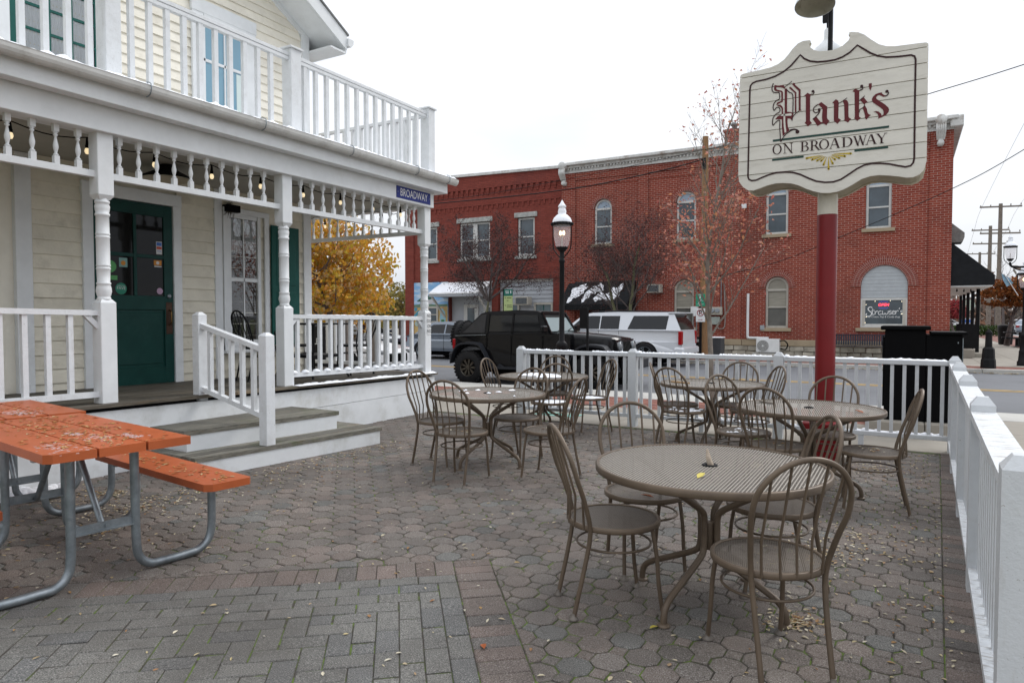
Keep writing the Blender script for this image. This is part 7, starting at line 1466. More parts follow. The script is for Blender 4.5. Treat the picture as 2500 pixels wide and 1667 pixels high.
# gas lamps
def lamp_head(t, x, y, z, s=1., glow=True):
    """z: underside of the glass"""
    G = flat('lamp_glass_%s' % ('lit' if glow else 'dull'), (.8, .75, .8), .05, alpha=.28) if ('lamp_glass_%s' % ('lit' if glow else 'dull')) not in bpy.data.materials else bpy.data.materials['lamp_glass_%s' % ('lit' if glow else 'dull')]
    part(MB().lathe([(.115 * s, 0), (.14 * s, .06 * s), (.165 * s, .20 * s), (.175 * s, .42 * s)], (x, y, z), 20, cap=False), 'globe', G, t)
    part(MB().lathe([(.05 * s, -.10 * s), (.12 * s, -.02 * s), (.125 * s, .0)], (x, y, z), 16), 'glass_cup', BLACKM, t)
    part(MB().lathe([(.215 * s, .43 * s), (.22 * s, .47 * s), (.19 * s, .49 * s)], (x, y, z), 20), 'collar', BLACKM, t)
    m = MB()
    for k in range(20): a = 2 * math.pi * k / 20; m.lathe([(.004, -.03 * s), (.022 * s, -.01 * s), (.022 * s, .025 * s), (.004, .03 * s)], (x + .212 * s * math.cos(a), y + .212 * s * math.sin(a), z + .455 * s), 6)
    part(m, 'scalloped_edge', BLACKM, t)
    part(MB().lathe([(.195 * s, .49 * s), (.19 * s, .53 * s), (.165 * s, .58 * s), (.11 * s, .635 * s), (.075 * s, .66 * s), (.085 * s, .70 * s), (.075 * s, .75 * s), (.06 * s, .78 * s), (.085 * s, .80 * s), (.07 * s, .83 * s), (.04 * s, .87 * s), (.015 * s, .92 * s), (.004, .94 * s)], (x, y, z), 20), 'snowy_cap', SNOW, t)
    for sg in (-1, 1): part(MB().tube(smooth_path([(x + sg * .03 * s, y, z - .22 * s), (x + sg * .16 * s, y, z - .08 * s), (x + sg * .20 * s, y, z + .06 * s), (x + sg * .20 * s, y, z + .43 * s)], 4), .013 * s, 5), 'cage_bar', BLACKM, t)
    part(MB().tube([(x, y, z), (x, y, z + .22 * s)], .012 * s, 6), 'burner', TAN, t)
    if glow:
        for dx in (-.035, .035): part(MB().lathe([(.003, -.05 * s), (.026 * s, -.03 * s), (.03 * s, .0), (.02 * s, .035 * s), (.003, .05 * s)], (x + dx * s, y, z + .28 * s), 8), 'gas_mantle', flat('gas_glow', (1, .8, .5), .4, emit=(1., .72, .38), es=3.5) if 'gas_glow' not in bpy.data.materials else bpy.data.materials['gas_glow'], t)
def street_lamp(lab, x, y, h, s=1., glow=True):
    t = wthing('street_lamp', lab, 'street lamp', (x, y, 0), 'old style gas lamps')
    part(MB().lathe([(.17 * s, 0), (.17 * s, .12), (.14 * s, .16), (.12 * s, .42), (.125 * s, .45), (.105 * s, .49), (.10 * s, .90), (.115 * s, .92), (.115 * s, .99), (.08 * s, 1.03), (.055 * s, 1.06), (.048 * s, h - .32), (.06 * s, h - .30), (.06 * s, h - .26), (.045 * s, h - .24), (.045 * s, h - .1)], (x, y, 0), 16), 'lamp_post', BLACKM, t)
    lamp_head(t, x, y, h, s, glow); return t
street_lamp('black gas lamp lit behind the front fence, white snow on its cap', -5.99, 12.42, 2.93, 1.0)
t = wthing('sign_pole', 'black street pole seen from the back of its narrow sign plate', 'street sign', (-5.55, 12.7, 0)); part(MB().tube([(-5.55, 12.7, 0), (-5.55, 12.7, 1.74)], .028, 8), 'pole', BLACKM, t); part(MB().box(-5.71, -5.53, 12.66, 12.69, 1.30, 1.72, c=.004), 'sign_plate', BLACKM, t)
street_lamp('black gas lamp on the far pavement beside the dining street furniture', 3.25, 26.7, 2.45, .95)
t = wthing('bracket_lamp', 'gas lamp hung on a scrolled black bracket at the right edge', 'street lamp', (3.2, 26.0, 3.2))
lamp_head(t, 2.78, 26.0, 3.33, .80, False); part(MB().tube(smooth_path([(2.78, 26.0, 3.23), (2.80, 26.0, 3.12), (2.95, 26.0, 3.07), (3.7, 26.0, 3.07)], 4), .035, 6).tube(smooth_path([(2.80, 26.0, 3.10), (3.0, 26, 2.98), (3.3, 26, 2.95)], 4), .02, 5), 'bracket', BLACKM, t); part(MB().tube([(3.72, 26., 0), (3.72, 26., 3.4)], .06, 8), 'pole', BLACKM, t)
t = wthing('bollard', 'black cast iron bollard with a square flared foot on the far corner', 'bollard', (2.19, 24.9, 0))
m = MB()
for z0, z1, w0, w1 in ((0, .25, .20, .19), (.25, .30, .185, .17), (.30, .58, .17, .155), (.58, .64, .15, .10), (.64, 1.02, .095, .085), (1.02, 1.08, .10, .10), (1.08, 1.16, .085, .03)):
    m.lathe([(w0, z0), (w1, z1)], (2.19, 24.9, 0), 8, smooth=False)
part(m, 'post', BLACKM, t)
# utility poles and wires
POLEW = wood_weathered('pole_wood', 2, base=(.30, .17, .08), dark=(.14, .08, .04), warm=(.40, .24, .10), moss=0)
t = wthing('utility_pole', 'tall brown wooden utility pole in front of the corner building', 'utility pole', (-6.42, 25.3, 0)); part(MB().lathe([(.17, 0), (.13, 4), (.11, 8.1)], (-6.42, 25.3, 0), 14), 'pole', POLEW, t); part(MB().box(-6.48, -6.36, 25.1, 25.17, 6.9, 7.3), 'insulator_plate', BLACKM, t)
def far_pole(x, y, h, lab, arms):
    t = wthing('utility_pole', lab, 'utility pole', (x, y, 0), 'utility poles along the far street'); part(MB().lathe([(.2, 0), (.14, h)], (x, y, 0), 8), 'pole', BARK, t)
    for z, w in arms: 
        part(MB().bar((x - w, y, z + .05), (x + w, y, z - .05), .12, .12, (0, 1, 0)), 'crossarm', BARK, t)
        for k in (-1, -.5, .5, 1): part(MB().lathe([(.04, 0), (.04, .15)], (x + w * k * .95, y, z + .05), 6), 'insulator', BARK, t)
far_pole(6.75, 70, 11.0, 'nearest grey utility pole with two crossarms along the far street', ((10.75, 1.45), (8.55, 1.4)))
far_pole(6.95, 80, 10.3, 'second grey utility pole leaning slightly with a transformer', ((9.9, 1.5), (8.6, 1.4)))
far_pole(8.0, 104, 9.7, 'third utility pole, thin and distant beyond the awning', ((9.5, 1.6),))
def cable(lab, pts, r_=.012): solo(MB().tube(smooth_path(pts, 8), r_, 4, cap=False), 'overhead_cable', BLACKM, lab, 'cable', org=pts[0])
cable('thick overhead cable crossing in front of both brick buildings', [(-30, 24.5, 6.75), (-17.8, 24.5, 6.52), (-11.8, 24.8, 6.60), (-8.2, 25.1, 6.98), (-6.42, 25.1, 7.25)], .022)
cable('thin overhead cable above the thicker one before the brick buildings', [(-30, 24.4, 6.95), (-17.8, 24.4, 6.62), (-11.9, 24.8, 7.0), (-8.2, 25.1, 7.4), (-6.42, 25.1, 7.6)], .010)
cable('cable rising from the brick wall past the roof corner to the right', [(-6.42, 25.1, 2.9), (-3.9, 24.5, 3.35), (-1.8, 24, 4.07), (1.04, 24, 5.26), (2.8, 24, 6.23), (6, 24, 8.4)], .012)
cable('upper cable leaving the sign board towards the right edge', [(-6.42, 25.2, 7.6), (-1.0, 24, 7.85), (.49, 24, 8.16), (2.77, 24, 8.61), (8, 24, 9.8)], .014)
for k, (dx, lab) in enumerate(((-1.3, 'faint wire strung between the far poles, left one'), (1.3, 'faint wire strung between the far poles, right one'))):
    cable(lab, [(8.0 + dx, 104, 9.5), (6.95 + dx, 80, 9.9), (6.75 + dx, 70, 10.8), (6.9 + dx, 45, 12.5), (7.5 + dx, 25, 14)], .009)
# ---------------------------------------------------------------- vehicles
RUBBER = paint('tyre_rubber', (.012, .012, .013), .75, var=.3, bump=.2, bs=60)
def wheel(t, x, y, z, r_, w, out, nsp=10, rimr=.58, rim=None, chunky=False):
    """out = -1 faces -Y, +1 faces +Y"""
    wh = part(MB().lathe([(r_ * rimr, -w / 2), (r_ * .93, -w / 2), (r_, -w * .38), (r_, w * .38), (r_ * .93, w / 2), (r_ * rimr, w / 2)], (0, 0, 0), 36, axis='y', cap=False), 'wheel', RUBBER, t)
    wh.location = (x - ORG.get(t.name, (0, 0, 0))[0], y - ORG.get(t.name, (0, 0, 0))[1], z - ORG.get(t.name, (0, 0, 0))[2])
    me = wh.data
    org = ORG.get(t.name, (0, 0, 0))
    for v in me.vertices: v.co = Vector(v.co) + Vector(org)
    ORG[wh.name] = (0, 0, 0)
    rim = rim or GALV
    part(MB().lathe([(r_ * rimr, -w * .48), (r_ * rimr * .92, -w * .42), (r_ * rimr * .90, w * .42), (r_ * rimr, w * .48)], (0, 0, 0), 32, axis='y', cap=False), 'rim', rim, wh)
    part(MB().lathe([(r_ * rimr * .88, out * w * .05), (.01, out * w * .06)], (0, 0, 0), 24, axis='y'), 'brake_disc', BLACKM, wh, recalc=True)
    m = MB(); y0 = out * w * .40
    m.lathe([(r_ * .13, y0 - .02), (r_ * .13, y0 + .015)], (0, 0, 0), 14, axis='y')
    for k in range(nsp):
        a = 2 * math.pi * k / nsp; ca, sa = math.cos(a), math.sin(a); q = r_ * rimr * .93
        for da in ((-.13, .13) if nsp <= 6 else (-.10, .10)):
            m.bar((r_ * .10 * ca, y0 * .95, r_ * .10 * sa), (q * math.cos(a + da), y0 * 1.05, q * math.sin(a + da)), r_ * .055, .02, (0, 1, 0))
    part(m, 'spokes', rim, wh)
    if chunky:
        m = MB()
        for k in range(30):
            a = 2 * math.pi * k / 30
            for s in (-1, 1):
                aa = a + (.06 if s > 0 else -.04); c_ = Vector((math.cos(aa) * r_, s * w * .33, math.sin(aa) * r_)); tn = Vector((-math.sin(aa), 0, math.cos(aa)))
                m.bar(c_ - tn * .028 + Vector((0, -w * .14, 0)), c_ + tn * .020 + Vector((0, w * .14, 0)), .045, .035, (math.cos(aa), 0, math.sin(aa)))
        part(m, 'tread_blocks', RUBBER, wh, kind='stuff')
    return wh
def side_body(m, poly, y0, y1, ins):
    """extrude a side outline across the vehicle; ins(x, z) narrows it"""
    tri = tessellate_polygon([[Vector((p[0], p[1], 0)) for p in poly]]); n = len(poly)
    vs = [(p[0], y0 + ins(*p), p[1]) for p in poly] + [(p[0], y1 - ins(*p), p[1]) for p in poly]
    m.add(vs, [tuple(t) for t in tri] + [tuple(i + n for i in reversed(t)) for t in tri]); m.add(vs, [(i, (i + 1) % n, n + (i + 1) % n, n + i) for i in range(n)]); return m
def cararch(xc, zc, r_, n=10, a0=180, a1=0): return [(xc + r_ * math.cos(R(a0 + (a1 - a0) * k / n)), zc + r_ * math.sin(R(a0 + (a1 - a0) * k / n))) for k in range(n + 1)]
CARBLK = paint('black_car_paint', (.006, .006, .007), .16, var=.1, vs=2, bump=0, coat=.10, spec=.15); TRIM = paint('dark_plastic', (.024, .026, .031), .5, var=.1, bump=.05); SOFT = paint('soft_top_fabric', (.011, .011, .012), .7, var=.15, bump=.1)
TINT = flat('tinted_car_glass', (.008, .009, .010), .06, spec=.4); WSHIELD = flat('pale_windshield', (.30, .37, .38), .06, spec=.9); REDL = flat('red_lamp', (.30, .01, .012), .15); LAMPG = flat('clear_lamp', (.16, .17, .18), .1, spec=.9)
jp = wthing('off_road_car', 'black four door off-road car with soft fastback top and big knobbly tyres', 'car', (-7.6, 15.1, -.12))
Y0, Y1 = 14.30, 15.95; Z0 = -.12
m = MB(); body = [(-9.92, .40), (-9.92, 1.05), (-9.86, 1.075), (-7.22, 1.115), (-7.15, 1.18), (-6.9, 1.19), (-6.9, .42)]
bp_ = [(-9.92, .45)] + cararch(-9.40, .30, .50, 10, 165, 0) + [(-8.88, .34), (-6.70, .34), (-6.70, 1.13), (-7.20, 1.15), (-9.86, 1.06), (-9.92, 1.03)]
side_body(m, bp_, Y0, Y1, lambda x, z: .02 + max(0, z - .8) * .12); bdy = part(m, 'body', CARBLK, jp, recalc=True)
m = MB(); side_body(m, [(-9.90, 1.045), (-9.84, 1.075), (-9.22, 1.62), (-9.05, 1.665), (-8.2, 1.70), (-7.65, 1.675), (-7.52, 1.63), (-7.28, 1.14)], Y0, Y1, lambda x, z: .06 + max(0, z - 1.0) * .20); part(m, 'soft_top', SOFT, jp, recalc=True)
def yside(z, o=.0): return Y0 + .06 + (z - 1.0) * .20 - o
def pane_j(pts, mt, nm): 
    part(MB().add([(x, yside(z, .012), z) for x, z in pts] + [(x, yside(z, -.01), z) for x, z in pts], [tuple(range(len(pts)))] + [(i, (i + 1) % len(pts), len(pts) + (i + 1) % len(pts), len(pts) + i) for i in range(len(pts))]), nm, mt, jp, recalc=True)
pane_j([(-8.93, 1.17), (-8.30, 1.18), (-8.30, 1.57), (-8.93, 1.57)], TINT, 'side_window'); pane_j([(-8.24, 1.17), (-7.50, 1.18), (-7.62, 1.58), (-8.24, 1.58)], TINT, 'side_window'); pane_j([(-9.72, 1.13), (-9.06, 1.14), (-9.06, 1.60), (-9.20, 1.58)], paint('smoky_vinyl', (.03, .03, .032), .3, var=.3, vs=3), 'rear_side_window')
for pts in ([(-8.98, 1.12), (-8.98, 1.62)], [(-8.27, 1.12), (-8.27, 1.62)]): part(MB().bar((pts[0][0], yside(pts[0][1], .015), pts[0][1]), (pts[1][0], yside(pts[1][1], .015), pts[1][1]), .05, .02, (0, 1, 0)), 'door_frame', CARBLK, jp)
part(MB().add([(-7.30, Y0 + .16, 1.19), (-7.30, Y1 - .16, 1.19), (-7.55, Y1 - .25, 1.60), (-7.55, Y0 + .25, 1.60)], [(0, 1, 2, 3)]), 'windshield', WSHIELD, jp)
ws_ = bpy.data.objects['windshield']
for v in ws_.data.vertices: v.co.x += .035
for a, b_ in (((-7.24, Y0 + .12, 1.14), (-7.52, Y0 + .20, 1.64)), ((-7.24, Y1 - .12, 1.14), (-7.52, Y1 - .20, 1.64)), ((-7.51, Y0 + .2, 1.625), (-7.51, Y1 - .2, 1.625))): part(MB().bar(a, b_, .07, .05, (1, 0, 0)), 'windshield_frame', CARBLK, jp)
for y in (Y0 + .45, Y0 + 1.0): part(MB().bar((-7.20, y, 1.20), (-7.32, y + .45, 1.26), .012, .012), 'wiper', BLACK, jp)
m = MB(); hd = [(-7.22, Y0 + .13, Y1 - .13, 1.165, .62), (-6.6, Y0 + .17, Y1 - .17, 1.13, .62), (-6.0, Y0 + .21, Y1 - .21, 1.08, .62), (-5.70, Y0 + .25, Y1 - .25, 1.03, .6)]
prev = None; vs = []; fs = []
for x, ya, yb2, zt, zb in hd: vs += [(x, ya, zb), (x, ya, zt - .07), (x, ya + .07, zt), (x, (ya + yb2) / 2, zt + .025), (x, yb2 - .07, zt), (x, yb2, zt - .07), (x, yb2, zb)]
for i in range(3):
    for j in range(6): fs.append((i * 7 + j, (i + 1) * 7 + j, (i + 1) * 7 + j + 1, i * 7 + j + 1))
fs.append(tuple(range(21, 28))); fs.append(tuple(reversed(range(7)))); m.add(vs, fs, True); hood = part(m, 'hood', CARBLK, jp, recalc=True)
g_ = part(MB().hexa([(-5.70, Y0 + .24, .62), (-5.60, Y0 + .24, .62), (-5.60, Y1 - .24, .62), (-5.70, Y1 - .24, .62), (-5.74, Y0 + .25, 1.01), (-5.66, Y0 + .25, 1.01), (-5.66, Y1 - .25, 1.01), (-5.74, Y1 - .25, 1.01)]), 'grille', CARBLK, jp)
for k in range(7):
    y = Y0 + .56 + k * .088; part(MB().hexa([(-5.605, y, .68), (-5.59, y, .68), (-5.59, y + .05, .68), (-5.605, y + .05, .68), (-5.655, y, .96), (-5.64, y, .96), (-5.64, y + .05, .96), (-5.655, y + .05, .96)]), 'grille_slot', flat('slot_dark', (.002, .002, .002), .9), g_)
for y in (Y0 + .40, Y1 - .40):
    part(MB().lathe([(.01, .045), (.07, .04), (.10, .02), (.112, 0), (.112, -.04)], (-5.62, y, .85), 20, axis='x', cap=False), 'headlight', LAMPG, jp, recalc=True); part(MB().tube([(-5.60, y + .118 * math.cos(2 * math.pi * k / 20), .85 + .118 * math.sin(2 * math.pi * k / 20)) for k in range(20)], .012, 6, closed=True), 'headlight_ring', GALV, jp)
part(MB().box(-5.48, -5.22, Y0 + .10, Y1 - .10, .36, .60, c=.04), 'front_bumper', TRIM, jp); part(MB().box(-5.60, -5.45, Y0 + .3, Y1 - .3, .30, .55, c=.02), 'bumper_mount', BLACK, jp); part(MB().box(-10.12, -9.90, Y0 + .02, Y1 - .02, .42, .64, c=.04), 'rear_bumper', TRIM, jp)
FL = lambda xc, y, s, r_=.52: smooth_path([(xc - r_ * 1.08, y, .42), (xc - r_ * .86, y, .74), (xc - r_ * .45, y, .90), (xc + r_ * .40, y, .90), (xc + r_ * .72, y, .78), (xc + r_ * 1.18, y, .36)], 4)
for xc in (-9.40, -6.10):
    for y, s in ((Y0 - .04, -1), (Y1 + .04, 1)):
        P = FL(xc, y, s); m = MB(); yi = y - s * .16; yo = y + s * .11; n = len(P); vs = []
        for p in P: vs += [(p.x, yi, p.z), (p.x, yo, p.z - .01), (p.x, yo, p.z - .06), (p.x, yi, p.z - .05)]
        fs = [(i * 4 + j, (i + 1) * 4 + j, (i + 1) * 4 + (j + 1) % 4, i * 4 + (j + 1) % 4) for i in range(n - 1) for j in range(4)] + [(0, 1, 2, 3), (4 * n - 4, 4 * n - 1, 4 * n - 2, 4 * n - 3)]
        m.add(vs, fs); part(m, 'wheel_flare', TRIM, jp, recalc=True)
        wheel(jp, xc, y - s * .02, .285, .405, .33, s, 9, .55, GALV if False else paint('dark_alloy', (.10, .09, .075), .35, metal=.8, var=.3), True)
part(MB().bar((-8.75, Y0 - .06, .30), (-6.75, Y0 - .06, .30), .10, .06).bar((-8.6, Y0, .36), (-8.4, Y0 - .08, .30), .05, .05).bar((-7.0, Y0, .36), (-7.1, Y0 - .08, .30), .05, .05), 'side_step', TRIM, jp)
for x in (-8.05, -7.30): part(MB().bar((x - .13, Y0 + .02, 1.0), (x + .05, Y0 + .02, 1.0), .03, .025), 'door_handle', CARBLK, jp)
for x in (-8.97, -8.27, -7.42): part(MB().box(x - .004, x + .004, Y0 + .012, Y0 + .03, .45, 1.08), 'door_gap', BLACK, jp)
part(MB().bar((-9.9, Y0 - .0, 1.06), (-9.0, Y0 + .03, 1.09), .02, .012), 'soft_top_seam', GALV, jp)
sp2 = wheel(jp, -10.10, 15.0, 1.02, .405, .30, -1, 9, .55, None, True); sp2.rotation_euler = (0, 0, R(90)); sp2.name = 'spare_wheel'
for y in (Y0 + .08, Y1 - .08): part(MB().box(-10.0, -9.915, y - .06, y + .06, .72, .98, c=.015), 'tail_light', REDL, jp)
part(MB().box(-7.36, -7.26, Y0 - .22, Y0 + .02, 1.16, 1.33, c=.03), 'wing_mirror', CARBLK, jp)
part(MB().box(-7.36, -7.26, Y1 - .02, Y1 + .22, 1.16, 1.33, c=.03), 'wing_mirror', CARBLK, jp); part(MB().tube([(-6.95, Y0 + .10, .95), (-6.95, Y0 + .08, 1.55)], .004, 4), 'antenna', BLACK, jp)
part(MB().box(-9.7, -5.6, Y0 + .3, Y1 - .3, .15, .40), 'chassis', BLACK, jp)
# generic cars: local frame, front towards +x
def car(label, x, y, rz, kind, paintm, group=None, L=4.9, W=1.9, Hh=1.48):
    t = thing('parked_car', label, 'car', (x, y, -.118), rz, group)
    suv = kind == 'suv'; h = Hh; b0 = .22 if not suv else .30; belt = h * (.655 if suv else .66); wr = .345 if not suv else .40; xf, xr = L * .31, -L * .285
    if suv:
        low = [(-L / 2, b0 + .18)] + [(-L / 2 + .04, b0)] + [(xr - wr * 1.2, b0)] + cararch(xr, wr * .95, wr * 1.16, 10) + cararch(xf, wr * .95, wr * 1.16, 10) + [(L / 2 - .1, b0), (L / 2, b0 + .2), (L / 2, belt * .80), (L / 2 - .12, belt * .93), (L * .23, belt * 1.03), (L * .2, belt * 1.04), (-L / 2 + .03, belt * 1.01), (-L / 2 - .01, belt * .7)]
        up = [(-L / 2 + .02, belt), (-L / 2 + .30, h * .965), (-L / 2 + .55, h * .99), (-L * .1, h), (L * .06, h * .985), (L * .12, h * .955), (L * .235, belt * 1.02)]
    else:
        low = [(-L / 2, b0 + .2), (-L / 2 + .05, b0)] + [(xr - wr * 1.2, b0)] + cararch(xr, wr * .95, wr * 1.14, 10) + cararch(xf, wr * .95, wr * 1.14, 10) + [(L / 2 - .15, b0), (L / 2, b0 + .15), (L / 2 - .02, belt * .62), (L / 2 - .2, belt * .78), (L * .2, belt * .98), (L * .17, belt), (-L * .30, belt * 1.02), (-L * .42, belt * .99), (-L / 2 + .04, belt * .90)]
        up = [(-L * .37, belt), (-L * .27, h * .90), (-L * .18, h * .985), (-L * .05, h), (L * .04, h * .96), (L * .19, belt)]
    m = MB(); side_body(m, low, -W / 2, W / 2, lambda x_, z: (.05 if abs(z - belt * .6) > belt * .25 else .0) + .12 * max(0, abs(x_) - L * .42) / (L * .08)); part(m, 'body', paintm, t, recalc=True)
    insf = lambda x_, z: .07 + max(0, z - belt) * .36
    m = MB(); side_body(m, up, -W / 2, W / 2, insf); part(m, 'cabin', paintm, t, recalc=True)
    def gl(pts, nm='side_window', mt=TINT):
        for s in (-1, 1):
            vs = [(a, s * (W / 2 - insf(a, b_) + .008), b_) for a, b_ in pts]; part(MB().add(vs, [tuple(range(len(pts)))]), nm, mt, t, recalc=False)
    hb = belt + .045; ht = h * .925
    if suv:
        gl([(-L / 2 + .52, hb), (-L * .175, hb), (-L * .205, ht), (-L / 2 + .47, ht)]); gl([(-L * .120, hb), (-.0 * L, hb), (-.0 * L, ht), (-L * .120, ht)]); gl([(L * .01, hb), (L * .205, hb), (L * .12, h * .92), (L * .06, ht), (L * .01, ht)])
        part(MB().add([(-L / 2 + .03, -W / 2 + .14, belt + .03), (-L / 2 + .03, W / 2 - .14, belt + .03), (-L / 2 + .26, W / 2 - .24, h * .94), (-L / 2 + .26, -W / 2 + .24, h * .94)], [(0, 1, 2, 3)]), 'rear_window', TINT, t)
        bpy.data.objects[t.children[-1].name].location.x -= .015
        part(MB().box(-L / 2 + .10, -L / 2 + .50, -W / 2 + .22, W / 2 - .22, h * .965, h * .99, c=.015), 'spoiler', paintm, t)
        for s in (-1, 1):
            part(MB().box(-L / 2 - .025, -L / 2 + .10, s * (W / 2 - .13) - .08, s * (W / 2 - .13) + .10 * (1 if s > 0 else .8), belt * .62, belt * .99, c=.02), 'tail_light', REDL, t)
            part(MB().tube([(-L * .38, s * (W / 2 - .3), h + .01), (-L * .1, s * (W / 2 - .29), h + .035), (L * .07, s * (W / 2 - .3), h + .01)], .018, 6), 'roof_rail', TRIM, t)
        part(MB().box(-L / 2 - .10, -L / 2 + .25, -W / 2 + .02, W / 2 - .02, b0 + .10, b0 + .36, c=.05), 'rear_bumper', paintm, t); part(MB().box(-L / 2 - .02, -L / 2 + .3, -W / 2 + .3, W / 2 - .3, b0 - .04, b0 + .1), 'tow_bar', BLACK, t)
    else:
        gl([(-L * .30, hb), (-L * .06, hb), (-L * .06, ht), (-L * .185, ht * .99)]); gl([(-L * .045, hb), (L * .165, hb), (L * .04, h * .90), (-L * .045, ht)])
        part(MB().add([(L * .195, -W / 2 + .12, belt + .02), (L * .195, W / 2 - .12, belt + .02), (L * .055, W / 2 - .26, h * .945), (L * .055, -W / 2 + .26, h * .945)], [(0, 1, 2, 3)]), 'windshield', TINT, t)
        bpy.data.objects[t.children[-1].name].location.x += .015
        for s in (-1, 1):
            part(MB().box(L / 2 - .25, L / 2 - .03, s * (W / 2 - .28) - .16, s * (W / 2 - .28) + .16, belt * .60, belt * .76, c=.04), 'headlight', LAMPG, t); part(MB().box(-L / 2 + .0, -L / 2 + .15, s * (W / 2 - .2) - .14, s * (W / 2 - .2) + .14, belt * .68, belt * .88, c=.03), 'tail_light', REDL, t)
        part(MB().box(L / 2 - .08, L / 2 + .012, -.42, .42, belt * .42, belt * .66, c=.02), 'grille', BLACK, t)
    for xx in (-.0 * L, L * .12, -L * .13):
        for s in (-1, 1): part(MB().box(xx - .10, xx + .06, s * (W / 2 + .005) - .012, s * (W / 2 + .005) + .012, belt * .86, belt * .885), 'door_handle', paintm, t)
    for s in (-1, 1):
        part(MB().box(L * .17, L * .20 + .05, s * (W / 2 + .1) - .09, s * (W / 2 + .1) + .09, belt * 1.0, belt * 1.0 + .13, c=.03), 'wing_mirror', paintm, t)
        for xx in (xf, xr): wheel(t, xx, s * (W / 2 - .10), wr, wr, .22, s, 5, .68, GALV)
    for xx in ((-L * .125, L * .005, L * .215) if suv else (-L * .2, -L * .05, L * .19)):
        for s in (-1, 1): part(MB().box(xx - .005, xx + .005, s * (W / 2 - .0) - .006, s * (W / 2 - .0) + .004, b0 + .12, belt * .99), 'door_gap', BLACK, t)
    part(MB().box(-L / 2 + .2, L / 2 - .2, -W / 2 + .25, W / 2 - .25, b0 - .06, b0 + .05), 'underbody', BLACK, t)
    return t
SILVER = paint('silver_car_paint', (.62, .64, .67), .25, metal=.1, var=.03, vs=1, bump=0, coat=.4); GREYC = paint('grey_car_paint', (.20, .23, .27), .2, metal=.4, var=.03, bump=0, coat=.8); WHITEC = paint('white_car_paint', (.68, .69, .70), .2, var=.03, bump=0, coat=.8); NAVY = paint('dark_blue_car_paint', (.02, .028, .045), .15, var=.03, bump=0, coat=1.)
car('large silver sport utility car with dark windows in the far lane of the road', -9.15, 22.9, R(180), 'suv', SILVER, L=5.70, W=1.95, Hh=1.83)
car('grey blue hatchback with silver wheels half hidden behind the black off-road car', -15.3, 22.6, 0, 'sedan', GREYC, L=4.6)
car('white sedan parked near the porch, seen between the balusters', -14.7, 14.9, 0, 'sedan', WHITEC, L=4.9)
car('dark blue sedan seen through the porch railing in the far lane', -20.6, 22.4, 0, 'sedan', NAVY, L=4.8)
far_c = [(9.4, 60, 90, WHITEC, 'white car far down the side street beyond the awning'), (10.2, 84, 90, GREYC, 'grey car very far down the side street'), (12.5, 95, 90, SILVER, 'silver car parked at the end of the side street'), (4.5, 97, 10, WHITEC, 'white car parked crosswise far behind the red leaved shrub')]
for x, y, a, mt, lb in far_c: car(lb, x, y, R(a), 'sedan', mt, 'distant cars along the side street')
# ---------------------------------------------------------------- trees and planting
def grow(seed, start, height, r0, dirs, levels, spread, kids, lenf, up=.25, wob=.12, start_f=.3, seglen=.25):
    """returns list of (path, radii, level) for a branching skeleton and the twig tips"""
    rr = random.Random(seed); out = []; tips = []
    def branch(p, d, L, r_, lev):
        n = max(3, int(L / seglen)); P = [p]; dd = d.normalized(); kidsat = []
        for k in range(n):
            dd = (dd + Vector((rr.gauss(0, wob), rr.gauss(0, wob), rr.gauss(0, wob) + up * .12))).normalized(); P.append(P[-1] + dd * (L / n))
        rs = [r_ * (1 - .72 * k / n) for k in range(n + 1)]; out.append((P, rs, lev)); 
        if lev >= levels: tips.append((P[-1], dd)); tips.append((P[len(P) // 2], dd)); return
        nk = kids[min(lev, len(kids) - 1)]
        for j in range(nk):
            f = start_f + (1 - start_f) * (j + rr.random()) / nk if lev == 0 else .2 + .8 * (j + rr.random()) / nk
            i = min(n - 1, int(f * n)); q = P[i].lerp(P[i + 1], f * n - i if f * n - i <= 1 else 1)
            ax = (P[i + 1] - P[i]).normalized(); az = rr.uniform(0, 6.28) if lev else j * 2.4 + rr.uniform(-.4, .4)
            pr = ax.orthogonal().normalized(); pr.rotate(Matrix.Rotation(az, 3, ax))
            sp = spread * rr.uniform(.75, 1.2); nd = ax * math.cos(sp) + pr * math.sin(sp); nd.z += up
            branch(q, nd, L * lenf * rr.uniform(.7, 1.15) * (1.15 - .55 * f if lev == 0 else 1), rs[i] * .46, lev + 1)
    for d, L, r_ in dirs: branch(Vector(start), Vector(d), L, r_, 0)
    return out, tips
def tree_mesh(sk, lo=0, hi=9):
    m = MB()
    for P, rs, lev in sk:
        if lo <= lev <= hi: m.tube(P, [max(.0022, q) for q in rs], 8 if lev == 0 else (5 if lev == 1 else 3), cap=False)
    return m
def leaf_cloud(pts, size, seed, jitter=.1, per=3, droop=.0, asp=.6):
    rr = random.Random(seed); m = MB()
    for p, d in pts:
        for _ in range(per):
            c_ = p + Vector((rr.gauss(0, jitter), rr.gauss(0, jitter), rr.gauss(0, jitter) - droop * rr.random())); s_ = size * rr.uniform(.6, 1.25)
            a = Vector((rr.gauss(0, 1), rr.gauss(0, 1), rr.gauss(0, .6) - droop * 2)).normalized(); b_ = a.orthogonal().normalized(); b_.rotate(Matrix.Rotation(rr.uniform(0, 6.28), 3, a))
            h = a.cross(b_) * s_ * .12
            m.add([c_ - a * s_ * .5, c_ - a * s_ * .1 + b_ * s_ * asp * .5 + h, c_ + a * s_ * .5, c_ - a * s_ * .1 - b_ * s_ * asp * .5 + h], [(0, 1, 2), (0, 2, 3)])
    return m
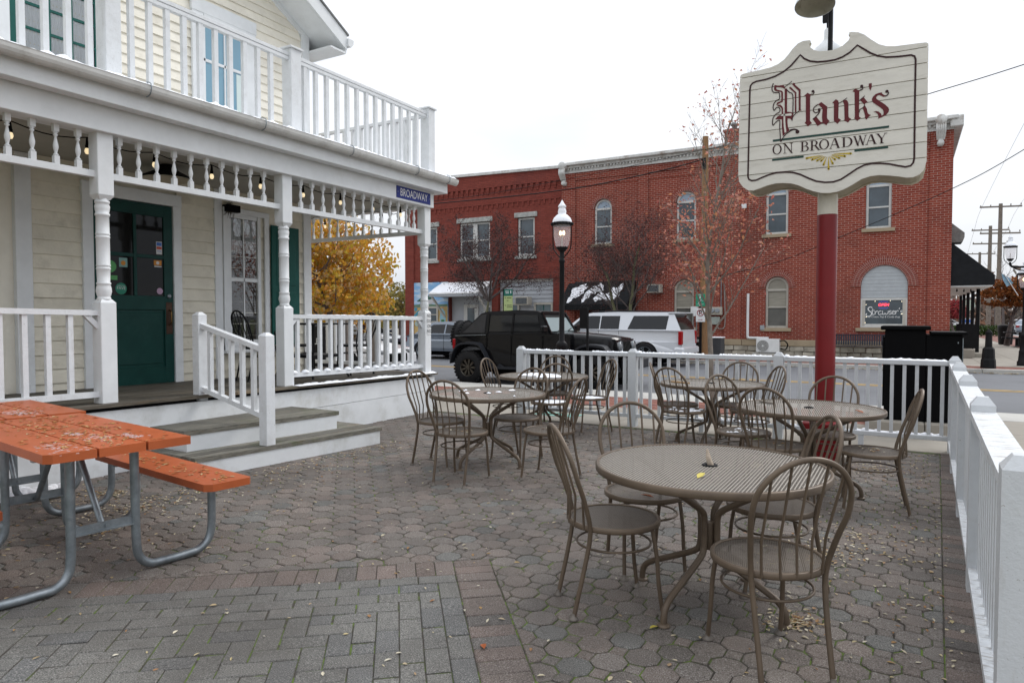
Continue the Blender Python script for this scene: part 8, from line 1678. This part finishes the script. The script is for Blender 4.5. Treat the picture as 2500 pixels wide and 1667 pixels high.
def tree(name, label, sk, tips, bark, leafmat, loc, size, jit, per, seed, droop=0, asp=.6, group=None, keep=1.):
    t = wthing(name, label, 'tree', loc, group); part(tree_mesh(sk, 0, 0), 'trunk', bark, t)
    part(tree_mesh(sk, 1, 9), 'branches', bark, t, kind='stuff')
    rr = random.Random(seed)
    if leafmat: part(leaf_cloud([q for q in tips if rr.random() < keep], size, seed, jit, per, droop, asp), 'crown', leafmat, t, kind='stuff')
    return t
# young tree with the last red leaves on the near pavement
sk, tips = grow(11, (-2.74, 11.5, 0), 5, .05, [((.0, 0, 1), 4.95, .050)], 3, .74, (30, 9, 4), .34, .26, .06, .24, .14)
tree('red_leaved_tree', 'slender young tree with sparse red leaves behind the front fence', sk, [q for i_, q in enumerate(tips) if q[0].z < 3.5 or i_ % 6 == 0], BARK, ramp_mat('red_leaf', [(.42, .13, .09), (.56, .24, .17), (.36, .09, .09), (.55, .26, .13), (.60, .32, .28)], .6, .35), (-2.74, 11.5, 0), .075, .09, 2, 5, .05, .55, None, .8)
# two crab apples on the far pavement
for lb, x, y, sd_, dirs in (('bare crab apple tree with a single trunk before the painted brick building', -15.95, 25.4, 4, [((-.02, 0, 1), 2.3, .12)]),
                       ('bare crab apple tree with two leaning trunks before the black awning', -9.3, 25.6, 9, [((-.22, .0, 1), 3.6, .10), ((.10, .05, 1), 3.9, .10)])):
    if len(dirs) == 1:
        sk, tips = grow(sd_, (x, y, 0), 5, .1, dirs, 0, .8, (8,), .7, .1, .04, .9, .3)
        top = sk[0][0][-1]; allt = []
        for k, d in enumerate(((-1.0, .2, .75), (.85, -.3, .8), (.15, .5, 1.), (-.35, -.5, 1.), (.6, .4, .75), (-.6, .4, .6))):
            s2, t2 = grow(sd_ + k, tuple(top + Vector((0, 0, -.05))), 3, .06, [(d, 3.3, .060)], 3, .80, (11, 8, 6), .46, .07, .13, .15, .18); sk += [(P, r_, l + 1) for P, r_, l in s2]; allt += t2
        tips = allt
    else:
        sk = []; tips = []
        for k, (d, L_, r_) in enumerate(dirs):
            s2, t2 = grow(sd_ + k, (x + (.15 if k else -.15), y, 0), 5, .1, [(d, L_ * 1.15, r_)], 3, .82, (17, 9, 7), .56, .14, .12, .34, .18); sk += s2; tips += t2
    tree('crab_apple_tree', lb, sk, tips, BARKG if len(dirs) == 2 else BARKG, ramp_mat('dark_fruit_leaf', [(.07, .028, .03), (.045, .03, .028), (.10, .035, .035), (.06, .05, .04)], .8), (x, y, 0), .085, .09, 2, 7, .14, .42, 'crab apple trees on the far pavement', .9)
# bark of fine twigs is darker than the trunk
for o in list(bpy.data.objects):
    if o.name.startswith('branches') and o.parent and o.parent.name.startswith('crab'): o.data.materials.clear(); o.data.materials.append(BARKD)
# yellow tree beyond the porch
YL_ = ramp_mat('yellow_autumn_leaf', [(.58, .29, .03), (.68, .38, .05), (.60, .34, .04), (.42, .34, .04), (.72, .48, .22), (.58, .23, .03), (.52, .40, .06), (.74, .56, .36)], .55, .45)
yc_ = Vector((-14.4, 14.4, 0))
sk, tips = grow(23, tuple(yc_), 4, .1, [((.02, 0, 1), 4.3, .09)], 3, 1.0, (18, 7, 4), .47, .12, .09, .22, .25)
rr = random.Random(2); pts = []
while len(pts) < 8200:
    a = Vector((rr.gauss(0, 1), rr.gauss(0, 1), rr.gauss(0, 1))).normalized() * (rr.random() ** .42)
    z = 2.75 + a.z * 1.95; wv = 2.15 * (1 - .28 * max(0, (z - 2.6) / 2.1)) * (1 + .25 * noise.noise((a.x * 2, a.y * 2, a.z * 2)))
    p = Vector((yc_.x + a.x * wv, yc_.y + a.y * wv, z))
    if z < 1.05 or noise.noise((p.x * 1.5, p.y * 1.5, p.z * 1.5)) < -.12 - .2 * (a.length < .6): continue
    pts.append((p, Vector((0, 0, -1))))
t = wthing('yellow_tree', 'full round yellow and amber leaved tree seen through the porch', 'tree', tuple(yc_)); part(tree_mesh(sk, 0, 0), 'trunk', BARKD, t); part(tree_mesh(sk, 1, 3), 'branches', BARKD, t, kind='stuff')
m = MB(); rr = random.Random(12)
for p, d in pts:
    s_ = .125 * rr.uniform(.7, 1.2); nrm = Vector((rr.gauss(0, 1), rr.gauss(0, 1) - .3, rr.gauss(0, .7) + .4)).normalized(); u = (Vector((rr.gauss(0, .5), rr.gauss(0, .5), -1))); u = (u - nrm * u.dot(nrm)).normalized(); v = nrm.cross(u)
    ring = [(.0, -.42), (.30, -.32), (.42, .0), (.25, .32), (.0, .58), (-.25, .32), (-.42, .0), (-.30, -.32)]
    m.add([p] + [p + (v * a * .9 + u * b_) * s_ + nrm * s_ * (-.14 if abs(a) > .2 else .04) for a, b_ in ring], [(0, 1 + k, 1 + (k + 1) % 8) for k in range(8)])
part(m, 'crown', YL_, t, kind='stuff')
# distant planting
def puff_tree(name, label, x, y, z0, rx, rz_, trunk_h, mat, n, size, seed, group='trees along the distant street', cut=0):
    t = wthing(name, label, 'tree', (x, y, 0), group); s2, tp = grow(seed, (x, y, 0), 3, .1, [((rnd.uniform(-.05, .05), 0, 1), trunk_h + rz_, .03 * rx + .10)], 2, .8, (10, 5), .45, .15, .1, .4, .5); part(tree_mesh(s2, 0, 0), 'trunk', BARKD, t); part(tree_mesh(s2, 1, 3), 'branches', BARKD, t, kind='stuff')
    if n:
        rr = random.Random(seed); P = []
        while len(P) < n:
            a = Vector((rr.gauss(0, 1), rr.gauss(0, 1), rr.gauss(0, 1))).normalized() * rr.random() ** .45
            if noise.noise((a.x * 2.2 + seed, a.y * 2.2, a.z * 2.2)) < -.15: continue
            P.append((Vector((x + a.x * rx, y + a.y * rx, z0 + max(-.55, a.z) * rz_)), a))
        part(leaf_cloud(P, size, seed, .05, 1, 0, .8), 'crown', mat, t, kind='stuff')
    return t
ORL = ramp_mat('orange_autumn_leaf', [(.22, .07, .02), (.30, .11, .03), (.16, .05, .02), (.12, .07, .02)], .8, .2); RDL = ramp_mat('crimson_leaf', [(.26, .03, .04), (.34, .06, .06), (.16, .02, .03)], .8, .2); OLV = ramp_mat('olive_leaf', [(.20, .19, .06), (.28, .20, .06), (.14, .14, .05)], .8, .2)
puff_tree('street_tree', 'orange brown leaved clipped tree beyond the bracket lamp', 4.75, 45, 2.75, 1.35, .95, 2.0, ORL, 2600, .17, 31)
puff_tree('street_tree', 'second orange brown leaved tree beside the clipped one', 8.6, 62, 3.6, 2.0, 1.4, 2.4, ORL, 2200, .24, 32)
puff_tree('red_shrub', 'round crimson leaved tree just past the building corner', 2.95, 55, 1.95, .75, .75, .8, RDL, 1500, .15, 33)
for k, (x, y, h) in enumerate(((9.5, 100, 9.), (14.5, 95, 12.), (12.2, 120, 11.), (6.2, 130, 9.), (17.5, 110, 13.), (3.0, 125, 8.), (20, 92, 11))):
    puff_tree('bare_tree', 'tall bare winter tree %s' % ('left of the far poles', 'behind the end of the side street', 'behind the notice board', 'beyond the awning columns', 'at the right edge of the distant trees', 'nearest the brick corner', 'farthest right, behind the bracket lamp')[k], x, y, h * .6, h * .3, h * .3, h * .55, None, 0, .3, 50 + k)
puff_tree('olive_tree', 'fading olive and yellow leaved tree far beyond the yellow tree', -44, 47, 3.4, 3.6, 2.6, 1.5, OLV, 3000, .3, 41, 'trees beyond the left side of the street'); puff_tree('olive_tree', 'second fading olive leaved tree, farther and lower beside the mural corner', -37.5, 46, 2.6, 2.6, 2.0, 1.0, OLV, 2200, .28, 42, 'trees beyond the left side of the street')
for k in range(3): puff_tree('olive_tree', ['brownish tree behind the parked cars far left', 'low yellowish tree behind the parked cars', 'tall bare tree top far behind the porch'][k], -52 - 8 * k, 52 + 4 * k, 3., 4., 2.6, 1.5, OLV, 1800, .35, 45 + k, 'trees beyond the left side of the street')
m = MB(); rr = random.Random(8)
m = leaf_cloud([(Vector((rr.uniform(3.0, 6.4), rr.uniform(66, 67.5), rr.uniform(.1, .85))), None) for _ in range(2200)], .16, 8, .05, 1, 0, .8)
solo(m, 'clipped_hedge', ramp_mat('hedge_leaf', [(.03, .06, .015), (.05, .09, .02), (.02, .04, .012)], .8), 'low clipped green hedge past the corner of the brick building', 'hedge', kind='stuff')
m = MB(); rr = random.Random(18)
for k in range(9000):
    x = rr.uniform(-20, 60); y = 150 + rr.uniform(-12, 12); z = abs(rr.gauss(0, 3.4)) * (1 + .5 * noise.noise((x * .12, 0, 3))); s_ = rr.uniform(.3, .9)
    a = Vector((rr.gauss(0, 1), rr.gauss(0, 1), rr.gauss(0, 1))).normalized() * s_; b_ = a.orthogonal().normalized() * s_ * .6; c_ = Vector((x, y, z)); m.add([c_ - a, c_ + b_, c_ + a, c_ - b_], [(0, 1, 2, 3)])
solo(m, 'distant_treeline', ramp_mat('distant_leaf', [(.16, .12, .10), (.20, .10, .06), (.12, .11, .09), (.22, .18, .16)], .9), 'grey brown line of far trees closing the street', 'trees', org=(20, 150, 0), kind='stuff')
m = MB(); rr = random.Random(19)
for k in range(6000):
    x = rr.uniform(-130, -46); y = 85 + rr.uniform(-12, 12); z = abs(rr.gauss(0, 2.2)) * (1 + .5 * noise.noise((x * .12, 0, 3))); s_ = rr.uniform(.3, .8)
    a = Vector((rr.gauss(0, 1), rr.gauss(0, 1), rr.gauss(0, 1))).normalized() * s_; b_ = a.orthogonal().normalized() * s_ * .6; c_ = Vector((x, y, z)); m.add([c_ - a, c_ + b_, c_ + a, c_ - b_], [(0, 1, 2, 3)])
solo(m, 'distant_treeline', bpy.data.materials['olive_leaf'], 'low olive line of far trees beyond the left end of the street', 'trees', org=(-90, 85, 0), kind='stuff')
# far street furniture
t = wthing('street_bench_table', 'black metal cafe table with benches on the far brick pavement', 'table', (5.1, 44, 0)); part(MB().box(4.5, 5.9, 43.6, 44.3, .72, .77, c=.01), 'tabletop', BLACKM, t); part(MB().lathe([(.3, 0), (.06, .08), (.06, .72)], (5.2, 43.95, 0), 10), 'pedestal', BLACKM, t)
for y in (43.1, 44.8): part(MB().box(4.5, 5.9, y - .15, y + .15, .43, .47), 'bench_plank', BLACKM, t); part(MB().box(5.1, 5.3, y - .05, y + .05, 0, .43), 'leg', BLACKM, t)
t = wthing('litter_bin', 'round black litter bin beside the distant cafe table', 'bin', (4.9, 47.5, 0)); part(MB().lathe([(.33, 0), (.38, .9), (.40, 1.05), (.30, 1.1)], (4.95, 47.5, 0), 14), 'bin_body', BLACKM, t)
t = wthing('notice_board', 'white and blue notice board standing past the awning columns', 'sign', (3.9, 58, 0)); part(MB().box(3.35, 4.25, 58, 58.08, .55, 1.45), 'panel', STK['w'], t); part(MB().box(3.42, 4.18, 57.985, 57.998, 1.15, 1.38), 'blue_band', STK['b'], t)
for z in (.7, .82, .94, 1.04): part(MB().box(3.45, 4.1, 57.985, 57.998, z, z + .04), 'printed_line', STK['b'], t)
for x in (3.4, 4.2): part(MB().tube([(x, 58.04, 0), (x, 58.04, .55)], .03, 5), 'leg', GALV, t)
t = wthing('shop_sign', 'pale green oval shop sign on a post beyond the awning', 'sign', (3.9, 62, 0)); part(MB().prism(arc(4.15, 2.45, .42, 0, 340, 17), lambda u, v, d: (u, d, v), 62, 62.08), 'panel', flat('pale_green_sign', (.42, .5, .42), .6), t, recalc=True); part(MB().tube([(4.15, 62.04, 0), (4.15, 62.04, 2.1)], .05, 6), 'post', GALV, t)
t = wthing('street_banner', 'small blue and green banner flag on a slanted pole among the orange leaves', 'flag', (4.6, 40, 3.6)); part(MB().tube([(4.62, 40, 2.55), (4.05, 40, 3.6)], .02, 5), 'flag_pole', STEEL, t)
part(MB().add([(3.95, 40, 3.62), (4.25, 40.05, 3.42), (4.42, 40, 3.15), (4.18, 40.05, 2.98), (4.02, 40, 3.30)], [(0, 1, 2, 3, 4)]), 'flag_cloth', paint('flag_cloth', (.25, .42, .55), .8, var=.3), t)
solo(MB().box(8.0, 16.0, 168, 176, 0, 5.), 'distant_building', paint('pale_wall', (.5, .5, .48), .8), 'pale low building at the very end of the side street', 'building')
for k, (x, lb) in enumerate(((-10.7, 'grey concrete street post behind the porch railing'), (-11.6, 'second grey concrete street post behind the porch railing'))): solo(MB().box(x - .10, x + .10, 12.1, 12.3, 0, 1.50, c=.02), 'concrete_post', paint('old_concrete', (.2, .18, .16), .9, var=.2) if k == 0 else bpy.data.materials['old_concrete'], lb, 'post')
t = wthing('recycling_bin', 'black street recycling bin seen through the porch railing beside the grey posts', 'bin', (-11.2, 11.4, 0)); part(MB().box(-12.2, -11.3, 11.1, 11.7, .03, 1.35, c=.03), 'bin_body', BLACKM, t); part(text_mesh('RECYCLE', .20, lambda u, v: (-11.72 + u, 11.093, .98 + v), sx=.8), 'lettering', LW, t)
# leaves along the far kerb and chalk on the pavement
P = [(rnd.uniform(-12, 6), 24.2 - abs(rnd.gauss(0, .12)), -.112 + rnd.uniform(0, .03)) for _ in range(900)]
leaves('fallen_leaves', P, LEAF_PALE, label='line of brown leaves gathered against the far kerb', L=(.05, .11))
solo(MB().quad((-5.05, 9.45, .0055), (-4.35, 9.40, .0055), (-4.3, 9.75, .0055), (-5.0, 9.80, .0055)), 'chalk_mark', paint('turquoise_chalk', (.22, .44, .38), .9, var=.25, vs=6, tint=(.3, .275, .235), tintamt=.9, ts=4), 'faded turquoise chalk mark on the concrete before the fence opening', 'chalk mark')
